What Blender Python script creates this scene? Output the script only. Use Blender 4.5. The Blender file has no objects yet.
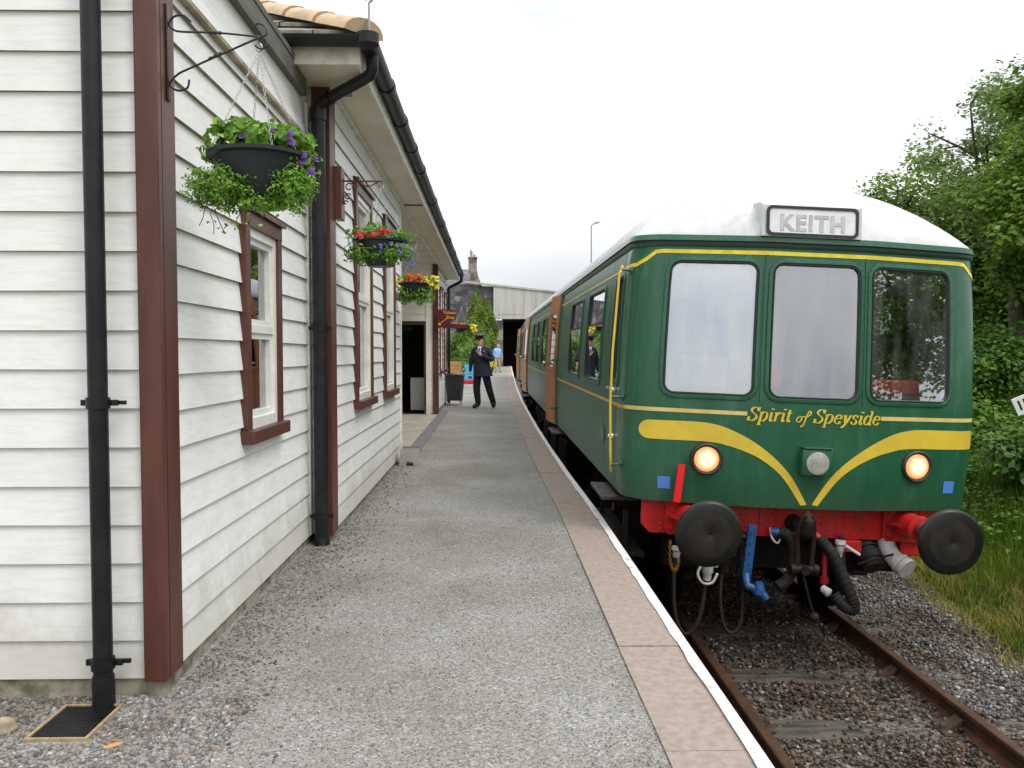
import bpy, bmesh, math, random
import numpy as np
from mathutils import Vector, Matrix, Euler

R = math.radians
PI = math.pi
random.seed(7)
scene = bpy.context.scene
COL = scene.collection

# ------------------------------------------------------------------ camera
cd = bpy.data.cameras.new("camera")
cam = bpy.data.objects.new("camera", cd)
COL.objects.link(cam)
cd.sensor_width = 36.0
cd.lens = 800.0 / 1024.0 * 36.0
cd.clip_start = 0.05
cd.clip_end = 4000.0
cam.location = (0.0, 0.0, 1.47)
cam.rotation_euler = (R(90 - 2.18), 0.0, R(-1.36))
scene.camera = cam

# ------------------------------------------------------------------ sky and sun
SUN_EL, SUN_AZ = R(52), R(135)
world = bpy.data.worlds.new("World")
scene.world = world
world.use_nodes = True
wn = world.node_tree
for n in list(wn.nodes):
    wn.nodes.remove(n)
w_out = wn.nodes.new("ShaderNodeOutputWorld")
w_bg = wn.nodes.new("ShaderNodeBackground")
w_sky = wn.nodes.new("ShaderNodeTexSky")
w_sky.sky_type = 'NISHITA'
w_sky.sun_disc = False
w_sky.sun_elevation = SUN_EL
w_sky.sun_rotation = SUN_AZ
w_tc = wn.nodes.new("ShaderNodeTexCoord")
w_map = wn.nodes.new("ShaderNodeMapping")
w_map.inputs['Scale'].default_value = (1.0, 1.0, 2.6)
w_n1 = wn.nodes.new("ShaderNodeTexNoise")
w_n1.inputs['Scale'].default_value = 1.5
w_n1.inputs['Detail'].default_value = 6
w_n1.inputs['Roughness'].default_value = 0.55
w_r1 = wn.nodes.new("ShaderNodeValToRGB")          # how much cloud covers the blue
w_r1.color_ramp.elements[0].position = 0.40
w_r1.color_ramp.elements[0].color = (0.62, 0.62, 0.62, 1)
w_r1.color_ramp.elements[1].position = 0.52
w_r1.color_ramp.elements[1].color = (1, 1, 1, 1)
w_n2 = wn.nodes.new("ShaderNodeTexNoise")
w_n2.inputs['Scale'].default_value = 2.0
w_n2.inputs['Detail'].default_value = 4
w_r2 = wn.nodes.new("ShaderNodeValToRGB")          # light and grey patches of the cloud
w_r2.color_ramp.elements[0].position = 0.28
w_r2.color_ramp.elements[0].color = (6.2, 6.5, 7.0, 1)
w_r2.color_ramp.elements[1].position = 0.62
w_r2.color_ramp.elements[1].color = (9.6, 9.65, 9.7, 1)
w_mix = wn.nodes.new("ShaderNodeMixRGB")
wn.links.new(w_tc.outputs['Generated'], w_map.inputs['Vector'])
wn.links.new(w_map.outputs[0], w_n1.inputs['Vector'])
wn.links.new(w_map.outputs[0], w_n2.inputs['Vector'])
wn.links.new(w_n1.outputs['Fac'], w_r1.inputs[0])
wn.links.new(w_n2.outputs['Fac'], w_r2.inputs[0])
wn.links.new(w_r1.outputs[0], w_mix.inputs[0])
wn.links.new(w_sky.outputs[0], w_mix.inputs[1])
wn.links.new(w_r2.outputs[0], w_mix.inputs[2])
# an overcast sky is brightest overhead and dimmer towards the horizon
w_sep = wn.nodes.new("ShaderNodeSeparateXYZ"); wn.links.new(w_tc.outputs['Generated'], w_sep.inputs[0])
w_mr = wn.nodes.new("ShaderNodeMapRange")
w_mr.inputs['From Min'].default_value = 0.0; w_mr.inputs['From Max'].default_value = 1.0
w_mr.inputs['To Min'].default_value = 0.66; w_mr.inputs['To Max'].default_value = 1.75
wn.links.new(w_sep.outputs[2], w_mr.inputs['Value'])
w_mul = wn.nodes.new("ShaderNodeMixRGB"); w_mul.blend_type = 'MULTIPLY'; w_mul.inputs[0].default_value = 1.0
wn.links.new(w_mix.outputs[0], w_mul.inputs[1]); wn.links.new(w_mr.outputs[0], w_mul.inputs[2])
wn.links.new(w_mul.outputs[0], w_bg.inputs[0])
w_bg.inputs[1].default_value = 0.10
wn.links.new(w_bg.outputs[0], w_out.inputs[0])

sd = bpy.data.lights.new("sun", 'SUN')
sd.energy = 1.0
sd.angle = R(20)
sd.color = (1.0, 0.96, 0.90)
sun = bpy.data.objects.new("sun", sd)
COL.objects.link(sun)
# light comes from behind the camera, high and slightly to the right
sdir = Vector((math.sin(SUN_AZ) * math.cos(SUN_EL), math.cos(SUN_AZ) * math.cos(SUN_EL), math.sin(SUN_EL)))
sun.rotation_euler = sdir.to_track_quat('Z', 'Y').to_euler()

scene.view_settings.view_transform = 'Standard'
scene.view_settings.look = 'None'
scene.view_settings.exposure = 0.58
scene.view_settings.gamma = 1.0
scene.render.film_transparent = False
scene.cycles.max_bounces = 7
scene.cycles.diffuse_bounces = 3
scene.cycles.glossy_bounces = 3
scene.cycles.transparent_max_bounces = 12
scene.cycles.use_denoising = True

# ------------------------------------------------------------------ materials
MATS = {}

def nodes_of(name):
    m = bpy.data.materials.new(name)
    m.use_nodes = True
    nt = m.node_tree
    b = nt.nodes['Principled BSDF']
    return m, nt, b

def c4(c):
    return (c[0], c[1], c[2], 1.0)

def ramp(nt, stops):
    r = nt.nodes.new("ShaderNodeValToRGB")
    e = r.color_ramp.elements
    while len(e) < len(stops):
        e.new(0.5)
    for i, (p, c) in enumerate(stops):
        e[i].position = p
        e[i].color = c4(c)
    return r

def tex(nt, kind, scale, detail=4, vec='Object', stretch=None, rough=0.5):
    tc = nt.nodes.new("ShaderNodeTexCoord")
    t = nt.nodes.new(kind)
    t.inputs['Scale'].default_value = scale
    if kind == "ShaderNodeTexNoise":
        t.inputs['Detail'].default_value = detail
        t.inputs['Roughness'].default_value = rough
    src = tc.outputs[vec]
    if stretch:
        mp = nt.nodes.new("ShaderNodeMapping")
        mp.inputs['Scale'].default_value = stretch
        nt.links.new(src, mp.inputs['Vector'])
        src = mp.outputs[0]
    nt.links.new(src, t.inputs['Vector'])
    return t

def bump(nt, b, src, strength, dist=0.01):
    bp = nt.nodes.new("ShaderNodeBump")
    bp.inputs['Strength'].default_value = strength
    bp.inputs['Distance'].default_value = dist
    nt.links.new(src, bp.inputs['Height'])
    nt.links.new(bp.outputs[0], b.inputs['Normal'])
    return bp

def mk(name, col, rough=0.6, metal=0.0, col2=None, vs=4.0, lo=0.4, hi=0.6, bmp=0.0, bs=60.0, stretch=None,
       coat=0.0, spec=0.5, detail=5, bd=0.004, vary_rough=0.0):
    if name in MATS:
        return MATS[name]
    m, nt, b = nodes_of(name)
    b.inputs['Roughness'].default_value = rough
    b.inputs['Metallic'].default_value = metal
    b.inputs['Specular IOR Level'].default_value = spec
    b.inputs['Coat Weight'].default_value = coat
    b.inputs['Coat Roughness'].default_value = 0.12
    if col2 is None:
        b.inputs['Base Color'].default_value = c4(col)
    else:
        t = tex(nt, "ShaderNodeTexNoise", vs, detail, stretch=stretch, rough=0.62)
        r = ramp(nt, [(lo, col), (hi, col2)])
        nt.links.new(t.outputs['Fac'], r.inputs[0])
        nt.links.new(r.outputs[0], b.inputs['Base Color'])
        if vary_rough:
            mr = nt.nodes.new("ShaderNodeMapRange")
            mr.inputs['To Min'].default_value = rough
            mr.inputs['To Max'].default_value = min(1, rough + vary_rough)
            nt.links.new(t.outputs['Fac'], mr.inputs['Value'])
            nt.links.new(mr.outputs[0], b.inputs['Roughness'])
    if bmp:
        t2 = tex(nt, "ShaderNodeTexNoise", bs, 4, stretch=stretch)
        bump(nt, b, t2.outputs['Fac'], bmp, bd)
    MATS[name] = m
    return m

def mk_paintboard(name, base, dirt, streak):
    """White painted boards: faint grime, long weather streaks, small flakes showing wood."""
    m, nt, b = nodes_of(name)
    t1 = tex(nt, "ShaderNodeTexNoise", 2.2, 8, rough=0.7)
    r1 = ramp(nt, [(0.35, dirt), (0.62, base)])
    nt.links.new(t1.outputs['Fac'], r1.inputs[0])
    t2 = tex(nt, "ShaderNodeTexNoise", 5.0, 6, stretch=(1.2, 1.2, 9.0), rough=0.7)
    r2 = ramp(nt, [(0.46, (1, 1, 1)), (0.74, streak)])
    nt.links.new(t2.outputs['Fac'], r2.inputs[0])
    mx = nt.nodes.new("ShaderNodeMixRGB"); mx.blend_type = 'MULTIPLY'; mx.inputs[0].default_value = 1
    nt.links.new(r1.outputs[0], mx.inputs[1]); nt.links.new(r2.outputs[0], mx.inputs[2])
    t3 = tex(nt, "ShaderNodeTexNoise", 16.0, 8, stretch=(1, 1, 2.4), rough=0.75)
    r3 = ramp(nt, [(0.715, (0, 0, 0)), (0.735, (1, 1, 1))])
    nt.links.new(t3.outputs['Fac'], r3.inputs[0])
    mx2 = nt.nodes.new("ShaderNodeMixRGB")
    nt.links.new(r3.outputs[0], mx2.inputs[0]); nt.links.new(mx.outputs[0], mx2.inputs[1])
    mx2.inputs[2].default_value = (0.30, 0.25, 0.18, 1)
    # splashed dirt and algae along the foot of the wall
    tc = nt.nodes.new("ShaderNodeTexCoord"); sp = nt.nodes.new("ShaderNodeSeparateXYZ"); nt.links.new(tc.outputs['Object'], sp.inputs[0])
    t5 = tex(nt, "ShaderNodeTexNoise", 4.0, 7, stretch=(1, 1, 0.6), rough=0.75)
    m5 = nt.nodes.new("ShaderNodeMath"); m5.operation = 'MULTIPLY_ADD'; m5.inputs[1].default_value = -0.9
    nt.links.new(t5.outputs['Fac'], m5.inputs[0]); nt.links.new(sp.outputs[2], m5.inputs[2])
    r5 = ramp(nt, [(0.0, (0.42, 0.42, 0.42)), (0.25, (0, 0, 0))])
    a5 = nt.nodes.new("ShaderNodeMath"); a5.operation = 'ADD'; a5.inputs[1].default_value = 0.25
    nt.links.new(m5.outputs[0], a5.inputs[0]); nt.links.new(a5.outputs[0], r5.inputs[0])
    mx3 = nt.nodes.new("ShaderNodeMixRGB"); nt.links.new(r5.outputs[0], mx3.inputs[0]); nt.links.new(mx2.outputs[0], mx3.inputs[1])
    mx3.inputs[2].default_value = (0.36, 0.34, 0.26, 1)
    nt.links.new(mx3.outputs[0], b.inputs['Base Color'])
    b.inputs['Roughness'].default_value = 0.55
    t4 = tex(nt, "ShaderNodeTexNoise", 30, 5, stretch=(1, 1, 5))
    bump(nt, b, t4.outputs['Fac'], 0.12, 0.004)
    MATS[name] = m
    return m

def mk_chips(name, scale, stops, patch, bstr=0.8, bdist=0.006, rough=0.85, p_scale=0.9, p_amt=0.5):
    """A surface packed with small stone chips: one colour per voronoi cell, larger wear patches over it."""
    m, nt, b = nodes_of(name)
    v = tex(nt, "ShaderNodeTexVoronoi", scale)
    sep = nt.nodes.new("ShaderNodeSeparateColor")
    nt.links.new(v.outputs['Color'], sep.inputs[0])
    r = ramp(nt, stops)
    nt.links.new(sep.outputs[0], r.inputs[0])
    t = tex(nt, "ShaderNodeTexNoise", p_scale, 6, rough=0.65)
    r2 = ramp(nt, [(0.36, patch), (0.62, (1, 1, 1))])
    nt.links.new(t.outputs['Fac'], r2.inputs[0])
    mx = nt.nodes.new("ShaderNodeMixRGB"); mx.blend_type = 'MULTIPLY'; mx.inputs[0].default_value = p_amt
    nt.links.new(r.outputs[0], mx.inputs[1]); nt.links.new(r2.outputs[0], mx.inputs[2])
    nt.links.new(mx.outputs[0], b.inputs['Base Color'])
    b.inputs['Roughness'].default_value = rough
    inv = nt.nodes.new("ShaderNodeMath"); inv.operation = 'SUBTRACT'; inv.inputs[0].default_value = 1.0
    nt.links.new(v.outputs['Distance'], inv.inputs[1])
    mul = nt.nodes.new("ShaderNodeMath"); mul.operation = 'MULTIPLY_ADD'
    nt.links.new(sep.outputs[1], mul.inputs[0]); mul.inputs[1].default_value = 0.6
    nt.links.new(inv.outputs[0], mul.inputs[2])
    bump(nt, b, mul.outputs[0], bstr, bdist)
    MATS[name] = m
    return m

def mk_island(name, stops, rough=0.8, trans=0.0, spec=0.4, noise_dark=None):
    """One colour per loose piece (a stone, a leaf, a blade)."""
    m, nt, b = nodes_of(name)
    g = nt.nodes.new("ShaderNodeNewGeometry")
    r = ramp(nt, stops)
    nt.links.new(g.outputs['Random Per Island'], r.inputs[0])
    src = r.outputs[0]
    if noise_dark:
        t = tex(nt, "ShaderNodeTexNoise", noise_dark[0], 3)
        r2 = ramp(nt, [(0.35, noise_dark[1]), (0.6, (1, 1, 1))])
        nt.links.new(t.outputs['Fac'], r2.inputs[0])
        mx = nt.nodes.new("ShaderNodeMixRGB"); mx.blend_type = 'MULTIPLY'; mx.inputs[0].default_value = 1
        nt.links.new(src, mx.inputs[1]); nt.links.new(r2.outputs[0], mx.inputs[2])
        src = mx.outputs[0]
    nt.links.new(src, b.inputs['Base Color'])
    b.inputs['Roughness'].default_value = rough
    b.inputs['Specular IOR Level'].default_value = spec
    if trans:
        tr = nt.nodes.new("ShaderNodeBsdfTranslucent")
        nt.links.new(src, tr.inputs['Color'])
        ms = nt.nodes.new("ShaderNodeMixShader")
        ms.inputs[0].default_value = trans
        out = nt.nodes['Material Output']
        nt.links.new(b.outputs[0], ms.inputs[1]); nt.links.new(tr.outputs[0], ms.inputs[2])
        nt.links.new(ms.outputs[0], out.inputs['Surface'])
    MATS[name] = m
    return m

def mk_glass(name, refl, tint=(0.75, 0.8, 0.8), rough=0.01, gcol=(0.95, 0.97, 1.0), painted_sheen=0.0):
    m = bpy.data.materials.new(name); m.use_nodes = True
    nt = m.node_tree
    for n in list(nt.nodes):
        nt.nodes.remove(n)
    out = nt.nodes.new("ShaderNodeOutputMaterial")
    tr = nt.nodes.new("ShaderNodeBsdfTransparent"); tr.inputs[0].default_value = c4(tint)
    gl = nt.nodes.new("ShaderNodeBsdfGlossy"); gl.inputs[0].default_value = c4(gcol); gl.inputs['Roughness'].default_value = rough
    lw = nt.nodes.new("ShaderNodeFresnel"); lw.inputs[0].default_value = 1.5
    ad = nt.nodes.new("ShaderNodeMath"); ad.operation = 'ADD'; ad.use_clamp = True
    ad.inputs[1].default_value = refl
    nt.links.new(lw.outputs[0], ad.inputs[0])
    mx = nt.nodes.new("ShaderNodeMixShader")
    nt.links.new(ad.outputs[0], mx.inputs[0])
    nt.links.new(tr.outputs[0], mx.inputs[1]); nt.links.new(gl.outputs[0], mx.inputs[2])
    last = mx
    if painted_sheen:
        df = nt.nodes.new("ShaderNodeBsdfDiffuse"); df.inputs[0].default_value = (0.7, 0.7, 0.68, 1)  # pale streaks painted over the glass to whiten it like reflected sky
        t = tex(nt, "ShaderNodeTexNoise", 3.0, 5, stretch=(3, 3, 0.7))
        mr = nt.nodes.new("ShaderNodeMapRange"); mr.inputs['From Min'].default_value = 0.35; mr.inputs['From Max'].default_value = 0.7
        mr.inputs['To Min'].default_value = 0.0; mr.inputs['To Max'].default_value = painted_sheen
        nt.links.new(t.outputs['Fac'], mr.inputs['Value'])
        m2 = nt.nodes.new("ShaderNodeMixShader")
        nt.links.new(mr.outputs[0], m2.inputs[0]); nt.links.new(mx.outputs[0], m2.inputs[1]); nt.links.new(df.outputs[0], m2.inputs[2])
        last = m2
    nt.links.new(last.outputs[0], out.inputs[0])
    MATS[name] = m
    return m

def mk_emit(name, stops, strength):
    m = bpy.data.materials.new(name); m.use_nodes = True
    nt = m.node_tree
    b = nt.nodes['Principled BSDF']
    b.inputs['Base Color'].default_value = (0.12, 0.08, 0.05, 1); b.inputs['Roughness'].default_value = 0.2
    b.inputs['Emission Color'].default_value = c4(stops)
    b.inputs['Emission Strength'].default_value = strength
    MATS[name] = m
    return m

WHITEB = mk_paintboard("white_board_paint", (0.84, 0.835, 0.81), (0.76, 0.755, 0.72), (0.86, 0.855, 0.84))
CREAMB = mk_paintboard("cream_board_paint", (0.88, 0.86, 0.76), (0.80, 0.78, 0.67), (0.90, 0.89, 0.85))
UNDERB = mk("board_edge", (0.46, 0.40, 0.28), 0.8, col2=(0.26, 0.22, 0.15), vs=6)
BROWN = mk("brown_trim_paint", (0.080, 0.024, 0.014), 0.42, col2=(0.108, 0.036, 0.023), vs=5, bmp=0.2, bs=40, stretch=(2, 2, 0.4))
BLACKP = mk("black_pipe_paint", (0.006, 0.007, 0.008), 0.42, col2=(0.012, 0.013, 0.014), spec=0.35, vs=8, bmp=0.1, bs=60)
CONC = mk("plinth_concrete", (0.32, 0.29, 0.22), 0.9, col2=(0.11, 0.105, 0.07), vs=9, bmp=0.6, bs=40, lo=0.42, hi=0.62, detail=9)
SLABC = mk("floor_concrete", (0.42, 0.38, 0.31), 0.9, col2=(0.33, 0.30, 0.24), vs=3, bmp=0.3, bs=60)
SOFF = mk("soffit_paint", (0.78, 0.70, 0.54), 0.6, col2=(0.68, 0.60, 0.45), vs=1.3)
FASC = mk("fascia_paint", (0.72, 0.69, 0.60), 0.6, col2=(0.46, 0.42, 0.34), vs=9, lo=0.45, hi=0.75)
GREYB = mk("grey_weathered_board", (0.10, 0.10, 0.085), 0.8, col2=(0.16, 0.155, 0.13), vs=9, bmp=0.4, bs=40, stretch=(1, 0.2, 1))
TILE = mk("roof_tile", (0.13, 0.115, 0.10), 0.9, col2=(0.26, 0.23, 0.19), vs=7, bmp=0.6, bs=30)
RIDGE = mk("ridge_tile", (0.62, 0.44, 0.27), 0.85, col2=(0.46, 0.35, 0.23), vs=6, bmp=0.5, bs=40)
GWIN = mk_glass("window_glass", 0.30, (0.7, 0.74, 0.74))
WHITEF = mk("white_gloss_frame", (0.80, 0.79, 0.74), 0.35, col2=(0.70, 0.69, 0.63), vs=6)
LACE = mk("lace_curtain", (0.55, 0.58, 0.60), 0.9, col2=(0.28, 0.30, 0.33), vs=28, lo=0.42, hi=0.6)
DARKIN = mk("dark_interior", (0.018, 0.014, 0.011), 0.9)  # near-black stands in for the darkness of unlit spaces
PLATM = mk_chips("platform_chippings", 120, [(0.0, (0.15, 0.147, 0.14)), (0.30, (0.245, 0.24, 0.228)), (0.65, (0.315, 0.307, 0.285)), (0.90, (0.355, 0.338, 0.305)), (1.0, (0.52, 0.51, 0.48))],
                (0.62, 0.60, 0.52), bstr=0.7, bdist=0.004, p_scale=0.9, p_amt=0.75)
BALM = mk_chips("ballast_bed", 34, [(0.0, (0.035, 0.03, 0.026)), (0.4, (0.10, 0.085, 0.07)), (0.7, (0.17, 0.14, 0.115)), (1.0, (0.25, 0.23, 0.20))],
                (0.5, 0.42, 0.34), bstr=1.0, bdist=0.02, p_scale=1.3)
SOILM = mk("soil_and_turf", (0.12, 0.12, 0.035), 0.95, col2=(0.06, 0.10, 0.02), vs=1.5, bmp=1.0, bs=9, bd=0.05)
COPEM = mk("coping_stone", (0.36, 0.285, 0.235), 0.88, col2=(0.26, 0.21, 0.18), vs=26, bmp=0.9, bs=120, lo=0.38, hi=0.66, detail=9)
WLINE = mk("white_edge_paint", (0.72, 0.72, 0.70), 0.6, col2=(0.42, 0.38, 0.33), vs=13, lo=0.56, hi=0.66, detail=9, bmp=0.2, bs=90)
KERBM = mk("grey_kerb", (0.20, 0.20, 0.20), 0.9, col2=(0.13, 0.13, 0.13), vs=8, bmp=0.4, bs=50)
RUST = mk("rusty_rail_side", (0.055, 0.022, 0.011), 0.8, col2=(0.095, 0.040, 0.018), vs=9, bmp=0.5, bs=60, metal=0.1)
RUSTT = mk("rail_head", (0.115, 0.060, 0.033), 0.55, col2=(0.075, 0.040, 0.024), vs=6, bmp=0.2, bs=60, metal=0.35)
SLEEP = mk("sleeper_timber", (0.115, 0.102, 0.08), 0.9, col2=(0.035, 0.029, 0.023), vs=5, bmp=0.9, bs=22, stretch=(0.35, 3, 3), bd=0.01)
STONEB = mk_island("brown_ballast_stone", [(0.0, (0.03, 0.024, 0.02)), (0.35, (0.075, 0.06, 0.048)), (0.6, (0.13, 0.10, 0.08)), (0.8, (0.17, 0.10, 0.07)), (0.92, (0.20, 0.17, 0.15)), (1.0, (0.36, 0.33, 0.30))], 0.85, noise_dark=(1.4, (0.55, 0.42, 0.32)))  # darker and browner than the shoulder stones
STONES = mk_island("ballast_stone", [(0.0, (0.05, 0.05, 0.052)), (0.3, (0.12, 0.12, 0.125)), (0.6, (0.20, 0.195, 0.19)), (0.76, (0.25, 0.18, 0.14)), (0.88, (0.30, 0.29, 0.28)), (1.0, (0.50, 0.49, 0.48))], 0.85, noise_dark=(1.6, (0.55, 0.45, 0.36)))
PEBBLE = mk_island("path_pebble", [(0.0, (0.09, 0.09, 0.088)), (0.35, (0.19, 0.188, 0.18)), (0.65, (0.28, 0.272, 0.255)), (0.80, (0.29, 0.22, 0.16)), (0.92, (0.30, 0.29, 0.28)), (1.0, (0.50, 0.49, 0.48))], 0.85, noise_dark=(2.2, (0.62, 0.55, 0.46)))
GRASSM = mk_island("green_grass", [(0.0, (0.06, 0.12, 0.008)), (0.5, (0.13, 0.235, 0.014)), (1.0, (0.28, 0.38, 0.03))], 0.6, 0.35, noise_dark=(0.9, (0.55, 0.62, 0.5)))
DRYM = mk_island("dry_grass", [(0.0, (0.26, 0.19, 0.05)), (0.5, (0.45, 0.36, 0.10)), (1.0, (0.30, 0.33, 0.06))], 0.7, 0.3)
WEEDM = mk_island("weed_leaf", [(0.0, (0.06, 0.14, 0.015)), (0.5, (0.11, 0.24, 0.024)), (1.0, (0.20, 0.36, 0.04))], 0.55, 0.3, noise_dark=(1.1, (0.5, 0.6, 0.5)))
LEAFM = mk_island("broad_leaf", [(0.0, (0.09, 0.165, 0.02)), (0.5, (0.18, 0.31, 0.036)), (1.0, (0.33, 0.47, 0.07))], 0.5, 0.45, noise_dark=(0.5, (0.60, 0.66, 0.6)))
LEAFM2 = mk_island("pale_leaf", [(0.0, (0.09, 0.15, 0.04)), (0.5, (0.17, 0.26, 0.07)), (1.0, (0.28, 0.39, 0.13))], 0.5, 0.45)
CONIFM = mk_island("conifer_spray", [(0.0, (0.08, 0.14, 0.015)), (0.5, (0.15, 0.24, 0.03)), (1.0, (0.26, 0.34, 0.05))], 0.6, 0.2)
BARK = mk("tree_bark", (0.055, 0.045, 0.033), 0.9, col2=(0.11, 0.095, 0.075), vs=8, bmp=0.8, bs=18, stretch=(1, 1, 0.3))
BASKL = mk_island("basket_leaf", [(0.0, (0.08, 0.19, 0.018)), (0.5, (0.16, 0.34, 0.035)), (1.0, (0.32, 0.52, 0.08))], 0.5, 0.35)
BOWLM = mk("bowl_plastic", (0.016, 0.022, 0.028), 0.5)
CHAINM = mk("chain_steel", (0.45, 0.45, 0.45), 0.35, metal=0.8)
IRON = mk("black_iron", (0.012, 0.011, 0.015), 0.4, col2=(0.03, 0.025, 0.028), vs=20)
RIRON = mk("brown_iron", (0.13, 0.05, 0.035), 0.5, col2=(0.08, 0.035, 0.03), vs=20)
PURPLE = mk("purple_petal", (0.10, 0.015, 0.25), 0.5)
REDP = mk("red_petal", (0.42, 0.006, 0.01), 0.5)
BLUEP = mk("blue_petal", (0.13, 0.13, 0.50), 0.5)
ORANGEP = mk("orange_petal", (0.65, 0.10, 0.02), 0.5)
YELLOWP = mk("yellow_petal", (0.75, 0.60, 0.02), 0.5)

# ------------------------------------------------------------------ mesh helpers
OFF = [Vector((0, 0, 0))]        # the space parts are written in, minus this, is their parent's space

class MB:
    def __init__(s):
        s.v = []; s.f = []; s.m = []; s.mi = 0
    def add(s, vs, fs):
        b = len(s.v)
        s.v.extend([tuple(p) for p in vs])
        s.f.extend([tuple(i + b for i in f) for f in fs])
        s.m.extend([s.mi] * len(fs))
        return s
    def box(s, x0, x1, y0, y1, z0, z1, bev=0.0):
        if x0 > x1: x0, x1 = x1, x0
        if y0 > y1: y0, y1 = y1, y0
        if z0 > z1: z0, z1 = z1, z0
        if bev <= 0:
            vs = [(x, y, z) for z in (z0, z1) for (x, y) in ((x0, y0), (x1, y0), (x1, y1), (x0, y1))]
            return s.add(vs, [(3, 2, 1, 0), (4, 5, 6, 7), (0, 1, 5, 4), (1, 2, 6, 5), (2, 3, 7, 6), (3, 0, 4, 7)])
        bm = bmesh.new()
        bmesh.ops.create_cube(bm, size=1.0)
        for v in bm.verts:
            v.co = Vector(((x0 + x1) / 2 + v.co.x * (x1 - x0), (y0 + y1) / 2 + v.co.y * (y1 - y0), (z0 + z1) / 2 + v.co.z * (z1 - z0)))
        bmesh.ops.bevel(bm, geom=list(bm.edges), offset=bev, segments=2, affect='EDGES', profile=0.5)
        s.bm(bm); bm.free()
        return s
    def bm(s, bm, mat=None):
        bm.verts.index_update()
        vs = [(mat @ v.co) if mat else v.co.copy() for v in bm.verts]
        return s.add(vs, [tuple(v.index for v in f.verts) for f in bm.faces])
    def xf(s, start, M):
        for i in range(start, len(s.v)):
            s.v[i] = tuple(M @ Vector(s.v[i]))
        return s
    def obox(s, c, half, M):
        i = len(s.v)
        s.box(-half[0], half[0], -half[1], half[1], -half[2], half[2])
        return s.xf(i, Matrix.Translation(c) @ M.to_4x4())
    def tube(s, pts, r, n=8, caps=True, closed=False):
        """Round bar through points; r is one radius or a list."""
        P = [Vector(p) for p in pts]
        k = len(P)
        rr = r if isinstance(r, (list, tuple)) else [r] * k
        up = None
        vs = []
        for i in range(k):
            if closed:
                t = P[(i + 1) % k] - P[i - 1]
            else:
                t = P[min(i + 1, k - 1)] - P[max(i - 1, 0)]
            t.normalize()
            if up is None:
                a = Vector((0, 0, 1)) if abs(t.z) < 0.9 else Vector((1, 0, 0))
                up = t.cross(a).normalized()
            else:
                up = (up - t * up.dot(t))
                if up.length < 1e-6:
                    up = t.orthogonal()
                up.normalize()
            w = t.cross(up)
            for j in range(n):
                a = 2 * PI * j / n
                vs.append(P[i] + (up * math.cos(a) + w * math.sin(a)) * rr[i])
        fs = []
        for i in range(k if closed else k - 1):
            for j in range(n):
                a, b = i * n + j, i * n + (j + 1) % n
                c, d = ((i + 1) % k) * n + (j + 1) % n, ((i + 1) % k) * n + j
                fs.append((a, b, c, d))
        if caps and not closed:
            fs.append(tuple(reversed(range(n))))
            fs.append(tuple(range((k - 1) * n, k * n)))
        return s.add(vs, fs)
    def lathe(s, c, axis, prof, n=24, cap0=True, cap1=True):
        """prof: list of (distance along axis, radius)."""
        ax = Vector(axis).normalized()
        u = ax.orthogonal().normalized(); w = ax.cross(u)
        c = Vector(c); vs = []; fs = []
        for (h, r) in prof:
            for j in range(n):
                a = 2 * PI * j / n
                vs.append(c + ax * h + (u * math.cos(a) + w * math.sin(a)) * r)
        for i in range(len(prof) - 1):
            for j in range(n):
                fs.append((i * n + j, i * n + (j + 1) % n, (i + 1) * n + (j + 1) % n, (i + 1) * n + j))
        if cap0: fs.append(tuple(reversed(range(n))))
        if cap1: fs.append(tuple(range((len(prof) - 1) * n, len(prof) * n)))
        return s.add(vs, fs)
    def prism(s, poly, axis, a0, a1):
        """poly: 2D outline; axis 'x': poly is (y,z), 'y': (x,z), 'z': (x,y)."""
        def p3(p, a):
            return {'x': (a, p[0], p[1]), 'y': (p[0], a, p[1]), 'z': (p[0], p[1], a)}[axis]
        n = len(poly)
        vs = [p3(p, a0) for p in poly] + [p3(p, a1) for p in poly]
        fs = [tuple(reversed(range(n))), tuple(range(n, 2 * n))]
        for i in range(n):
            fs.append((i, (i + 1) % n, (i + 1) % n + n, i + n))
        return s.add(vs, fs)
    def grid(s, fn, us, vs_):
        vs = [fn(u, v) for v in vs_ for u in us]
        n = len(us)
        fs = [(j * n + i, j * n + i + 1, (j + 1) * n + i + 1, (j + 1) * n + i) for j in range(len(vs_) - 1) for i in range(n - 1)]
        return s.add(vs, fs)
    def build(s, name, mat, parent=None, smooth=False, angle=None, fix=True):
        me = bpy.data.meshes.new(name)
        o = OFF[0]
        vv = [(p[0] - o.x, p[1] - o.y, p[2] - o.z) for p in s.v] if o.length > 0 else s.v
        me.from_pydata(vv, [], s.f)
        mats = mat if isinstance(mat, (list, tuple)) else [mat]
        for m in mats:
            me.materials.append(m)
        if len(mats) > 1:
            me.polygons.foreach_set('material_index', s.m)
        if fix:
            bm = bmesh.new(); bm.from_mesh(me)
            bmesh.ops.recalc_face_normals(bm, faces=bm.faces)
            bm.to_mesh(me); bm.free()
        if smooth:
            me.polygons.foreach_set('use_smooth', [True] * len(me.polygons))
            if angle is not None:
                try:
                    me.set_sharp_from_angle(angle=R(angle))
                except Exception:
                    pass
        me.update()
        ob = bpy.data.objects.new(name, me)
        COL.objects.link(ob)
        if parent is not None:
            ob.parent = parent
        return ob

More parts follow.
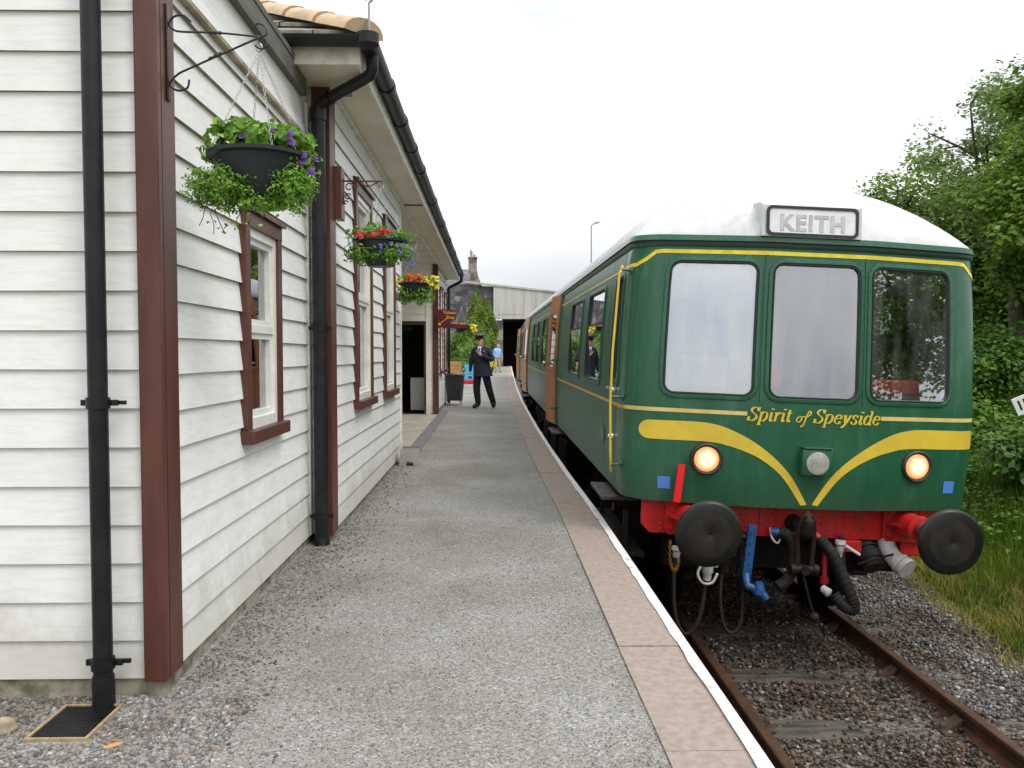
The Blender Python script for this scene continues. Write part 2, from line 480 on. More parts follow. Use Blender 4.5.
def np_mesh(name, V, F, mat, parent=None, smooth=False):
    """V (n,3), F (m,k) arrays."""
    me = bpy.data.meshes.new(name)
    V = np.asarray(V, dtype=np.float32); F = np.asarray(F, dtype=np.int32)
    o = OFF[0]
    V = V - np.array((o.x, o.y, o.z), dtype=np.float32)
    me.vertices.add(len(V)); me.vertices.foreach_set('co', V.ravel())
    k = F.shape[1]
    me.loops.add(F.size); me.loops.foreach_set('vertex_index', F.ravel())
    me.polygons.add(len(F))
    me.polygons.foreach_set('loop_start', np.arange(len(F), dtype=np.int32) * k)
    me.polygons.foreach_set('loop_total', np.full(len(F), k, dtype=np.int32))
    if smooth:
        me.polygons.foreach_set('use_smooth', np.ones(len(F), dtype=bool))
    me.update(calc_edges=True); me.validate()
    for m in (mat if isinstance(mat, (list, tuple)) else [mat]):
        me.materials.append(m)
    ob = bpy.data.objects.new(name, me)
    COL.objects.link(ob)
    if parent is not None:
        ob.parent = parent
    return ob

def tag(o, label=None, cat=None, group=None, kind=None):
    if label: o['label'] = label
    if cat: o['category'] = cat
    if group: o['group'] = group
    if kind: o['kind'] = kind
    return o

def thing(name, label, cat, loc=(0, 0, 0), rot=(0, 0, 0), group=None):
    o = bpy.data.objects.new(name, None)
    COL.objects.link(o)
    o.location = loc; o.rotation_euler = rot
    o.empty_display_size = 0.1
    return tag(o, label, cat, group)

class world_space:
    """Parts written in world coordinates under a thing standing at loc (not rotated)."""
    def __init__(s, loc): s.loc = Vector(loc)
    def __enter__(s): s.old = OFF[0]; OFF[0] = s.loc
    def __exit__(s, *a): OFF[0] = s.old

def copy_tree(o, parent=None):
    c = o.copy(); COL.objects.link(c)
    if parent is not None: c.parent = parent
    for ch in list(o.children):
        copy_tree(ch, c)
    return c

def spline(pts, k=6, closed=False):
    P = [Vector(p) for p in pts]; n = len(P); out = []
    rng = range(n if closed else n - 1)
    for i in rng:
        p0 = P[(i - 1) % n] if (closed or i > 0) else P[0]
        p1, p2 = P[i], P[(i + 1) % n]
        p3 = P[(i + 2) % n] if (closed or i + 2 < n) else P[-1]
        for j in range(k):
            t = j / k
            out.append(0.5 * ((2 * p1) + (-p0 + p2) * t + (2 * p0 - 5 * p1 + 4 * p2 - p3) * t * t + (-p0 + 3 * p1 - 3 * p2 + p3) * t ** 3))
    if not closed: out.append(P[-1])
    return out

def text_mesh(name, s, size, mat, parent, M, extrude=0.001, offset=0.0, align='CENTER', spacing=1.0):
    cu = bpy.data.curves.new(name, 'FONT')
    cu.body = s; cu.size = size; cu.extrude = extrude; cu.offset = offset
    cu.align_x = align; cu.align_y = 'CENTER'; cu.space_character = spacing
    tmp = bpy.data.objects.new("tmp_text", cu)
    COL.objects.link(tmp)
    dg = bpy.context.evaluated_depsgraph_get(); dg.update()
    me = bpy.data.meshes.new_from_object(tmp.evaluated_get(dg))
    bpy.data.objects.remove(tmp); bpy.data.curves.remove(cu)
    me.transform(M)
    me.materials.clear(); me.materials.append(mat)
    me.name = name
    ob = bpy.data.objects.new(name, me); COL.objects.link(ob)
    if parent: ob.parent = parent
    return ob

def slope(y):
    return 0.006 * max(-40.0, min(80.0, y))

# scatter helpers -------------------------------------------------------------
def ico():
    bm = bmesh.new(); bmesh.ops.create_icosphere(bm, subdivisions=1, radius=1.0)
    bm.verts.ensure_lookup_table()
    V = np.array([v.co[:] for v in bm.verts]); F = np.array([[v.index for v in f.verts] for f in bm.faces])
    bm.free(); return V, F
ICOV, ICOF = ico()

def rand_rot(n, rg):
    q = rg.normal(size=(n, 4)); q /= np.linalg.norm(q, axis=1)[:, None]
    w, x, y, z = q.T
    return np.stack([np.stack([1 - 2 * (y * y + z * z), 2 * (x * y - z * w), 2 * (x * z + y * w)], -1),
                     np.stack([2 * (x * y + z * w), 1 - 2 * (x * x + z * z), 2 * (y * z - x * w)], -1),
                     np.stack([2 * (x * z - y * w), 2 * (y * z + x * w), 1 - 2 * (x * x + y * y)], -1)], 1)

def stones(name, P, size, mat, rg, parent=None, flat=0.65):
    n = len(P)
    Rm = rand_rot(n, rg)
    sc = size[:, None] * rg.uniform(0.6, 1.2, size=(n, 3)) * 0.5
    base = ICOV[None] * rg.uniform(0.78, 1.15, size=(n, len(ICOV), 1))
    V = np.einsum('nij,nkj->nki', Rm, base * sc[:, None, :])
    V[:, :, 2] *= flat / 0.8
    V += P[:, None, :]
    F = ICOF[None] + (np.arange(n) * len(ICOV))[:, None, None]
    return np_mesh(name, V.reshape(-1, 3), F.reshape(-1, 3), mat, parent)

def leaf_cards(P, N, size, rg, aspect=0.62, fold=0.25):
    """Folded diamond leaves at P with normals N; returns V, F."""
    n = len(P)
    N = N / (np.linalg.norm(N, axis=1)[:, None] + 1e-9)
    a = rg.normal(size=(n, 3)); U = np.cross(N, a); U /= (np.linalg.norm(U, axis=1)[:, None] + 1e-9)
    W = np.cross(N, U)
    s = size[:, None]
    v0 = P - U * s * 0.5
    v1 = P - U * s * 0.05 + W * s * aspect * 0.5 + N * s * fold * 0.4
    v2 = P + U * s * 0.5 - N * s * fold * 0.3
    v3 = P - U * s * 0.05 - W * s * aspect * 0.5 + N * s * fold * 0.4
    V = np.stack([v0, v1, v2, v3], 1).reshape(-1, 3)
    b = (np.arange(n) * 4)[:, None]
    F = np.concatenate([b + [0, 1, 2], b + [0, 2, 3]], 0)
    F = np.stack([b + np.array([0, 1, 2]), b + np.array([0, 2, 3])], 1).reshape(-1, 3)
    return V, F

def blades(P, h, w, rg, lean=0.35):
    """Two-segment bent grass blades."""
    n = len(P)
    a = rg.uniform(0, 2 * PI, n); d = np.stack([np.cos(a), np.sin(a), np.zeros(n)], 1)
    b = rg.uniform(0, 2 * PI, n); s = np.stack([np.cos(b), np.sin(b), np.zeros(n)], 1) * (w * 0.5)[:, None]
    l = rg.uniform(0.1, 1.0, n)[:, None] * lean
    H = h[:, None]
    up = np.array([0, 0, 1.0])
    p1 = P + up * H * 0.55 + d * H * l * 0.35
    p2 = P + up * H * (1 - 0.25 * l) + d * H * l * 1.1
    V = np.stack([P - s, P + s, p1 + s * 0.7, p1 - s * 0.7, p2], 1).reshape(-1, 3)
    q = (np.arange(n) * 5)[:, None]
    F = np.stack([q + np.array([0, 1, 2]), q + np.array([0, 2, 3]), q + np.array([3, 2, 4])], 1).reshape(-1, 3)
    return V, F

# ================================================================== GROUND, PLATFORM, TRACK
EDGE = [(-8, 0.985), (0, 0.98), (2.8, 0.971), (3.93, 0.958), (6.87, 0.940), (8.96, 0.893), (11.5, 0.855), (14.46, 0.833), (18.5, 0.825), (22.9, 0.84), (29.5, 0.905), (37, 1.02), (46.5, 1.17), (57, 1.36), (66, 1.55)]
EY = np.array([e[0] for e in EDGE]); EX = np.array([e[1] for e in EDGE])
def edge_x(y): return float(np.interp(y, EY, EX))
def track_x(y):                      # centre line of the track
    if y < 24: return 2.455 - 0.00625 * y
    return 2.305 + 0.010 * (y - 24) + 0.00025 * (y - 24) ** 2
def rail_z(y): return -0.915 + slope(y)
def grass_x(y): return float(np.interp(y, [-10, 4, 6.8, 8.3, 9.9, 14, 40], [4.4, 4.35, 4.55, 4.85, 5.15, 5.3, 5.6]))
def ground_z(x, y):
    s = slope(y)
    zt = s - 1.17
    if x < 0.45 + (edge_x(y) - 0.95): return s - 0.09
    if x < 0.62 + (edge_x(y) - 0.95): return zt
    g = grass_x(y) + (track_x(y) - 2.40 if y > 14 else 0)
    z = zt
    if x > track_x(y) + 1.35:
        z = zt + 0.02
    if x > g - 0.5:
        t = min(1.0, (x - g + 0.5) / 4.6); t = t * t * (3 - 2 * t)
        z = zt + 0.02 + 1.95 * t
        z += 0.05 * math.sin(x * 2.1 + y * 0.7) * t + 0.04 * math.sin(y * 1.9 + x) * t
    if x > 12: z += min(4.0, 0.03 * (x - 12))
    if y > 95 and x > 0: z = max(z, min(2.5, z + 0.02 * (y - 95)))
    return z

xs = [-900, -400, -150, -60, -25, -12, -6, -3, -1, 0.2]
xs += list(np.arange(0.36, 1.3, 0.07)) + list(np.arange(1.4, 12.0, 0.2)) + [12.5, 13.2, 14, 15, 17, 20, 25, 32, 45, 70, 110, 180, 400, 900]
ys = [-300, -120, -50, -25, -15] + list(np.arange(-10, 24, 0.35)) + list(np.arange(24.5, 70, 1.2)) + [72, 76, 80, 90, 100, 120, 160, 240, 400, 900, 2500]
g = MB().grid(lambda u, v: (u, v, ground_z(u, v)), xs, ys).build("ground", SOILM, smooth=True)
tag(g, kind='structure')

# ballast bed under and beside the track
def bal_z(x, y):
    c = track_x(y); z = rail_z(y) - 0.172
    if x > c + 1.45: z -= min(0.07, 0.05 * (x - c - 1.45))
    return z + 0.012 * math.sin(x * 7 + y * 3)
def bal_fn(u, v):
    x0, x1 = edge_x(v) - 0.05, grass_x(v) + (track_x(v) - 2.40 if v > 14 else 0) + 0.15
    x = x0 + (x1 - x0) * u
    return (x, v, bal_z(x, v))
bb = MB().grid(bal_fn, list(np.linspace(0, 1, 26)), list(np.arange(-9, 95, 0.5))).build("ballast_bed", BALM, smooth=True)
tag(bb, kind='structure')

# platform: chippings on top, pinkish coping slabs with a white painted edge, a brick face
pf = MB()
pf.grid(lambda u, v: (-12 + (edge_x(v) - 0.30 + 12) * u, v, slope(v)), [0, 0.3, 0.6, 0.8, 0.9, 1.0], list(np.arange(-8, 67, 0.75)))
tag(pf.build("platform_surface", PLATM), kind='structure')
cop = MB()
joints = [-8.0, -6.2, -4.4, -2.6, -0.8, 1.02, 2.84, 3.86, 5.68, 7.5, 9.33, 11.15, 13.0]
yj = 14.8
while yj < 67: joints.append(yj); yj += 1.8
rj = random.Random(3)
for a, b in zip(joints[:-1], joints[1:]):
    n = 3
    dz = rj.uniform(-0.003, 0.003)
    for k in range(n):
        ya = a + (b - a) * k / n + (0.0022 if k == 0 else 0); yb = a + (b - a) * (k + 1) / n - (0.0022 if k == n - 1 else 0)
        xa, xb = edge_x(ya), edge_x(yb)
        z0, z1 = slope(ya) + 0.012 + dz, slope(yb) + 0.012 + dz
        vs = [(xa - 0.345, ya, z0), (xa, ya, z0), (xb, yb, z1), (xb - 0.345, yb, z1), (xa - 0.345, ya, z0 - 0.09), (xa, ya, z0 - 0.09), (xb, yb, z1 - 0.09), (xb - 0.345, yb, z1 - 0.09)]
        cop.add(vs, [(0, 1, 2, 3), (0, 4, 5, 1), (1, 5, 6, 2), (2, 6, 7, 3)])
tag(cop.build("platform_coping", COPEM), kind='structure')
wl = MB()
rw = random.Random(5)
yy = list(np.arange(-8, 66, 0.12))
inn = [0.052 + rw.uniform(-0.005, 0.005) for _ in yy]
vs = []; fs = []
for i, y in enumerate(yy):
    x = edge_x(y); z = slope(y) + 0.020
    vs += [(x - inn[i], y, z), (x + 0.003, y, z), (x + 0.003, y, z - 0.045)]
for i in range(len(yy) - 1):
    a = i * 3
    fs += [(a, a + 1, a + 4, a + 3), (a + 1, a + 2, a + 5, a + 4)]
tag(wl.add(vs, fs).build("platform_white_line", WLINE), kind='structure')
fw = MB()
fw.grid(lambda u, v: (edge_x(v) - 0.03 - 0.3 * (1 - u), v, slope(v) - 0.075) if u < 1 else (edge_x(v) - 0.03, v, slope(v) - 0.075), [0, 1], yy[::6])
fw.grid(lambda u, v: (edge_x(v) - 0.03, v, slope(v) - 0.075 - 1.2 * u), [0, 1], yy[::6])
PFACE = mk("platform_face_brick", (0.06, 0.045, 0.035), 0.9, col2=(0.025, 0.02, 0.016), vs=6, bmp=0.6, bs=30)
tag(fw.build("platform_wall", PFACE), kind='structure')

# recess floor of pale concrete and its grey kerb
fl = MB().grid(lambda u, v: (-5 + (5 - 1.23) * u, v, slope(v) + 0.012), [0, 1], [10.3, 14, 17.86])
tag(fl.build("recess_floor", SLABC), kind='structure')
kb = MB()
for i in range(6):
    a, b = 10.9 + i * 1.35, 10.9 + (i + 1) * 1.35 - 0.01
    kb.add([(-1.23, a, slope(a) + 0.02), (-1.05, a, slope(a) + 0.016), (-1.05, b, slope(b) + 0.016), (-1.23, b, slope(b) + 0.02), (-1.05, a, slope(a) - 0.05), (-1.05, b, slope(b) - 0.05)], [(0, 1, 2, 3), (1, 4, 5, 2)])
tag(kb.build("recess_kerb", KERBM), kind='structure')

# rails, chairs and sleepers -------------------------------------------------
CANT = 0.03
def rail_prof():
    return [(-0.07, -0.145), (0.07, -0.145), (0.07, -0.133), (0.012, -0.115), (0.010, -0.04), (0.035, -0.032), (0.035, -0.006), (0.028, 0), (-0.028, 0), (-0.035, -0.006), (-0.035, -0.032), (-0.010, -0.04), (-0.012, -0.115), (-0.07, -0.133)]
for sgn, lab in ((-1, "rusty rail close under the platform edge"), (1, "rusty rail on the grass bank side of the track")):
    r = MB(); top = []
    ysr = list(np.arange(-8, 94, 1.0)); pr = rail_prof(); n = len(pr)
    for y in ysr:
        cx = track_x(y) + sgn * 0.7525; cz = rail_z(y) - sgn * CANT
        r.v += [(cx + p[0], y, cz + p[1]) for p in pr]
    for i in range(len(ysr) - 1):
        for j in range(n):
            r.mi = 1 if j in (6, 7, 8) else 0
            r.add([], []); r.f.append((i * n + j, i * n + (j + 1) % n, (i + 1) * n + (j + 1) % n, (i + 1) * n + j)); r.m.append(r.mi)
    o = r.build("rail", [RUST, RUSTT])
    tag(o, lab, "rail", "rails of the track")

CHAIRM = mk("grimy_rail_chair", (0.05, 0.030, 0.020), 0.85, col2=(0.08, 0.05, 0.035), vs=14, bmp=0.4, bs=40)
def sleeper_mesh():
    bm = bmesh.new(); bmesh.ops.create_cube(bm, size=1.0)
    for v in bm.verts: v.co = Vector((v.co.x * 2.6, v.co.y * 0.26, v.co.z * 0.14 - 0.07))
    bmesh.ops.bevel(bm, geom=list(bm.edges), offset=0.012, segments=1, affect='EDGES')
    bmesh.ops.subdivide_edges(bm, edges=[e for e in bm.edges if e.calc_length() > 1.5], cuts=24)
    for v in bm.verts:
        v.co.z += 0.006 * math.sin(v.co.x * 9 + v.co.y * 30); v.co.y += 0.006 * math.sin(v.co.x * 5.3)
    m = MB(); m.bm(bm); bm.free(); return m
def chair_mb(sx):
    m = MB()
    x = sx * 0.7525
    m.box(x - 0.19, x + 0.19, -0.1, 0.1, 0.0, 0.022, 0.006)
    for d in (-1, 1):
        m.prism([(x + d * 0.075, 0.02), (x + d * 0.16, 0.02), (x + d * 0.055, 0.10), (x + d * 0.04, 0.10)], 'y', -0.045, 0.045)
        m.lathe((x + d * 0.155, 0, 0.02), (0, 0, 1), [(0, 0.022), (0.03, 0.022), (0.045, 0.012)], 8)
    return m
sl_y = [3.42, 4.32, 5.22, 6.09, 7.1, 8.0, 8.9]
sl_lab = ["grey split sleeper crossing the track at the bottom edge of the photo", "pale weathered sleeper nearest the camera with a split across its middle", "dark stained sleeper in front of the coupling hoses",
          "dirty sleeper under the hanging coupling", "sleeper in the shadow under the red beam", "sleeper just ahead of the first wheels of the train", "sleeper beneath the first wheels of the train"]
proto = thing("railway_sleeper", sl_lab[0], "sleeper", group="timber sleepers of the track")
sleeper_mesh().build("timber_beam", SLEEP, proto)
for s_ in (-1, 1): chair_mb(s_).build("rail_chair", CHAIRM, proto)
deep = "timber sleeper in the darkness beneath the train"
for i, y in enumerate(sl_y):
    o = proto if i == 0 else copy_tree(proto)
    o.location = (track_x(y), y, rail_z(y) - 0.165)
    o.rotation_euler = (0, R(2.28), random.uniform(-0.01, 0.01))
    o['label'] = sl_lab[i] if i < len(sl_lab) else deep

# stones ---------------------------------------------------------------------
rg = np.random.default_rng(11)
def in_sleeper(P):
    m = np.zeros(len(P), bool)
    for y in sl_y:
        m |= (np.abs(P[:, 1] - y) < 0.125) & (np.abs(P[:, 0] - np.array([track_x(v) for v in P[:, 1]])) < 1.28)
    return m
N = 78000
P = np.stack([rg.uniform(0.95, 5.5, N), 2.9 + rg.random(N) ** 1.35 * 11.5, np.zeros(N)], 1)
gx = np.array([grass_x(v) for v in P[:, 1]]); ex = np.array([edge_x(v) for v in P[:, 1]])
keep = (P[:, 0] < gx + rg.normal(0, 0.12, N)) & (P[:, 0] > ex)
tx = np.array([track_x(v) for v in P[:, 1]])
keep &= (np.abs(np.abs(P[:, 0] - tx) - 0.7525) > 0.06)
sl = in_sleeper(P)
keep &= ~(sl & (rg.random(N) > 0.12))
P = P[keep]; sl = sl[keep]
P[:, 2] = [bal_z(a, b) for a, b in P[:, :2]]
P[:, 2] += rg.uniform(-0.006, 0.026, len(P)) + sl * 0.010
txx = np.array([track_x(v) for v in P[:, 1]])
ins = (P[:, 0] < txx + 0.74) | ((P[:, 0] < txx + 1.0) & (rg.random(len(P)) < 0.4))
S_ = rg.uniform(0.016, 0.043, len(P))
tag(stones("track_ballast", P[ins], S_[ins], STONEB, rg), "dark brown ballast stones between the rails", "ballast", kind='stuff')
tag(stones("shoulder_ballast", P[~ins], S_[~ins], STONES, rg), "clean grey ballast stones on the shoulder beside the grass", "ballast", kind='stuff')

# loose pebbles along the wall foot and in front of the gable
def pebbles(n, fx, fy, s0, s1):
    X, Y = fx(n), fy(n)
    P = np.stack([X, Y, np.array([slope(v) for v in Y]) + 0.002], 1)
    return P, rg.uniform(s0, s1, n)
A, sa = pebbles(7000, lambda n: -1.40 + np.abs(rg.normal(0, 0.22, n)), lambda n: 2.2 + rg.random(n) ** 1.4 * 9.5, 0.008, 0.022)
B, sb = pebbles(11000, lambda n: rg.uniform(-3.4, -1.0, n), lambda n: 3.36 - np.abs(rg.normal(0, 0.42, n)), 0.010, 0.030)
C_, sc_ = pebbles(9000, lambda n: rg.uniform(-1.5, 0.68, n), lambda n: 2.3 + rg.random(n) ** 1.6 * 4.5, 0.003, 0.009)
P = np.concatenate([A, B, C_]); S = np.concatenate([sa, sb, sc_])
ok = ~((P[:, 0] < -1.37) & (P[:, 1] > 3.38)) & ~((P[:, 0] > -1.77) & (P[:, 0] < -1.51) & (P[:, 1] > 2.96) & (P[:, 1] < 3.30))
ex = np.array([edge_x(v) for v in P[:, 1]])
ok &= P[:, 0] < ex - 0.33
P, S = P[ok], S[ok]
o = stones("platform_gravel", P, S, PEBBLE, rg)
tag(o, "loose grey gravel strewn over the platform and along the wall foot", "gravel", kind='stuff')

def big_stone(x, y, s, col, label, asp=(1, 1, 0.6), rot=0):
    m = MB(); bm = bmesh.new(); bmesh.ops.create_icosphere(bm, subdivisions=3, radius=1)
    rr = random.Random(int(x * 100))
    ph = [rr.uniform(0, 6) for _ in range(4)]
    for v in bm.verts:
        c = v.co
        k = 1 + 0.16 * math.sin(c.x * 3 + ph[0]) + 0.13 * math.sin(c.y * 4 + ph[1]) + 0.1 * math.sin(c.z * 5 + ph[2])
        v.co = Vector((c.x * k * s * asp[0], c.y * k * s * asp[1], c.z * k * s * asp[2]))
    m.bm(bm, Matrix.Rotation(rot, 4, 'Z')); bm.free()
    o = m.build("stone", col, smooth=True)
    o.location = (x, y, slope(y) + s * asp[2] * 0.75)
    return tag(o, label, "stone")
SANDST = mk("tan_stone", (0.42, 0.33, 0.22), 0.9, col2=(0.30, 0.24, 0.17), vs=25, bmp=0.5, bs=70)
big_stone(-1.87, 3.06, 0.045, SANDST, "rounded tan cobble lying beside the drain grating", (1, 0.8, 0.7), 0.4)
ORST = mk("orange_chip", (0.52, 0.26, 0.10), 0.8)
big_stone(-1.40, 2.93, 0.020, ORST, "small orange stone chip in front of the drain grating", (1.3, 0.5, 0.5), 0.7)

# drain grating --------------------------------------------------------------
dl = (-1.64, 3.13, 0.022)
dr = thing("drain_grating", "square black drain grating with a tan rim under the near downpipe", "drain", dl)
m = MB()
W, D = 0.112, 0.15
for a in (-1, 1):
    m.box(a * W - 0.006, a * W + 0.006, -D, D, -0.02, 0.008)
m.box(-W + 0.007, W - 0.007, -D - 0.0, -D + 0.012, -0.02, 0.008); m.box(-W + 0.007, W - 0.007, D - 0.012, D, -0.02, 0.008)
m.build("rim", mk("drain_rim", (0.42, 0.30, 0.16), 0.7, col2=(0.3, 0.22, 0.13), vs=30), dr)
m = MB()
for i in range(17):
    x = -W + 0.012 + i * (2 * W - 0.024) / 16
    m.box(x - 0.0032, x + 0.0032, -D + 0.013, D - 0.013, -0.004, 0.004)
for i in range(19):
    y = -D + 0.018 + i * (2 * D - 0.036) / 18
    m.box(-W + 0.008, W - 0.008, y - 0.0028, y + 0.0028, -0.007, 0.003)
m.build("grate", BLACKP, dr)
MB().box(-W + 0.007, W - 0.007, -D + 0.012, D - 0.012, -0.021, -0.016).build("pit", mk("pit_black", (0.006, 0.006, 0.006), 0.9), dr)

# ================================================================== STATION BUILDING
BX, BY = -1.40, 3.38
bl = Vector((-4.5, 12.0, 0.0))
bld = thing("station_building", "long white weatherboarded station building with brown trim and a tiled hip roof", "building", bl)
ws = world_space(bl); ws.__enter__()

def boards(m, plane, base, a0, a1, z0, z1, pitch, zstart, holes=(), thick=0.017, top=0.003, out=1):
    """Lapped boards. plane 'x': wall at x=base facing +x, a = y range. plane 'y': wall at y=base facing -y, a = x range."""
    def p(a, o, z):
        return (base + o, a, z) if plane == 'x' else (a, base - o, z)
    k0 = int(math.floor((z0 - zstart) / pitch)); k1 = int(math.ceil((z1 - zstart) / pitch))
    for k in range(k0, k1 + 1):
        b0, b1 = zstart + k * pitch, zstart + (k + 1) * pitch
        cuts = sorted(set([max(b0, z0), min(b1, z1)] + [c for h in holes for c in (h[2], h[3]) if max(b0, z0) < c < min(b1, z1)]))
        if cuts[-1] <= cuts[0]: continue
        for c0, c1 in zip(cuts[:-1], cuts[1:]):
            if c1 - c0 < 1e-4: continue
            segs = [(a0, a1)]
            for h in holes:
                if h[2] < (c0 + c1) / 2 < h[3]:
                    ns = []
                    for s0, s1 in segs:
                        if h[1] <= s0 or h[0] >= s1: ns.append((s0, s1)); continue
                        if h[0] > s0: ns.append((s0, h[0]))
                        if h[1] < s1: ns.append((h[1], s1))
                    segs = ns
            f0 = thick + (top - thick) * (c0 - b0) / pitch; f1 = thick + (top - thick) * (c1 - b0) / pitch
            for s0, s1 in segs:
                # wobble each board a touch so the laps are not ruled lines
                nseg = max(1, int((s1 - s0) / 0.9))
                for q in range(nseg):
                    t0, t1 = s0 + (s1 - s0) * q / nseg, s0 + (s1 - s0) * (q + 1) / nseg
                    w0 = 0.0012 * math.sin(t0 * 2.3 + k * 1.7); w1 = 0.0012 * math.sin(t1 * 2.3 + k * 1.7)
                    zb0, zb1 = c0 + (w0 if c0 == b0 else 0), c0 + (w1 if c0 == b0 else 0)
                    if q < nseg - 1 and (k * 7 + q * 3) % 9 == 0: t1 -= 0.004        # butt joint
                    m.mi = 0
                    m.add([p(t0, f0, zb0), p(t1, f0, zb1), p(t1, f1, c1), p(t0, f1, c1)], [(0, 1, 2, 3)])
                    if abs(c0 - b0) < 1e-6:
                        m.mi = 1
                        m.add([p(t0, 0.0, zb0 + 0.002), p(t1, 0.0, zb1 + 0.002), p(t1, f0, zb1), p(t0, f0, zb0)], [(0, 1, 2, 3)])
    m.mi = 0

def window(y0, y1, z0, z1, X, trim=0.085, rail=None, lace=True):
    """Sash window in a wall facing +x at X; y0..z1 is the outer edge of the brown trim."""
    t = trim
    w = MB()
    w.box(X - 0.02, X + 0.045, y0, y0 + t, z0 + 0.04, z1 - 0.10)
    w.box(X - 0.02, X + 0.045, y1 - t, y1, z0 + 0.04, z1 - 0.10)
    w.box(X - 0.02, X + 0.048, y0 + 0.002, y1 - 0.002, z1 - 0.0995, z1 - 0.012)
    o = w.build("window", BROWN, bld)
    s = MB(); s.box(X - 0.02, X + 0.085, y0 - 0.02, y1 + 0.02, z0, z0 + 0.075, 0.006)
    s.build("sill", BROWN, o)
    c = MB(); c.prism([(X + 0.0, z1 - 0.012), (X + 0.072, z1 - 0.018), (X + 0.072, z1 + 0.006), (X + 0.0, z1 + 0.022)], 'y', y0 - 0.015, y1 + 0.015)
    c.build("drip_board", BROWN, o)
    a0, a1, b0, b1 = y0 + t, y1 - t, z0 + 0.075, z1 - 0.10
    f = MB()
    fw_ = 0.05
    xf0, xf1 = X - 0.05, X + 0.028
    f.box(xf0, xf1, a0, a0 + fw_, b0, b1); f.box(xf0, xf1, a1 - fw_, a1, b0, b1)
    f.box(xf0, xf1 + 0.004, a0 + fw_, a1 - fw_, b0, b0 + 0.06); f.box(xf0, xf1, a0 + fw_, a1 - fw_, b1 - 0.05, b1)
    mid = rail if rail else (b0 + b1) / 2
    f.box(xf0, xf1 - 0.005, a0 + fw_, a1 - fw_, mid - 0.022, mid + 0.022)
    # inner sash bars, stepped back
    g0, g1 = a0 + fw_, a1 - fw_
    for (q0, q1) in ((b0 + 0.06, mid - 0.022), (mid + 0.022, b1 - 0.05)):
        f.box(xf0, xf1 - 0.018, g0, g0 + 0.035, q0, q1); f.box(xf0, xf1 - 0.018, g1 - 0.035, g1, q0, q1)
        f.box(xf0, xf1 - 0.018, g0 + 0.035, g1 - 0.035, q1 - 0.035, q1); f.box(xf0, xf1 - 0.018, g0 + 0.035, g1 - 0.035, q0, q0 + 0.035)
    f.build("sash", WHITEF, o)
    MB().box(X - 0.024, X - 0.020, g0 + 0.03, g1 - 0.03, b0 + 0.06, b1 - 0.05).build("pane", GWIN, o)
    if lace:
        l = MB(); l.grid(lambda u, v: (X - 0.085 + 0.012 * math.sin(u * 90), u, v), list(np.linspace(g0, g1, 40)), [b0 + 0.05, mid])
        l.build("lace_curtain", LACE, o)
    MB().box(X - 0.30, X - 0.28, g0 - 0.2, g1 + 0.2, b0 - 0.1, b1 + 0.1).build("dark_room_sheet", DARKIN, o)  # near-black sheet painted to stand for the unlit room behind
    return (y0 + 0.02, y1 - 0.02, z0 + 0.03, z1 - 0.02)

ZB = 0.10                                    # foot of the boards
# annex: gable wall facing the camera and side wall facing the platform
w1 = window(4.45, 5.20, 0.965, 2.285, BX)
m = MB()
boards(m, 'y', BY, -6.0, BX - 0.01, ZB, 4.6, 0.163, ZB)
m.build("gable_wall", [WHITEB, UNDERB], bld)
m = MB()
boards(m, 'x', BX, BY + 0.02, 6.10, ZB, 3.04, 0.160, ZB, [w1], thick=0.021)
# smooth panels above the drip moulding
m.add([(BX + 0.012, BY, 3.075), (BX + 0.012, 6.10, 3.075), (BX + 0.012, 6.10, 3.20), (BX + 0.012, BY, 3.20)], [(0, 1, 2, 3)])
m.add([(BX + 0.010, BY, 3.204), (BX + 0.010, 6.10, 3.204), (BX + 0.010, 6.10, 3.46), (BX + 0.010, BY, 3.46)], [(0, 1, 2, 3)])
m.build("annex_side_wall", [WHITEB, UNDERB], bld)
MB().prism([(BX, 3.025), (BX + 0.05, 3.03), (BX + 0.052, 3.05), (BX, 3.078)], 'y', BY + 0.02, 6.08).build("drip_moulding", UNDERB, bld)
# dark core so nothing shows through joints
for bxx in ((-6.0, BX - 0.32, BY + 0.02, 6.14, 0.0, 3.4), (-7.0, -1.25 - 0.32, 6.15, 10.70, 0.0, 3.44), (-7.0, -1.25 - 0.32, 19.96, 21.1, 0.0, 3.44)):
    MB().box(*bxx).build("dark_core", DARKIN, bld)
for (x0, x1, y0, y1, z1) in ((-6.0, BX - 0.05, BY + 0.012, BY + 0.03, 4.6),):
    MB().box(x0, x1, y0, y1, 0.0, z1).build("backing", CREAMB, bld)
class _B:
    def box(s, *a): MB().box(*a).build("backing", CREAMB, bld)
bk = _B()
def backing(X, y0, y1, z0, z1, hole):
    cuts = [(y0, y1)]
    ys_ = [y0] + [c for h in hole for c in (h[0] + 0.02, h[1] - 0.02)] + [y1]
    for i in range(0, len(ys_), 2): bk.box(X - 0.03, X - 0.001, ys_[i], ys_[i + 1], z0, z1)
    for h in hole:
        bk.box(X - 0.03, X - 0.001, h[0] + 0.02, h[1] - 0.02, z0, h[2] + 0.02); bk.box(X - 0.03, X - 0.001, h[0] + 0.02, h[1] - 0.02, h[3] - 0.02, z1)
backing(BX, BY + 0.03, 6.10, 0.0, 3.46, [w1])
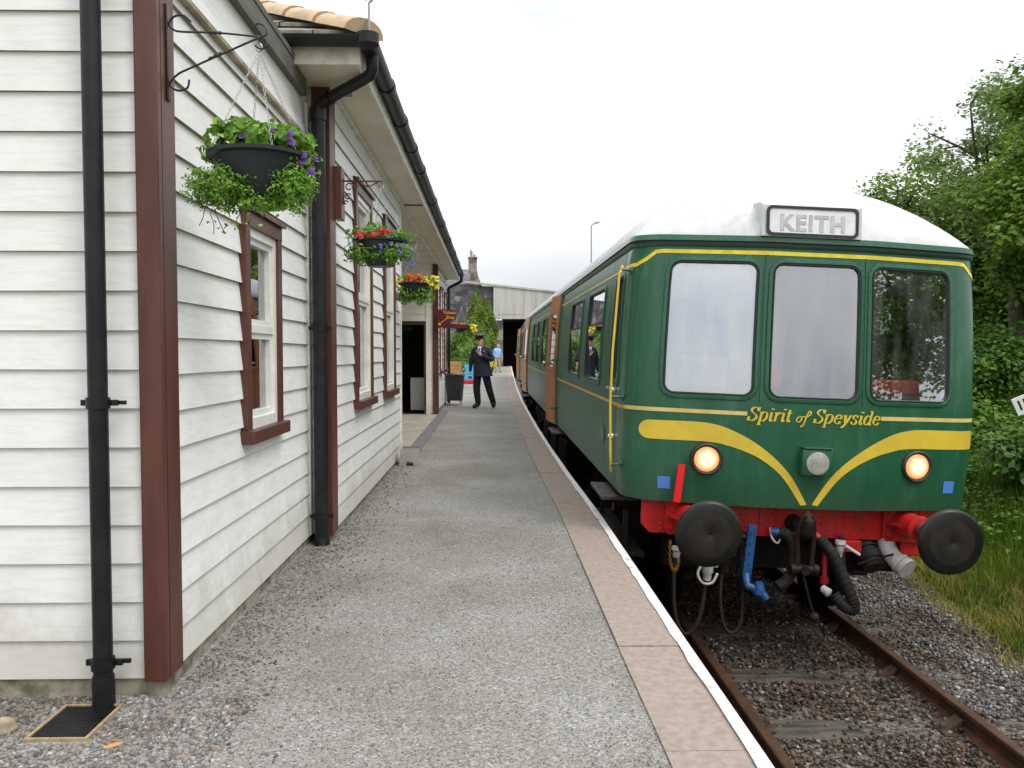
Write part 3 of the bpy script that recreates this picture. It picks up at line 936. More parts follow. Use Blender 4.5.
# plinths
pl = MB()
pl_boxes = []
class _P:
    def box(s, *a): MB().box(*a).build("plinth", CONC, bld)
pl = _P()
pl.box(-6.0, BX + 0.004, BY - 0.006, BY + 0.02, -0.05, ZB - 0.002)
pl.box(BX - 0.03, BX + 0.004, BY + 0.0205, 6.10, -0.05, ZB - 0.002)
pl.box(-1.28, -1.246, 6.10, 10.75, -0.05, ZB + 0.0)
pl.box(-1.28, -1.246, 17.9, 21.2, 0.0, 0.215)
pl.box(-1.52, -1.2465, 17.85, 17.8995, 0.0, 0.15)
# corner post
cp = MB(); cp.box(BX - 0.062, BX + 0.032, BY - 0.045, BY - 0.0, ZB - 0.005, 4.6, 0.006); cp.box(BX - 0.0, BX + 0.0325, BY + 0.0005, BY + 0.135, ZB - 0.003, 3.33)
cp.build("corner_board", BROWN, bld)
# weathered grey roof edge board
MB().box(BX + 0.012, BX + 0.055, BY - 0.02, 5.89, 3.33, 3.455).build("roof_edge_board", GREYB, bld)
MB().box(-6.0, BX + 0.06, BY + 0.01, 6.0, 3.46, 3.50).build("flat_roof", GREYB, bld)
# cream corner strip at the end of the annex wall
MB().box(BX + 0.0, BX + 0.03, 6.02, 6.10, ZB, 3.32).build("corner_strip", CREAMB, bld)

# main block
MX = -1.25
w2 = window(7.16, 8.12, 0.97, 3.02, MX); w3 = window(9.05, 10.0, 0.97, 3.02, MX)
m = MB()
boards(m, 'x', MX, 6.12, 10.75, ZB, 3.30, 0.160, ZB, [w2, w3], thick=0.021)
m.add([(MX + 0.012, 6.12, 3.30), (MX + 0.012, 10.75, 3.30), (MX + 0.03, 10.75, 3.45), (MX + 0.03, 6.12, 3.45)], [(0, 1, 2, 3)])
m.build("main_side_wall", [WHITEB, UNDERB], bld)
backing(MX, 6.12, 10.75, 0.0, 3.45, [w2, w3])
m = MB(); boards(m, 'y', 6.10, BX - 3.0, MX, ZB, 3.45, 0.16, ZB); m.build("main_end_wall", [WHITEB, UNDERB], bld)
MB().box(MX - 0.10, MX + 0.035, 6.055, 6.0985, ZB - 0.01, 3.45).box(MX + 0.0, MX + 0.0355, 6.0988, 6.26, ZB - 0.01, 3.44).build("corner_board", BROWN, bld)
MB().box(MX + 0.0, MX + 0.03, 10.68, 10.76, ZB, 3.44).build("corner_strip", CREAMB, bld)
# return wall at the start of the recess
m = MB(); m.box(-4.5, MX - 0.0, 10.752, 10.79, 0.0, 3.45); m.build("return_wall", CREAMB, bld)
# recess: far wall with the dark doorway
m = MB()
RY = 17.86
boards(m, 'y', RY, -5.0, -1.49, 2.19, 3.45, 0.16, 0.11)
boards(m, 'y', RY, -1.40, MX, 0.14, 3.45, 0.16, 0.11)
boards(m, 'y', RY, -5.0, -2.70, 0.05, 2.19, 0.16, 0.11)
m.build("recess_wall", [CREAMB, UNDERB], bld)
bk.box(-1.487, MX - 0.001, RY + 0.001, RY + 0.05, 0.1, 3.45); bk.box(-5.0, -1.488, RY + 0.001, RY + 0.05, 2.2, 3.45)
bk.box(-5.0, -2.72, RY + 0.001, RY + 0.05, 0.1, 2.2)
MB().box(-1.487, -1.40, RY - 0.03, RY + 0.02, 0.11, 3.45).build("corner_strip", CREAMB, bld)
d = MB(); d.box(-1.535, -1.488, RY - 0.035, RY + 0.08, 0.11, 2.19); d.box(-2.70, -1.537, RY - 0.036, RY + 0.08, 2.105, 2.19); d.box(-2.70, -2.64, RY - 0.035, RY + 0.08, 0.11, 2.1045)
dw = d.build("doorway", mk("dark_door_frame", (0.06, 0.028, 0.018), 0.5), bld)
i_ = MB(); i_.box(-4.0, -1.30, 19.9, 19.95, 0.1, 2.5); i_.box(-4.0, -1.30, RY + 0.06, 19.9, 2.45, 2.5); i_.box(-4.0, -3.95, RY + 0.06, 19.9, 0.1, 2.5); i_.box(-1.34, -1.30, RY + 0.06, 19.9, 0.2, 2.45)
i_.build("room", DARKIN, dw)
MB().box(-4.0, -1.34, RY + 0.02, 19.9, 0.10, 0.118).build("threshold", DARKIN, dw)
m = MB(); m.box(-2.17, -1.92, 19.0, 19.02, 2.0, 2.10)
m.build("green_exit_plate", mk("green_plate", (0.01, 0.12, 0.045), 0.5), dw)
# far block
w4 = window(18.55, 19.45, 1.0, 3.0, MX, lace=False); w5 = window(20.2, 21.0, 1.0, 3.0, MX, lace=False)
m = MB()
boards(m, 'x', MX, RY, 21.45, 0.22, 3.45, 0.16, 0.22, [w4, w5]); m.build("far_side_wall", [WHITEB, UNDERB], bld)
backing(MX, RY + 0.06, 21.45, 0.0, 3.45, [w4, w5])
bk.box(-5, MX, 21.45, 21.5, 0, 3.45)
MB().box(MX - 0.085, MX + 0.035, RY - 0.045, RY - 0.026, 0.12, 3.45).box(MX + 0.0, MX + 0.0352, RY - 0.0255, RY + 0.12, 0.12, 3.44).build("corner_board", BROWN, bld)

# eaves: soffit, fascia, gutter, hip roof
EX0, EY0, EY1, SZ = -0.925, 5.55, 21.75, 3.45
s = MB(); s.box(-7.0, EX0, EY0, EY1, SZ, SZ + 0.02); s.build("soffit", SOFF, bld)
MB().tube([(MX + 0.04, 6.3, SZ - 0.012), (MX + 0.04, 21.4, SZ - 0.012)], 0.022, 6).build("cornice_bead", FASC, bld)
MB().box(MX + 0.03, EX0 - 0.01, 10.745, 10.76, SZ - 0.016, SZ - 0.001).build("soffit_cable", IRON, bld)
f = MB(); f.box(EX0 + 0.0005, EX0 + 0.022, EY0 - 0.022, EY1, SZ - 0.02, SZ + 0.13); f.box(-7.0, EX0, EY0 - 0.0225, EY0 - 0.0005, SZ - 0.02, SZ + 0.13)
f.build("fascia", FASC, bld)
gm = MB()
def gutter_side(x, y0, y1, z, r=0.062):
    prof = [(x + r * math.cos(a), z + r * math.sin(a)) for a in np.linspace(PI, 2 * PI, 11)]
    prof2 = [(x + (r - 0.006) * math.cos(a), z + (r - 0.006) * math.sin(a)) for a in np.linspace(2 * PI, PI, 11)]
    gm.prism(prof + prof2, 'y', y0, y1)
def gutter_front(y, x0, x1, z, r=0.062):
    prof = [(y + r * math.cos(a), z + r * math.sin(a)) for a in np.linspace(PI, 2 * PI, 11)]
    prof2 = [(y + (r - 0.006) * math.cos(a), z + (r - 0.006) * math.sin(a)) for a in np.linspace(2 * PI, PI, 11)]
    gm.prism(prof + prof2, 'x', x0, x1)
GX = EX0 + 0.088; GY = EY0 - 0.088; GZ = SZ + 0.135
gutter_side(GX, GY + 0.0, EY1 - 0.05, GZ); gutter_front(GY, -7.0, GX, GZ)
yk = 6.4
while yk < 21.5:
    gm.lathe((GX, yk, GZ - 0.002), (0, 1, 0), [(0, 0.069), (0.09, 0.069)], 14, True, True); yk += 0.95 if yk < 9 else 1.9
gm.lathe((-1.75, GY, GZ - 0.002), (1, 0, 0), [(0, 0.069), (0.07, 0.069)], 14)
gm.lathe((GX, GY, GZ - 0.07), (0, 0, 1), [(0, 0.05), (0.02, 0.078), (0.09, 0.078)], 12)
gm.build("gutter", BLACKP, bld, smooth=True, angle=40)
rk = MB()
sl_ = math.tan(R(29))
def roofz(x, y): return min((EX0 + 0.06 - x), (y - EY0 + 0.06)) * sl_ + SZ + 0.155
# tile courses of the platform slope and the hip facing the camera
nrow = 14
for i in range(nrow):
    h0, h1 = 0.0 + i * 0.30, 0.0 + (i + 1) * 0.30
    z0 = SZ + 0.165 + h0 * sl_; z1 = SZ + 0.165 + h1 * sl_ - 0.012
    xx0, xx1 = EX0 + 0.08 - h0, EX0 + 0.08 - h1
    ya0, ya1 = EY0 - 0.08 + h0, EY0 - 0.08 + h1
    rk.add([(xx0, ya0, z0 + 0.022), (xx0, EY1, z0 + 0.022), (xx1, EY1, z1), (xx1, ya1, z1), (xx0, ya0, z0), (xx0, EY1, z0)], [(0, 1, 2, 3), (0, 4, 5, 1)])
    # front hip: separate tiles, each a little askew
    x = -6.6
    while x < xx0 - 0.05:
        x2 = min(x + 0.30, xx0)
        dz = random.uniform(-0.006, 0.01)
        xt = min(x2, xx1) if x2 > xx1 else x2
        rk.add([(x, ya0, z0 + 0.022 + dz), (x2 - 0.008, ya0, z0 + 0.022 + dz), (min(x2 - 0.008, max(x, xx1 + 0.001)), ya1, z1 + dz), (x, ya1, z1 + dz), (x, ya0, z0 - 0.004), (x2 - 0.008, ya0, z0 - 0.004)], [(0, 1, 2, 3), (0, 4, 5, 1)])
        x = x2
roof = rk.build("roof", TILE, bld)
MB().box(-7.0, EX0 + 0.0, EY0 + 0.0, EY1 - 0.01, SZ + 0.024, SZ + 0.16).build("roof_deck", DARKIN, roof)
hp = MB()
d_ = Vector((-1, 1, sl_)).normalized(); L_ = 0.42
p0 = Vector((EX0 + 0.07, EY0 - 0.07, SZ + 0.205))
sidev = Vector((1, 1, 0)).normalized(); upv = d_.cross(sidev).normalized()
if upv.z < 0: upv = -upv
for i in range(8):
    a = p0 + d_ * (i * L_); b = p0 + d_ * ((i + 1) * L_ - 0.02)
    ring0 = [a + sidev * (0.16 * math.cos(t)) + upv * (0.105 * math.sin(t) - 0.045) for t in np.linspace(0, PI, 9)]
    ring1 = [b + sidev * (0.145 * math.cos(t)) + upv * (0.095 * math.sin(t) - 0.045) for t in np.linspace(0, PI, 9)]
    n = 9
    hp.add(ring0 + ring1, [(j, j + 1, j + 1 + n, j + n) for j in range(n - 1)] + [tuple(range(n))] + [tuple(range(n, 2 * n))])
hp.build("hip_tiles", RIDGE, roof, smooth=True, angle=45)
MB().tube([(EX0 + 0.10, EY0 - 0.10, SZ + 0.17), (EX0 + 0.10, EY0 - 0.10, SZ + 0.36)], 0.009, 6).tube([(EX0 + 0.10 + 0.022 * math.sin(t), EY0 - 0.10, SZ + 0.385 - 0.022 * math.cos(t)) for t in np.linspace(0, 5.2, 10)], 0.008, 6).build("hip_iron", mk("lead_iron", (0.35, 0.34, 0.32), 0.5, metal=0.4), roof)

# downpipes
def clips(dpipe, x, y, zs, r, tail=False):
    for z in zs:
        m = MB()
        m.lathe((x, y, z - 0.022), (0, 0, 1), [(0, r + 0.008), (0.044, r + 0.008)], 16)
        m.box(x - r - 0.035, x + r + 0.035, y + 0.005, y + 0.02, z - 0.012, z + 0.012)
        if tail: m.box(x + 0.03, x + 0.10, y + 0.021, y + 0.034, z - 0.008, z + 0.008)
        m.build("clip", BLACKP, dpipe, smooth=True, angle=40)
m = MB()
DX, DY = -1.600, 3.275
m.tube([(DX, DY, 0.03), (DX, DY, 4.6)], 0.038, 18)
m.lathe((DX, DY, 0.02), (0, 0, 1), [(0, 0.044), (0.10, 0.044), (0.13, 0.042)], 18)
dp = m.build("downpipe", BLACKP, bld, smooth=True, angle=40)
clips(dp, DX, DY, [0.20, 1.27, 3.05], 0.038, True)
m = MB()
QX, QY = -1.285, 5.985
m.tube([(QX, QY, 0.04), (QX, QY, 3.24)], 0.052, 16)
m.tube(spline([(QX, QY, 3.20), (QX + 0.005, QY - 0.01, 3.27), (QX + 0.06, QY - 0.05, 3.31), (GX - 0.08, GY + 0.28, 3.40), (GX - 0.01, GY + 0.22, 3.43), (GX, GY + 0.2, 3.50), (GX, GY + 0.2, 3.56)], 6), 0.042, 14)
for z in (3.23,): m.lathe((QX, QY, z - 0.05), (0, 0, 1), [(0, 0.060), (0.09, 0.060)], 16)
m.lathe((QX + 0.07, QY - 0.055, 3.313), (GX - QX - 0.15, GY + 0.33 - QY, 0.09), [(0, 0.052), (0.05, 0.052)], 14)
m.lathe((QX, QY, 0.02), (0, 0, 1), [(0, 0.07), (0.03, 0.06), (0.08, 0.056)], 14)
dp2 = m.build("downpipe", BLACKP, bld, smooth=True, angle=40)
clips(dp2, QX, QY, [0.25, 1.66], 0.052)
m = MB()
m.tube(spline([(GX, 21.3, GZ - 0.04), (GX, 21.3, 3.42), (GX - 0.05, 21.36, 3.36), (MX + 0.12, 21.4, 3.24), (MX + 0.07, 21.4, 3.18), (MX + 0.07, 21.4, 3.05)], 5), 0.04, 10)
m.tube([(MX + 0.07, 21.4, 3.08), (MX + 0.07, 21.4, 0.15)], 0.04, 10)
m.build("downpipe", BLACKP, bld, smooth=True, angle=40)
# the pipe stub visible at the top of the gable wall
MB().tube([(-1.60, BY - 0.06, 3.09), (-1.52, BY - 0.02, 3.04)], 0.012, 8).build("pipe_stub", BLACKP, bld)
# small security lamp under the eaves
sl0 = MB(); sl0.box(-1.13, -1.03, 6.02, 6.12, 3.40, 3.4495, 0.012)
sv = sl0.build("security_lamp", WHITEF, bld)
MB().box(-1.115, -1.045, 6.005, 6.019, 3.405, 3.438, 0.004).box(-1.11, -1.05, 6.035, 6.105, 3.393, 3.3995).build("lens", mk("smoked_lens", (0.02, 0.02, 0.025), 0.15), sv)
ws.__exit__()

# ================================================================== TRAIN
GREEN = None
def mk_green():
    m, nt, b = nodes_of("carriage_green_paint")
    t = tex(nt, "ShaderNodeTexNoise", 3.6, 9, stretch=(1.6, 1, 0.45), rough=0.75)
    r = ramp(nt, [(0.30, (0.009, 0.072, 0.033)), (0.56, (0.016, 0.104, 0.050)), (0.74, (0.055, 0.16, 0.10))])
    nt.links.new(t.outputs['Fac'], r.inputs[0])
    t2 = tex(nt, "ShaderNodeTexNoise", 22.0, 8, stretch=(1, 1, 0.7), rough=0.75)
    r2 = ramp(nt, [(0.685, (0, 0, 0)), (0.71, (1, 1, 1))])
    nt.links.new(t2.outputs['Fac'], r2.inputs[0])
    mx = nt.nodes.new("ShaderNodeMixRGB")
    nt.links.new(r2.outputs[0], mx.inputs[0]); nt.links.new(r.outputs[0], mx.inputs[1]); mx.inputs[2].default_value = (0.006, 0.035, 0.022, 1)
    # road dirt thrown up on the lower panels
    tc = nt.nodes.new("ShaderNodeTexCoord"); sp = nt.nodes.new("ShaderNodeSeparateXYZ"); nt.links.new(tc.outputs['Object'], sp.inputs[0])
    mr = nt.nodes.new("ShaderNodeMapRange"); mr.inputs['From Min'].default_value = 1.42; mr.inputs['From Max'].default_value = 1.14
    nt.links.new(sp.outputs[2], mr.inputs['Value'])
    ml = nt.nodes.new("ShaderNodeMath"); ml.operation = 'MULTIPLY'; nt.links.new(mr.outputs[0], ml.inputs[0]); nt.links.new(t.outputs['Fac'], ml.inputs[1])
    mx2 = nt.nodes.new("ShaderNodeMixRGB"); nt.links.new(ml.outputs[0], mx2.inputs[0]); nt.links.new(mx.outputs[0], mx2.inputs[1]); mx2.inputs[2].default_value = (0.03, 0.045, 0.03, 1)
    nt.links.new(mx2.outputs[0], b.inputs['Base Color'])
    b.inputs['Roughness'].default_value = 0.30
    b.inputs['Coat Weight'].default_value = 0.2; b.inputs['Coat Roughness'].default_value = 0.10
    t3 = tex(nt, "ShaderNodeTexNoise", 2.2, 3)
    bump(nt, b, t3.outputs['Fac'], 0.25, 0.02)
    return m
GREEN = mk_green()
GSIDE = mk("carriage_side_green", (0.008, 0.098, 0.048), 0.30, col2=(0.030, 0.085, 0.048), vs=2.2, lo=0.4, hi=0.8, coat=0.0, spec=0.22, bmp=0.12, bs=2.0, bd=0.02)
ROOFW = mk("roof_white_paint", (0.60, 0.61, 0.62), 0.5, col2=(0.42, 0.42, 0.40), vs=9, lo=0.42, hi=0.85, detail=9, bmp=0.15, bs=5, bd=0.01)
ROOFG = mk("roof_grey_paint", (0.50, 0.51, 0.52), 0.45, col2=(0.34, 0.35, 0.36), vs=4, lo=0.4, hi=0.8)
YEL = mk("warning_yellow", (0.72, 0.52, 0.045), 0.35, col2=(0.64, 0.46, 0.05), vs=5)
PALEY = mk("lining_pale_yellow", (0.72, 0.56, 0.20), 0.4, col2=(0.62, 0.46, 0.13), vs=6)
BRIGHTY = mk("lining_yellow", (0.80, 0.68, 0.04), 0.4, col2=(0.66, 0.52, 0.04), vs=9)
GOLDY = mk("lining_gold", (0.55, 0.33, 0.05), 0.4, col2=(0.42, 0.25, 0.05), vs=9)
RUBBER = mk("window_rubber", (0.012, 0.014, 0.014), 0.5)
REDB = mk("buffer_beam_red", (0.50, 0.012, 0.012), 0.45, col2=(0.26, 0.016, 0.014), vs=9, lo=0.45, hi=0.75, detail=9, bmp=0.15, bs=30)
BUFM = mk("buffer_face_black", (0.007, 0.0075, 0.008), 0.36, spec=0.35, col2=(0.014, 0.013, 0.012), vs=5, bmp=0.1, bs=20)
BUFW = mk("buffer_worn_centre", (0.022, 0.017, 0.013), 0.5, spec=0.35, col2=(0.011, 0.010, 0.009), vs=9)
UNDER = mk("underframe_grime", (0.006, 0.005, 0.0045), 0.85, spec=0.2, col2=(0.014, 0.010, 0.008), vs=5, bmp=0.4, bs=20)
GRIME = mk("coupling_grime", (0.022, 0.013, 0.010), 0.6, spec=0.3, col2=(0.012, 0.008, 0.007), vs=14, bmp=0.3, bs=50, metal=0.2)
HOSE = mk("rubber_hose", (0.009, 0.009, 0.009), 0.7, spec=0.3, col2=(0.018, 0.015, 0.013), vs=14)
HOSEB = mk("brown_hose", (0.020, 0.012, 0.010), 0.7, spec=0.3, col2=(0.012, 0.009, 0.008), vs=14)
WHITEV = mk("white_valve", (0.50, 0.49, 0.47), 0.5, col2=(0.35, 0.33, 0.30), vs=18, lo=0.5, hi=0.7)
BLUEV = mk("blue_pipe_paint", (0.010, 0.085, 0.26), 0.5, col2=(0.008, 0.05, 0.16), vs=14)
BLUES = mk("blue_square", (0.07, 0.22, 0.60), 0.5)
WOODO = mk("varnished_door_inside", (0.42, 0.16, 0.055), 0.45, col2=(0.32, 0.115, 0.04), vs=3, stretch=(4, 4, 0.6), bmp=0.2, bs=30)
GLF = mk_glass("cab_glass", 0.66, (0.5, 0.52, 0.52), gcol=(0.93, 0.95, 1.0), painted_sheen=0.16)
GLS = mk_glass("carriage_glass", 0.42, (0.55, 0.6, 0.58))
LAMPW = mk_emit("lit_headlight", (1.0, 0.74, 0.44), 1.15)
LAMPM = mk_emit("headlight_mid_glow", (1.0, 0.55, 0.26), 0.95)
LAMPR = mk_emit("headlight_rim_glow", (1.0, 0.36, 0.13), 0.78)
LENS = mk("marker_lens", (0.42, 0.42, 0.36), 0.12, col2=(0.30, 0.30, 0.26), vs=12, coat=1.0)
STEELR = mk("lamp_rim", (0.05, 0.045, 0.04), 0.4, metal=0.5)
CHROME = mk("door_handle_metal", (0.6, 0.6, 0.58), 0.25, metal=0.9)
GOLDC = mk("brass_chain", (0.45, 0.24, 0.05), 0.4, metal=0.7)
CABW = mk("cab_interior_cream", (0.75, 0.74, 0.70), 0.7)
CABD = mk("cab_interior_dark", (0.05, 0.045, 0.04), 0.7)
CABR = mk("cab_red_panel", (0.45, 0.05, 0.035), 0.5)
CURT = mk("blue_seat_cloth", (0.03, 0.07, 0.20), 0.9)

WL = 1.395
plan = spline([(0, 0, 0), (0.38, 0.003, 0), (0.46, 0.012, 0), (0.77, 0.066, 0), (1.11, 0.130, 0), (1.23, 0.165, 0), (1.325, 0.225, 0), (1.378, 0.30, 0), (1.394, 0.39, 0), (1.395, 0.50, 0)], 6)
PX = np.array([p.x for p in plan]); PY = np.array([p.y for p in plan])
PS = np.concatenate([[0], np.cumsum(np.hypot(np.diff(PX), np.diff(PY)))])
S_END = float(PS[-1]); Y_END = float(PY[-1])
def s_of_x(x): return math.copysign(float(np.interp(abs(x), PX, PS)), x)
def s_of_y(y, sgn=-1): return sgn * (S_END + (y - Y_END)) if y >= Y_END else sgn * float(np.interp(y, PY, PS))
def width(z): return float(np.interp(z, [1.10, 1.3, 1.6, 1.95, 2.4, 2.8, 3.05, 3.24], [1.365, 1.390, 1.405, 1.410, 1.405, 1.388, 1.368, 1.340]))
def lean(z, a):
    """The end leans back above the waist; this fades out along the sides."""
    l = 0.055 * max(0.0, z - 1.9) + 0.03 * max(0.0, 1.5 - z)
    return l * max(0.0, 1.0 - max(0.0, a - S_END) / 0.5) 
def PB(s, z):
    a = abs(s)
    if a <= S_END:
        x, y = float(np.interp(a, PS, PX)), float(np.interp(a, PS, PY))
    else:
        x, y = WL, Y_END + a - S_END
    return Vector((math.copysign(x, s) * width(z) / WL, y + lean(z, a), z))
def PN(s, z):
    du = PB(s + 0.01, z) - PB(s - 0.01, z); dv = PB(s, z + 0.01) - PB(s, z - 0.01)
    n = du.cross(dv); n.normalize()
    return n
def PF(s, z, off=0.0):
    return PB(s, z) + PN(s, z) * off
# check the normal points outward (towards -y at the front)
assert PN(0.01, 1.5).y < 0

def rrect(s0, s1, z0, z1, r, n=5):
    """Rounded rectangle outline in (s, z)."""
    out = []
    for (cx, cz, a0) in ((s1 - r, z1 - r, 0), (s0 + r, z1 - r, 90), (s0 + r, z0 + r, 180), (s1 - r, z0 + r, 270)):
        for k in range(n + 1):
            a = R(a0 + 90 * k / n); out.append((cx + r * math.cos(a), cz + r * math.sin(a)))
    return out
def dens(poly, step=0.12):
    out = []
    for i in range(len(poly)):
        a, b = poly[i], poly[(i + 1) % len(poly)]
        n = max(1, int(math.hypot(b[0] - a[0], b[1] - a[1]) / step))
        for k in range(n): out.append((a[0] + (b[0] - a[0]) * k / n, a[1] + (b[1] - a[1]) * k / n))
    return out
def ring_bands(m, s0, s1, z0, z1, r, seq):
    """seq: list of (growth outward, offset from skin). Same point count on every loop."""
    loops = []
    for gr, off in seq:
        rr = max(0.004, r + gr)
        lp = rrect(s0 - gr, s1 + gr, z0 - gr, z1 + gr, rr)
        # equal subdivision per edge
        out = []
        for i in range(len(lp)):
            a, b = lp[i], lp[(i + 1) % len(lp)]
            n = 6 if i % 6 == 5 else 1
            for k in range(n): out.append((a[0] + (b[0] - a[0]) * k / n, a[1] + (b[1] - a[1]) * k / n))
        loops.append([PF(p[0], p[1], off) for p in out])
    n = len(loops[0])
    vs = [p for l in loops for p in l]
    fs = [(i * n + j, i * n + (j + 1) % n, (i + 1) * n + (j + 1) % n, (i + 1) * n + j) for i in range(len(loops) - 1) for j in range(n)]
    m.add(vs, fs)
def pane(m, s0, s1, z0, z1, off, nx=6, nz=6, flat=True):
    if flat:
        c = [PF(s0, z0, off), PF(s1, z0, off), PF(s1, z1, off), PF(s0, z1, off)]
        m.add(c, [(0, 1, 2, 3)])
    else:
        m.grid(lambda u, v: PF(u, v, off), list(np.linspace(s0, s1, nx)), list(np.linspace(z0, z1, nz)))
def ribbon(m, pts, w, off):
    """Flat stripe of width w along points (s, z) laid just over the skin."""
    fine = [pts[0]]
    for a, b in zip(pts[:-1], pts[1:]):
        k = 1 if min(abs(a[0]), abs(b[0])) > S_END + 0.1 else max(1, int(math.hypot(b[0] - a[0], b[1] - a[1]) / 0.025))
        fine += [(a[0] + (b[0] - a[0]) * i / k, a[1] + (b[1] - a[1]) * i / k) for i in range(1, k + 1)]
    pts = fine
    out = []
    for i, (s, z) in enumerate(pts):
        a = pts[max(0, i - 1)]; b = pts[min(len(pts) - 1, i + 1)]
        d = Vector((b[0] - a[0], b[1] - a[1])).normalized(); nrm = Vector((-d.y, d.x))
        out.append((PF(s + nrm.x * w / 2, z + nrm.y * w / 2, off), PF(s - nrm.x * w / 2, z - nrm.y * w / 2, off)))
    vs = [p for q in out for p in q]
    fs = [(2 * i, 2 * i + 1, 2 * i + 3, 2 * i + 2) for i in range(len(out) - 1)]
    m.add(vs, fs)
def lin(a, b, step=0.08):
    n = max(1, int(abs(b - a) / step)); return [a + (b - a) * i / n for i in range(n + 1)]

CAR_L = 17.7
ZB0, ZT = 1.175, 3.18
def side_windows(doors):
    """Returns rectangular openings in (y0, y1, z0, z1, kind) for the platform side."""
    return doors

def make_carriage(front, sides, label, loc, rot, door_ys):
    t = thing("railway_carriage", label, "train carriage", loc, rot, "carriages of the green train")
    sgn = -1
    openings = []                                   # (s0, s1, z0, z1) with s0 < s1
    for (y0, y1, z0, z1, kind) in sides:
        for sg in (-1, 1):
            a, b = s_of_y(y0, sg), s_of_y(y1, sg)
            openings.append((min(a, b), max(a, b), z0, z1, kind, sg))
    fw = []
    if front:
        for (x0, x1) in ((-0.345, 0.315), (-1.108, -0.470), (0.420, 1.075)):
            fw.append((s_of_x(x0), s_of_x(x1), 2.014, 3.012))
    SL = S_END + CAR_L - Y_END
    sset = set()
    for v in np.linspace(-S_END, S_END, 61): sset.add(round(float(v), 4))
    for v in np.arange(S_END + 0.3, SL, 0.5): sset.add(round(float(v), 4)); sset.add(-round(float(v), 4))
    sset |= {round(SL, 4), -round(SL, 4)}
    zset = set(round(float(v), 4) for v in np.linspace(ZB0, ZT, 15))
    allop = [o[:4] for o in openings] + fw
    for o in allop:
        sset |= {round(o[0], 4), round(o[1], 4)}; zset |= {round(o[2], 4), round(o[3], 4)}
    ss = sorted(sset); zs = sorted(zset)
    # drop slivers
    def clean(a, keepers):
        out = [a[0]]
        for v in a[1:]:
            if v - out[-1] < 0.012 and v not in keepers: continue
            out.append(v)
        return out
    ks = set(round(v, 4) for o in allop for v in o[:2]); kz = set(round(v, 4) for o in allop for v in o[2:4])
    ss = clean(ss, ks); zs = clean(zs, kz)
    body = MB()
    vs = [PF(s, z) for z in zs for s in ss]; n = len(ss); fs = []; mi = []
    for j in range(len(zs) - 1):
        for i in range(n - 1):
            cs, cz = (ss[i] + ss[i + 1]) / 2, (zs[j] + zs[j + 1]) / 2
            if any(o[0] < cs < o[1] and o[2] < cz < o[3] for o in allop): continue
            fs.append((j * n + i, j * n + i + 1, (j + 1) * n + i + 1, (j + 1) * n + i)); mi.append(1 if abs(cs) > S_END + 0.05 else 0)
    body.v = vs; body.f = fs; body.m = mi
    # rear end panel and underside lip
    w0 = width(1.9)
    body.mi = 1
    body.add([(-width(z) * sg, CAR_L - 0.001, z) for z in (1.15, 1.6, 1.95, 2.4, 2.8, 3.2) for sg in (1, -1)], [(2 * i, 2 * i + 1, 2 * i + 3, 2 * i + 2) for i in range(5)])
    b = body.build("body", [GREEN, GSIDE], t, smooth=True, angle=50)
    lip = MB(); lip.grid(lambda u, v: PF(u, ZB0, 0.0) + Vector((0, 0.0, 0)) - PN(u, 1.5) * 0.05 * v, ss, [0, 1])
    # roof ---------------------------------------------------------------
    rf = MB()
    us = [math.sin(v) for v in np.linspace(-PI / 2, PI / 2, 37)]
    HR = 0.55
    def roof_fn(u, q):
        """u -1..1 across, q metres behind the front line."""
        w = 1.352
        x = u * w
        yf = float(np.interp(abs(x) * WL / 1.352, PX, PY)) + 0.055 * 1.3 if front else 0.0
        hx = max(0.0, 1 - abs(u) ** 2.25) ** 0.62
        if front:
            tq = min(1.0, q / 0.95); hy = (1 - (1 - tq) ** 2.3) ** 0.78
        else:
            hy = 1.0
        yb = yf * max(0.0, 1 - q / 1.2) + q - 0.02
        return (x, yb, 3.214 + HR * hx * hy)
    qs = [0, 0.01, 0.03, 0.06, 0.10, 0.15, 0.22, 0.30, 0.4, 0.52, 0.66, 0.8, 0.95, 1.2, 2, 4, 7, 11, 14, CAR_L] if front else [0, 4, 8, 12, CAR_L]
    if front:
        r1 = MB().grid(roof_fn, us, qs[:14]).build("roof", ROOFW, t, smooth=True)
        r2 = MB().grid(roof_fn, us, qs[13:])
        r2.build("roof_skin", ROOFG, r1, smooth=True)
    else:
        r1 = MB().grid(roof_fn, us, qs).build("roof", ROOFG, t, smooth=True)
    # gutter strip and cornice round the top of the body
    cs_ = [s for s in ss]
    gt = MB()
    def band(z0, z1, o0, o1):
        vs = []
        for s in cs_:
            vs += [PF(s, z0, o0 * 0.1), PF(s, z0, o0), PF(s, z1, o1), PF(s, z1, -0.02)]
        m_ = len(cs_); f_ = []
        for i in range(m_ - 1):
            a = 4 * i
            f_ += [(a, a + 1, a + 5, a + 4), (a + 1, a + 2, a + 6, a + 5), (a + 2, a + 3, a + 7, a + 6)]
        gt.add(vs, f_)
    gt.mi = 0; band(3.132, 3.146, 0.012, 0.022)
    gt.mi = 1; band(3.146, 3.172, 0.020, 0.020)
    gt.mi = 0; band(3.173, 3.216, 0.034, 0.028)
    gt.build("rain_gutter", [GREEN, RUBBER], b, smooth=True, angle=40)
    # livery -----------------------------------------------------------------
    far = -(SL - 0.02)
    lv = MB()
    lv.mi = 0
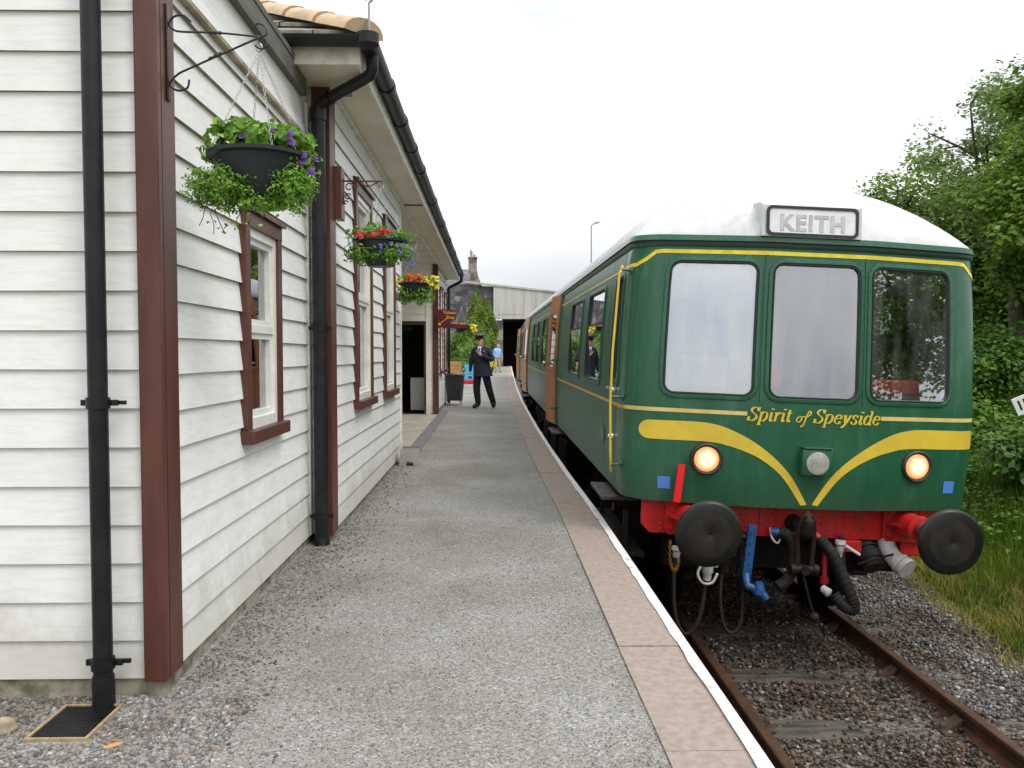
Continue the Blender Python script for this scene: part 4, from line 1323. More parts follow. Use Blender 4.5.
    if front:
        sC = -s_of_x(1.30) if False else s_of_x(-1.30)
        ribbon(lv, [(s, 1.878) for s in lin(s_of_x(-1.372), s_of_x(-0.50))], 0.030, 0.003)
        ribbon(lv, [(s, 1.878) for s in lin(s_of_x(0.515), s_of_x(1.36))], 0.030, 0.003)
        lv.mi = 1
        top = [(s_of_y(0.62), 2.985), (s_of_y(0.45), 2.987), (s_of_x(-1.36), 2.99), (s_of_x(-1.30), 3.03), (s_of_x(-1.235), 3.088), (s_of_x(-1.18), 3.093)]
        ribbon(lv, top, 0.030, 0.003)
        ribbon(lv, [(s, 3.093) for s in lin(s_of_x(-1.185), s_of_x(1.185))], 0.030, 0.0032)
        ribbon(lv, [(-s, z) for s, z in reversed(top)], 0.030, 0.003)
        lv.mi = 2
        ribbon(lv, [(s, 1.878) for s in lin(s_of_x(-1.36), s_of_y(0.6), 0.04) + lin(s_of_y(0.61), far, 0.4)], 0.030, 0.003)
        ribbon(lv, [(s, 1.878) for s in lin(s_of_x(1.36), s_of_y(0.6, 1), 0.04) + lin(s_of_y(0.61, 1), -far, 0.4)], 0.030, 0.003)
        lv.mi = 0
        ribbon(lv, [(s, 2.985) for s in lin(s_of_y(0.63), far, 0.4)], 0.018, 0.003)
    else:
        lv.mi = 2
        ribbon(lv, [(s, 1.878) for s in lin(s_of_y(0.05), far, 0.4)], 0.030, 0.003)
        lv.mi = 0
        ribbon(lv, [(s, 2.985) for s in lin(s_of_y(0.05), far, 0.4)], 0.018, 0.003)
    lv.build("lining", [PALEY, BRIGHTY, GOLDY], b)
    # side windows
    for (s0, s1, z0, z1, kind, sg) in openings:
        if kind == 'door': continue
        f = MB()
        ring_bands(f, s0, s1, z0, z1, 0.045, [(0.040, 0.001), (0.034, 0.010), (0.008, 0.012)])
        o = f.build("side_window", GSIDE, t, smooth=True, angle=35)
        f = MB(); ring_bands(f, s0, s1, z0, z1, 0.045, [(0.009, 0.011), (0.0, 0.013), (-0.012, 0.008), (-0.012, -0.03)])
        if kind == 'vent':
            zm = z0 + (z1 - z0) * 0.62
            f.add([PF(s0, zm - 0.02, 0.006), PF(s1, zm - 0.02, 0.006), PF(s1, zm + 0.02, 0.006), PF(s0, zm + 0.02, 0.006)], [(0, 1, 2, 3)])
            for q in (0.33, 0.66):
                sm = s0 + (s1 - s0) * q
                f.add([PF(sm - 0.012, zm + 0.02, 0.004), PF(sm + 0.012, zm + 0.02, 0.004), PF(sm + 0.012, z1, 0.004), PF(sm - 0.012, z1, 0.004)], [(0, 1, 2, 3)])
        f.build("rubber_seal", RUBBER, o, smooth=True, angle=35)
        g_ = MB()
        # lower light hangs truly upright although the coach leans on the canted track
        zm_ = z0 + (z1 - z0) * 0.62 if kind == 'vent' else z1
        ob_, ot_ = (-0.018, 0.012) if kind == 'vent' else (-0.010, -0.010)
        ya_ = 0.006                                    # and sits a shade out of line with the panels
        fa, fb = (ya_, 0.0) if sg < 0 else (0.0, ya_)
        g_.add([PF(s0 + 0.004, z0 + 0.004, ob_ - fa), PF(s1 - 0.004, z0 + 0.004, ob_ - fb), PF(s1 - 0.004, zm_ - 0.004, ot_ - fb), PF(s0 + 0.004, zm_ - 0.004, ot_ - fa)], [(0, 1, 2, 3)])
        if kind == 'vent': g_.add([PF(s0 + 0.004, zm_, -0.010), PF(s1 - 0.004, zm_, -0.010), PF(s1 - 0.004, z1 - 0.004, -0.010), PF(s0 + 0.004, z1 - 0.004, -0.010)], [(0, 1, 2, 3)])
        g_.build("pane", GLS, o)
    # interior floor, ceiling, partitions and seats so the windows look into a saloon
    inn_ = MB()
    inn_.box(-1.30, 1.30, 0.62, CAR_L - 0.05, 1.18, 1.22)
    inn_.box(-1.28, 1.28, 0.62, CAR_L - 0.05, 3.14, 3.16)
    inn_.mi = 0
    for yb in ((2.15,) if front else ()) + (CAR_L - 0.1,):
        inn_.box(-1.32, -0.35, yb, yb + 0.03, 1.22, 3.14); inn_.box(0.35, 1.32, yb, yb + 0.03, 1.22, 3.14)
    it = inn_.build("saloon", CABD, t)
    st = MB()
    ysq = 3.0 if front else 1.2
    while ysq < CAR_L - 1:
        for sx in (-1, 1):
            st.box(sx * 0.30, sx * 1.20, ysq, ysq + 0.14, 1.3, 2.28, 0.03)
            st.box(sx * 0.30, sx * 1.20, ysq - 0.38, ysq + 0.52, 1.55, 1.68, 0.03)
        ysq += 1.75
    st.build("seats", CURT, it)
    # open doors ---------------------------------------------------------------
    for dy in door_ys:
        a = s_of_y(dy); hinge = PB(a, 1.9)
        op = R(8)
        W_ = 0.60
        def DP(u, z, th=0.0):
            """u 0..W along the door from its hinge; th thickness inwards."""
            x0 = -width(z) - 0.045
            return Vector((x0 - math.sin(op) * u - math.cos(op) * 0.0 + th * math.cos(op), dy + math.cos(op) * u - th * math.sin(op), z))
        def dslab(m, u0, u1, z0, z1, t0, t1):
            c = [DP(u0, z0, t0), DP(u1, z0, t0), DP(u1, z1, t0), DP(u0, z1, t0), DP(u0, z0, t1), DP(u1, z0, t1), DP(u1, z1, t1), DP(u0, z1, t1)]
            m.add(c, [(0, 1, 2, 3), (7, 6, 5, 4), (0, 4, 5, 1), (1, 5, 6, 2), (2, 6, 7, 3), (3, 7, 4, 0)])
        m = MB()
        for (u0, u1, z0, z1) in ((0, W_, 1.20, 2.02), (0, W_, 2.86, 3.15), (0, 0.10, 2.02, 2.86), (W_ - 0.10, W_, 2.02, 2.86)):
            dslab(m, u0, u1, z0, z1, 0.0, 0.022)
        dslab(m, 0.02, W_ - 0.02, 2.005, 2.05, -0.015, 0.0)
        m.mi = 1
        for (u0, u1, z0, z1) in ((0, W_, 1.17, 2.02), (0, W_, 2.86, 3.15), (0, 0.10, 2.02, 2.86), (W_ - 0.10, W_, 2.02, 2.86)):
            dslab(m, u0 - 0.001, u1 + 0.001, z0, z1, 0.023, 0.05)
        d_o = m.build("open_door", [WOODO, GREEN], t)
        m = MB(); dslab(m, 0.095, W_ - 0.095, 2.02, 2.86, 0.02, 0.026); m.build("pane", GLS, d_o)
        m = MB(); p = DP(W_ - 0.06, 2.1, -0.01); m.lathe(p, (-1, -0.2, 0), [(0, 0.028), (0.03, 0.022), (0.05, 0.03), (0.062, 0.02)], 10); m.build("door_handle", CHROME, d_o, smooth=True)
        for z in (1.42, 2.15):
            MB().tube([Vector((-width(z) + 0.0, dy - 0.05, z)), DP(0.10, z, -0.012)], 0.022, 8).build("hinge", GREEN, d_o)
        # dark doorway reveal
        m = MB()
        z0_, z1_ = 1.17, 3.10
        ya_, yb_ = dy + 0.06, dy + 0.06 + 0.66
        for (y_a, y_b) in ((ya_ - 0.05, ya_ - 0.0), (yb_, yb_ + 0.05)):
            m.box(-1.40, -1.28, y_a, y_b, z0_, z1_)
        m.box(-1.385, -1.28, ya_, yb_, z1_ - 0.005, z1_ + 0.03)
        m.build("door_reveal", GREEN, t)
    return t, b

FRONT_SIDES = [(0.54, 0.95, 2.05, 2.93, 'cab'), (1.60, 2.75, 2.02, 2.90, 'vent'), (3.35, 4.55, 2.02, 2.90, 'vent'),
               (6.31, 6.93, 1.17, 3.10, 'door'), (7.2, 8.35, 2.02, 2.90, 'vent'), (8.9, 10.05, 2.02, 2.90, 'vent'), (10.6, 11.75, 2.02, 2.90, 'vent'), (12.3, 13.45, 2.02, 2.90, 'vent'),
               (15.46, 16.08, 1.17, 3.10, 'door'), (16.5, 17.3, 2.02, 2.90, 'vent')]
REAR_SIDES = [(0.6, 1.7, 2.02, 2.90, 'vent'), (2.2, 3.3, 2.02, 2.90, 'vent'), (3.9, 5.0, 2.02, 2.90, 'vent'), (5.6, 6.7, 2.02, 2.90, 'vent'), (7.66, 8.32, 1.17, 3.10, 'door'), (9.2, 10.3, 2.02, 2.90, 'vent'), (11, 12.1, 2.02, 2.90, 'vent'), (12.8, 13.9, 2.02, 2.90, 'vent'), (14.6, 15.7, 2.02, 2.90, 'vent')]
TX, TY = 2.345, 5.97
CAR, BODY = make_carriage(True, FRONT_SIDES, "green train carriage with white domed roof and three cab windows facing the camera", (TX, TY, rail_z(TY)), (0.006, R(2.3), 0.00625), [6.25, 15.4])
CAR2, BODY2 = make_carriage(False, REAR_SIDES, "second green carriage coupled behind the leading one near the bridge", (2.285, 24.35, rail_z(24.35)), (0.006, R(1.5), -0.018), [7.6])

# ---------------------------------------------------------------- the cab front
# window surrounds
for (x0, x1), bf in (((-1.108, -0.470), 0.60), ((-0.345, 0.315), 0.33), ((0.420, 1.075), 0.24)):
    s0, s1 = s_of_x(x0), s_of_x(x1)
    f = MB(); ring_bands(f, s0, s1, 2.014, 3.012, 0.072, [(0.043, 0.001), (0.038, 0.010), (0.014, 0.013), (0.006, 0.006)])
    o = f.build("cab_window", GREEN, CAR, smooth=True, angle=30)
    f = MB(); ring_bands(f, s0, s1, 2.014, 3.012, 0.072, [(0.008, 0.007), (0.004, 0.0135), (-0.004, 0.013), (-0.008, 0.004), (-0.008, -0.02)])
    f.build("rubber_seal", RUBBER, o, smooth=True, angle=40)
    # the corners of the opening behind the seal
    g_ = MB(); pane(g_, s0 + 0.002, s1 - 0.002, 2.016, 3.010, -0.006); g_.build("pane", mk_glass("cab_glass_%d" % int(bf * 100), bf, (0.82, 0.85, 0.85), gcol=(0.88, 0.91, 0.96), painted_sheen=0.02 + bf * bf * 1.1), o)  # painted whitening grows with the pane's share of sky reflection
    sc_ = MB()
    n_b = 22
    lp = rrect(s0 - 0.030, s1 + 0.030, 2.014 - 0.030, 3.012 + 0.030, 0.10, 3)
    lp = dens(lp, 0.105)
    for p in lp:
        c = PF(p[0], p[1], 0.010)
        sc_.lathe(c, PN(p[0], p[1]), [(0, 0.0055), (0.003, 0.004)], 6, False)
    sc_.build("screws", STEELR, o)
# vertical pillars' cover strips between the windows
m = MB()
for x in (-0.408, 0.367):
    ribbon(m, [(s_of_x(x), z) for z in lin(1.97, 3.08, 0.2)], 0.016, 0.006)
m.build("pillar_strip", GREEN, BODY)
# headcode style destination box on the dome
bx = MB()
n0 = len(bx.v)
X0 = -0.082
bx.prism([(0.030, 3.217), (0.050, 3.452), (0.10, 3.478), (0.62, 3.53), (0.62, 3.217)], 'x', -0.378 + X0, 0.378 + X0)
dest = bx.build("destination_box", ROOFW, CAR, smooth=True, angle=30)
def fp(x, z, off=0.0):                         # point on the slightly raked face of the box
    return Vector((x + X0, 0.030 + (z - 3.22) / 0.255 * 0.02 - off, z))
def ring_flat(m, loops):
    n = len(loops[0]); vs = [p for l in loops for p in l]
    m.add(vs, [(i * n + j, i * n + (j + 1) % n, (i + 1) * n + (j + 1) % n, (i + 1) * n + j) for i in range(len(loops) - 1) for j in range(n)])
m = MB()
bl_ = [(0.348, 0.112, 0.002, 0.04), (0.348, 0.112, 0.014, 0.04), (0.328, 0.092, 0.014, 0.03), (0.328, 0.092, 0.004, 0.03)]
ring_flat(m, [[fp(p[0], 3.335 + p[1], o_) for p in rrect(-a, a, -b_, b_, r_)] for (a, b_, o_, r_) in bl_])
m.build("rubber_seal", RUBBER, dest, smooth=True, angle=40)
m = MB(); lp = [fp(p[0], 3.335 + p[1], 0.006) for p in rrect(-0.33, 0.33, -0.094, 0.094, 0.03)]
m.add(lp, [tuple(range(len(lp)))])
m.build("blind_panel", mk("destination_blind", (0.80, 0.80, 0.82), 0.3, col2=(0.70, 0.70, 0.72), vs=6), dest)
Mt = Matrix.Translation(fp(0.0, 3.315, 0.0085)) @ Matrix.Rotation(math.atan2(-0.02, 0.255), 4, 'X') @ Matrix.Rotation(R(90), 4, 'X')
text_mesh("lettering", "KEITH", 0.168, mk("faded_grey_letters", (0.42, 0.42, 0.43), 0.6, col2=(0.54, 0.54, 0.56), vs=12), dest, Mt, 0.0008, 0.006, spacing=1.13)

# curved yellow whiskers
topc = spline([(-1.185, 1.795, 0), (-1.0, 1.797, 0), (-0.84, 1.798, 0), (-0.74, 1.790, 0), (-0.628, 1.764, 0), (-0.452, 1.684, 0), (-0.277, 1.562, 0), (-0.129, 1.412, 0), (0.0, 1.205, 0)], 5)
botc = spline([(-1.185, 1.650, 0), (-1.0, 1.650, 0), (-0.83, 1.652, 0), (-0.74, 1.649, 0), (-0.649, 1.638, 0), (-0.475, 1.588, 0), (-0.325, 1.512, 0), (-0.185, 1.393, 0), (-0.045, 1.195, 0)], 5)
for sx in (-1, 1):
    m = MB()
    A_, B_ = list(topc), list(botc)
    endc = [(-1.185 - 0.0725 * math.sin(a), 1.7225 + 0.0725 * math.cos(a)) for a in np.linspace(PI * 0.94, PI * 0.06, 9)] if sx < 0 else [(-1.36, 1.652), (-1.365, 1.79)]
    rows = 4
    vs = []
    for a_, b_ in zip(A_, B_):
        for k in range(rows + 1):
            q = b_.lerp(a_, k / rows)
            dx = 0.014 if sx > 0 else -0.014
            vs.append(PF(s_of_x(sx * abs(q.x) + (0.02 * sx)), q.y, 0.0035))
    fs = [(i * (rows + 1) + k, (i + 1) * (rows + 1) + k, (i + 1) * (rows + 1) + k + 1, i * (rows + 1) + k + 1) for i in range(len(A_) - 1) for k in range(rows)]
    m.add(vs, fs)
    if sx < 0:
        cc = [PF(s_of_x(-1.205 - 0.0725 * math.sin(a)), 1.7225 + 0.0725 * math.cos(a), 0.0035) for a in np.linspace(0, PI, 13)]
        m.add([PF(s_of_x(-1.205), 1.7225, 0.0035)] + cc, [(0, i, i + 1) for i in range(1, 13)])
    else:
        us_ = list(np.linspace(1.205, 1.375, 6))
        m.grid(lambda u, v: PF(s_of_x(u), v, 0.0035), us_, list(np.linspace(1.650, 1.795, 5)))
    m.build("yellow_whisker", YEL, BODY)

# lettering drawn with a broad pen: bold italic serif
def pen(m, paths, ox, oz, em, slant=0.24, a=0.060, b_=0.016, off=0.005, bold=1.0):
    for path in paths:
        closed = path[0] == 'c'
        pts = [Vector((p[0], p[1], 0)) for p in (path[1:] if closed else path)]
        if len(pts) > 2: pts = spline(pts, 5, closed)
        n = len(pts); L = []; Rr = []
        for i, p in enumerate(pts):
            q0 = pts[i - 1] if (i > 0 or closed) else pts[0]; q1 = pts[(i + 1) % n] if (i < n - 1 or closed) else pts[-1]
            d = (q1 - q0); d.normalize(); nr = Vector((-d.y, d.x, 0))
            w = math.hypot(a * bold * d.y * 0.5 * 1.0, b_) if True else 0
            w = math.sqrt((a * 0.5 * bold * (d.y * 0.97 + d.x * 0.25)) ** 2 + b_ ** 2)
            L.append(p + nr * w); Rr.append(p - nr * w)
        m.k = getattr(m, 'k', 0) + 1
        o_ = off + 0.00012 * (m.k % 14)
        def mp(p): return PF(s_of_x(ox + (p.x + slant * p.y) * em), oz + p.y * em, o_)
        vs = [mp(p) for q in zip(L, Rr) for p in q]
        fs = [(2 * i, 2 * i + 1, 2 * i + 3, 2 * i + 2) for i in range(n - 1)]
        if closed: fs.append((2 * n - 2, 2 * n - 1, 1, 0))
        m.add(vs, fs)
def tick(x, y, w=0.10): return [(x - w / 2, y), (x + w / 2, y)]
GLY = {
 'S': (0.52, [[(0.43, 0.53), (0.36, 0.66), (0.24, 0.69), (0.11, 0.62), (0.10, 0.50), (0.20, 0.40), (0.34, 0.31), (0.42, 0.19), (0.36, 0.05), (0.22, -0.01), (0.09, 0.04), (0.04, 0.18)], [(0.43, 0.70), (0.435, 0.50)], [(0.04, -0.02), (0.035, 0.20)]]),
 'p': (0.50, [[(0.10, 0.44), (0.10, -0.20)], tick(0.05, 0.445, 0.12), tick(0.10, -0.21, 0.20), [(0.10, 0.34), (0.19, 0.45), (0.32, 0.45), (0.40, 0.34), (0.40, 0.16), (0.31, 0.02), (0.19, 0.0), (0.11, 0.07)]]),
 'i': (0.27, [[(0.12, 0.44), (0.12, 0.05), (0.17, 0.01), (0.23, 0.07)], tick(0.075, 0.445, 0.12), [(0.12, 0.66), (0.12, 0.60)], [(0.15, 0.66), (0.15, 0.60)]]),
 'r': (0.37, [[(0.11, 0.44), (0.11, 0.01)], tick(0.06, 0.445, 0.12), tick(0.11, 0.005, 0.16), [(0.12, 0.28), (0.20, 0.42), (0.29, 0.45), (0.33, 0.38)]]),
 't': (0.33, [[(0.13, 0.62), (0.13, 0.08), (0.18, 0.0), (0.27, 0.06)], [(0.02, 0.45), (0.28, 0.45)]]),
 'e': (0.44, [[(0.08, 0.25), (0.22, 0.265), (0.36, 0.28), (0.35, 0.40), (0.26, 0.46), (0.14, 0.41), (0.07, 0.25), (0.09, 0.09), (0.20, 0.0), (0.31, 0.02), (0.38, 0.12)]]),
 'y': (0.48, [[(0.09, 0.43), (0.20, 0.05)], [(0.14, 0.43), (0.25, 0.03)], [(0.40, 0.43), (0.32, 0.20), (0.20, -0.06), (0.09, -0.20), (0.03, -0.16)], tick(0.11, 0.445, 0.18), tick(0.40, 0.445, 0.14)]),
 's': (0.38, [[(0.31, 0.35), (0.26, 0.45), (0.17, 0.46), (0.09, 0.40), (0.11, 0.30), (0.22, 0.23), (0.30, 0.14), (0.26, 0.02), (0.16, -0.01), (0.07, 0.03), (0.04, 0.12)]]),
 'd': (0.50, [[(0.37, 0.70), (0.37, 0.06), (0.41, 0.01), (0.46, 0.05)], tick(0.31, 0.70, 0.13), [(0.36, 0.34), (0.28, 0.45), (0.16, 0.44), (0.08, 0.32), (0.07, 0.14), (0.14, 0.01), (0.26, 0.01), (0.36, 0.13)]]),
 'o': (0.40, [['c', (0.06, 0.16), (0.14, 0.31), (0.26, 0.33), (0.33, 0.20), (0.26, 0.04), (0.13, 0.02)], [(0.30, 0.27), (0.38, 0.33), (0.46, 0.34)]]),
 'f': (0.34, [[(0.40, 0.58), (0.33, 0.66), (0.23, 0.60), (0.18, 0.40), (0.15, 0.10), (0.11, -0.14), (0.03, -0.24), (-0.03, -0.18)], [(0.06, 0.33), (0.30, 0.36)], [(0.31, 0.66), (0.38, 0.50), (0.22, 0.34)]]),
}
def write(m, s, x, z, em, bold=1.0, a=0.105):
    for ch in s:
        if ch == ' ': x += 0.16 * em; continue
        w, p = GLY[ch]; pen(m, p, x, z, em, a=a, bold=bold); x += w * em
    return x
class PenMB(MB): pass
def wid(s): return sum(0.16 if c == ' ' else GLY[c][0] for c in s)
ltr = PenMB()
em = 0.143
x_ = -0.500
x_ = write(ltr, "Spirit", x_, 1.830, em, a=0.125)
x_ += 0.030
x_ = write(ltr, "of", x_, 1.828, em * 0.92, a=0.08)
x_ += 0.042
x_ = write(ltr, "Speyside", x_, 1.830, em, a=0.125)
print("text end", x_)
ltr.build("nameplate_lettering", YEL, BODY, fix=False)

# lamps
def lamp(x, z, r, lit, name):
    s = s_of_x(x); c = PB(s, z); n = PN(s, z); n = Vector((n.x * 0.4, n.y, 0)).normalized()
    m = MB()
    m.lathe(c - n * 0.02, n, [(0, r + 0.030), (0.045, r + 0.028), (0.055, r + 0.018), (0.050, r + 0.004), (0.035, r - 0.002)], 32, True, False)
    h = m.build(name, STEELR, CAR, smooth=True, angle=35)
    m = MB()
    if lit:
        m.lathe(c - n * 0.02, n, [(0.040, r), (0.050, r * 0.80)], 32, False, False); m.build("glowing_rim", LAMPR, h, smooth=True)
        m = MB(); m.lathe(c - n * 0.02, n, [(0.050, r * 0.80), (0.056, r * 0.58)], 32, False, False); m.build("glowing_ring", LAMPM, h, smooth=True)
        m = MB(); m.lathe(c - n * 0.02, n, [(0.056, r * 0.58), (0.062, r * 0.3), (0.064, 0.001)], 32, False, True)
        m.build("lens", LAMPW, h, smooth=True)
    else:
        m.lathe(c - n * 0.02, n, [(0.040, r), (0.055, r * 0.6), (0.062, 0.001)], 32, False, True); m.build("lens", LENS, h, smooth=True)
    return h
for x in (-0.782, 0.838): lamp(x, 1.518, 0.094, True, "headlight")
m = MB(); m.box(-0.115 + 0.015, 0.115 + 0.015, -0.075, 0.012, 1.435, 1.635, 0.012)
mb_ = m.build("marker_lamp_box", GREEN, CAR, smooth=True, angle=30)
m = MB(); c = Vector((0.015, -0.075, 1.532))
m.lathe(c, (0, -1, 0), [(0, 0.086), (0.006, 0.086), (0.008, 0.080)], 28, False, True); m.build("lens", LENS, mb_, smooth=True, angle=40)
m = MB(); m.box(-0.11 + 0.015, 0.11 + 0.015, -0.085, 0.01, 1.638, 1.648, 0.003); m.build("hood", GREEN, mb_)
# blue squares
for (x, z) in ((-1.09, 1.318), (1.145, 1.355)):
    m = MB(); m.grid(lambda u, v: PF(s_of_x(u), v, 0.0035), list(np.linspace(x - 0.047, x + 0.047, 4)), list(np.linspace(z - 0.047, z + 0.047, 3)))
    m.build("blue_square", BLUES, BODY)
# yellow grab rail beside the cab door
hy = 0.40
sH = s_of_y(0.33)
m = MB(); pts = [PF(sH, 2.98, 0.02), PF(sH, 2.98, 0.075), PF(sH, 2.9, 0.095), PF(sH, 2.3, 0.10), PF(sH, 1.9, 0.10), PF(sH, 1.5, 0.09), PF(sH, 1.36, 0.085)]
m.tube(pts[1:], 0.010, 10)
hr = m.build("grab_rail", YEL, CAR, smooth=True)
m = MB()
for z in (2.95, 1.95, 1.42): m.tube([PF(sH, z, -0.01), PF(sH, z, 0.09)], 0.012, 8); m.lathe(PF(sH, z, 0), PN(sH, z), [(0, 0.03), (0.01, 0.028)], 8)
m.build("bracket", GREEN, hr)
# cab door joints, handle and small vents
m = MB()
for y in (0.60, 1.22): ribbon(m, [(s_of_y(y), z) for z in lin(1.17, 3.1, 0.15)], 0.010, 0.0022)
m.build("door_joint", RUBBER, BODY)
m = MB(); ribbon(m, [(s_of_y(0.66 + 0.46), z) for z in lin(1.3, 1.9, 0.2)], 0.008, 0.003)
for z in (1.60, 1.99): m.lathe(PF(s_of_y(0.70), z, 0), PN(s_of_y(0.7), z), [(0, 0.025), (0.04, 0.018)], 10)
m.tube([PF(s_of_y(0.70), 2.0, 0.04), PF(s_of_y(0.82), 2.0, 0.045)], 0.011, 8)
m.build("door_handle", CHROME, CAR, smooth=True, angle=40)
m = MB()
a0 = s_of_y(1.18); a1 = s_of_y(1.42)
m.grid(lambda u, v: PF(u, v, 0.008), [a1, a0], [1.50, 1.63]); m.build("side_vent", GREEN, BODY)
# cab interior: desk, partition, seat back, red fire bottle
m = MB(); m.box(-1.15, 1.15, 0.30, 0.62, 1.55, 2.05, 0.02); ci = m.build("cab_desk", CABD, CAR)
m = MB(); m.box(-0.95, -0.55, 0.42, 0.60, 2.05, 2.30, 0.02); m.box(-0.50, -0.44, 1.9, 1.95, 1.25, 3.1); m.build("cream_panel", CABW, ci)
MB().box(-1.25, -0.38, 2.05, 2.10, 1.25, 3.1).build("cream_partition", CABW, ci)
MB().box(0.06, 0.30, 1.6, 1.66, 1.25, 2.95).build("cream_partition", CABW, ci)
m = MB(); m.box(0.55, 0.98, 0.34, 0.52, 2.05, 2.17, 0.02); m.box(-0.30, -0.12, 0.40, 0.5, 2.05, 2.24, 0.02); m.build("red_instrument_box", CABR, ci)
m = MB(); m.box(0.32, 0.66, 1.25, 1.40, 1.5, 2.30, 0.05); m.build("driver_seat", CURT, ci)
m = MB(); m.tube([(0.72, 1.0, 1.3), (0.72, 1.0, 3.1)], 0.02, 8); m.tube([(0.10, 1.1, 1.3), (0.16, 1.1, 3.1)], 0.018, 8); m.build("white_pole", WHITEV, ci)
m = MB(); m.box(0.86, 0.98, 1.35, 1.40, 1.2, 3.1); m.build("grey_curtain", CABW, ci)
# wipers
# ---------------------------------------------------------------- beam, buffers, coupling
BYF = 0.22
m = MB()
m.prism([(-1.225, 1.15), (1.225, 1.15), (1.225, 0.945), (1.16, 0.882), (-1.16, 0.882), (-1.225, 0.945)], 'y', BYF, BYF + 0.05)
beam = m.build("buffer_beam", REDB, CAR)
m = MB()
m.box(-0.30, 0.30, BYF - 0.012, BYF - 0.0005, 0.884, 1.148); m.box(-0.17, 0.17, BYF - 0.024, BYF - 0.0125, 0.91, 1.12)
m.box(-1.1, 1.1, BYF - 0.03, BYF + 0.2, 1.156, 1.17)
m.build("beam_plate", REDB, beam)
m = MB()
rr = random.Random(4)
for cx in (-1.02, -0.46, -0.24, 0.24, 0.42, 0.52):
    for dx in (-0.05, 0.0, 0.05):
        for z in (0.91, 0.95, 1.0, 1.05, 1.10):
            if rr.random() < 0.75: 
                yb_ = BYF - (0.012 if abs(cx + dx) < 0.29 else 0.0)
                m.lathe((cx + dx + rr.uniform(-0.006, 0.006), yb_, z + rr.uniform(-0.006, 0.006)), (0, -1, 0), [(0, 0.011), (0.005, 0.009), (0.008, 0.003)], 7, False)
m.build("rivets", REDB, beam, smooth=True, angle=50)
for sx in (-1, 1):
    cx, cz = sx * 0.862 - 0.02, 1.03
    L = MB()
    # housing: plate, tapered ribbed body, ram
    L.prism([(cx - 0.17 + 0.03, cz - 0.15), (cx + 0.17 - 0.03, cz - 0.15), (cx + 0.17, cz - 0.11), (cx + 0.17, cz + 0.10), (cx + 0.14, cz + 0.13), (cx - 0.14, cz + 0.13), (cx - 0.17, cz + 0.10), (cx - 0.17, cz - 0.11)], 'y', BYF - 0.035, BYF - 0.0008)
    L.lathe((cx, BYF - 0.03, cz), (0, -1, 0), [(0, 0.115), (0.04, 0.10), (0.20, 0.088), (0.215, 0.10), (0.245, 0.10), (0.25, 0.085)], 26)
    for a in (45, 135, 225, 315):
        d = Vector((math.cos(R(a)), 0, math.sin(R(a))))
        L.lathe(Vector((cx, BYF - 0.035, cz)) + Vector((d.x * 0.175, 0, d.z * 0.135)), (0, -1, 0), [(0, 0.024), (0.018, 0.022), (0.020, 0.012), (0.03, 0.010)], 8)
    for a in (0, 180):
        d = math.cos(R(a)); L.prism([(cx + d * 0.09, BYF - 0.035), (cx + d * 0.16, BYF - 0.035), (cx + d * 0.09, BYF - 0.17)], 'z', cz - 0.012, cz + 0.012)
    bo = L.build("buffer", REDB, CAR, smooth=True, angle=35)
    L = MB(); L.lathe((cx, BYF - 0.27, cz), (0, -1, 0), [(0, 0.062), (0.37, 0.062)], 24); L.build("ram", mk("buffer_ram", (0.30, 0.05, 0.035), 0.4, col2=(0.10, 0.04, 0.03), vs=8, metal=0.3), bo, smooth=True, angle=40)
    L = MB(); L.mi = 0
    L.lathe((cx, BYF - 0.62, cz), (0, -1, 0), [(0, 0.08), (0.018, 0.225), (0.034, 0.236), (0.050, 0.230), (0.058, 0.210), (0.064, 0.16)], 48, True, False)
    L.mi = 1
    L.lathe((cx, BYF - 0.62, cz), (0, -1, 0), [(0.064, 0.16), (0.069, 0.10), (0.071, 0.012), (0.066, 0.006)], 48, False, True)
    L.build("head", [BUFM, BUFW], bo, smooth=True, angle=50)
# red lever by the left buffer
m = MB(); m.obox(Vector((-0.985, 0.062, 1.30)), (0.026, 0.012, 0.145), Euler((0, R(5), 0)).to_matrix()); m.tube([(-0.995, 0.062, 1.17), (-1.0, 0.22, 1.12)], 0.014, 8)
m.build("red_lever", mk("bright_red_paint", (0.75, 0.015, 0.015), 0.4), CAR)
# hook and screw coupling
m = MB()
# raised a little to the height seen on the real coach
hk = spline([(0.0, BYF - 0.02, 1.02), (0.0, BYF - 0.14, 1.0), (0.0, BYF - 0.24, 0.96), (0.0, BYF - 0.31, 1.0), (0.0, BYF - 0.32, 1.08), (0.0, BYF - 0.28, 1.13)], 5)
m.tube(hk, [0.045] * 10 + [0.05] * 6 + [0.04] * 5 + [0.025] * 5, 12) if len(hk) == 26 else m.tube(hk, 0.042, 12)
m.lathe((0.0, BYF - 0.02, 1.0), (0, -1, 0), [(0, 0.07), (0.05, 0.06)], 14)
dh = m.build("draw_hook", GRIME, CAR, smooth=True, angle=50)
m = MB()
yl = BYF - 0.28
m.tube(spline([(-0.055, yl, 0.72), (-0.06, yl, 0.9), (-0.055, yl - 0.01, 1.03), (-0.03, yl - 0.02, 1.10), (0.0, yl - 0.02, 1.12), (0.03, yl - 0.02, 1.10), (0.055, yl - 0.01, 1.03), (0.06, yl, 0.9), (0.055, yl, 0.72)], 5), 0.019, 10)
m.lathe((-0.085, yl, 0.70), (1, 0, 0), [(0, 0.034), (0.17, 0.034)], 14)
m.lathe((0.0, yl - 0.045, 0.70), (0, 1, 0), [(0, 0.035), (0.09, 0.035)], 14)
for sx in (-1, 1): m.lathe((sx * 0.07, yl, 0.70), (sx, 0, 0), [(0, 0.045), (0.035, 0.045)], 14)
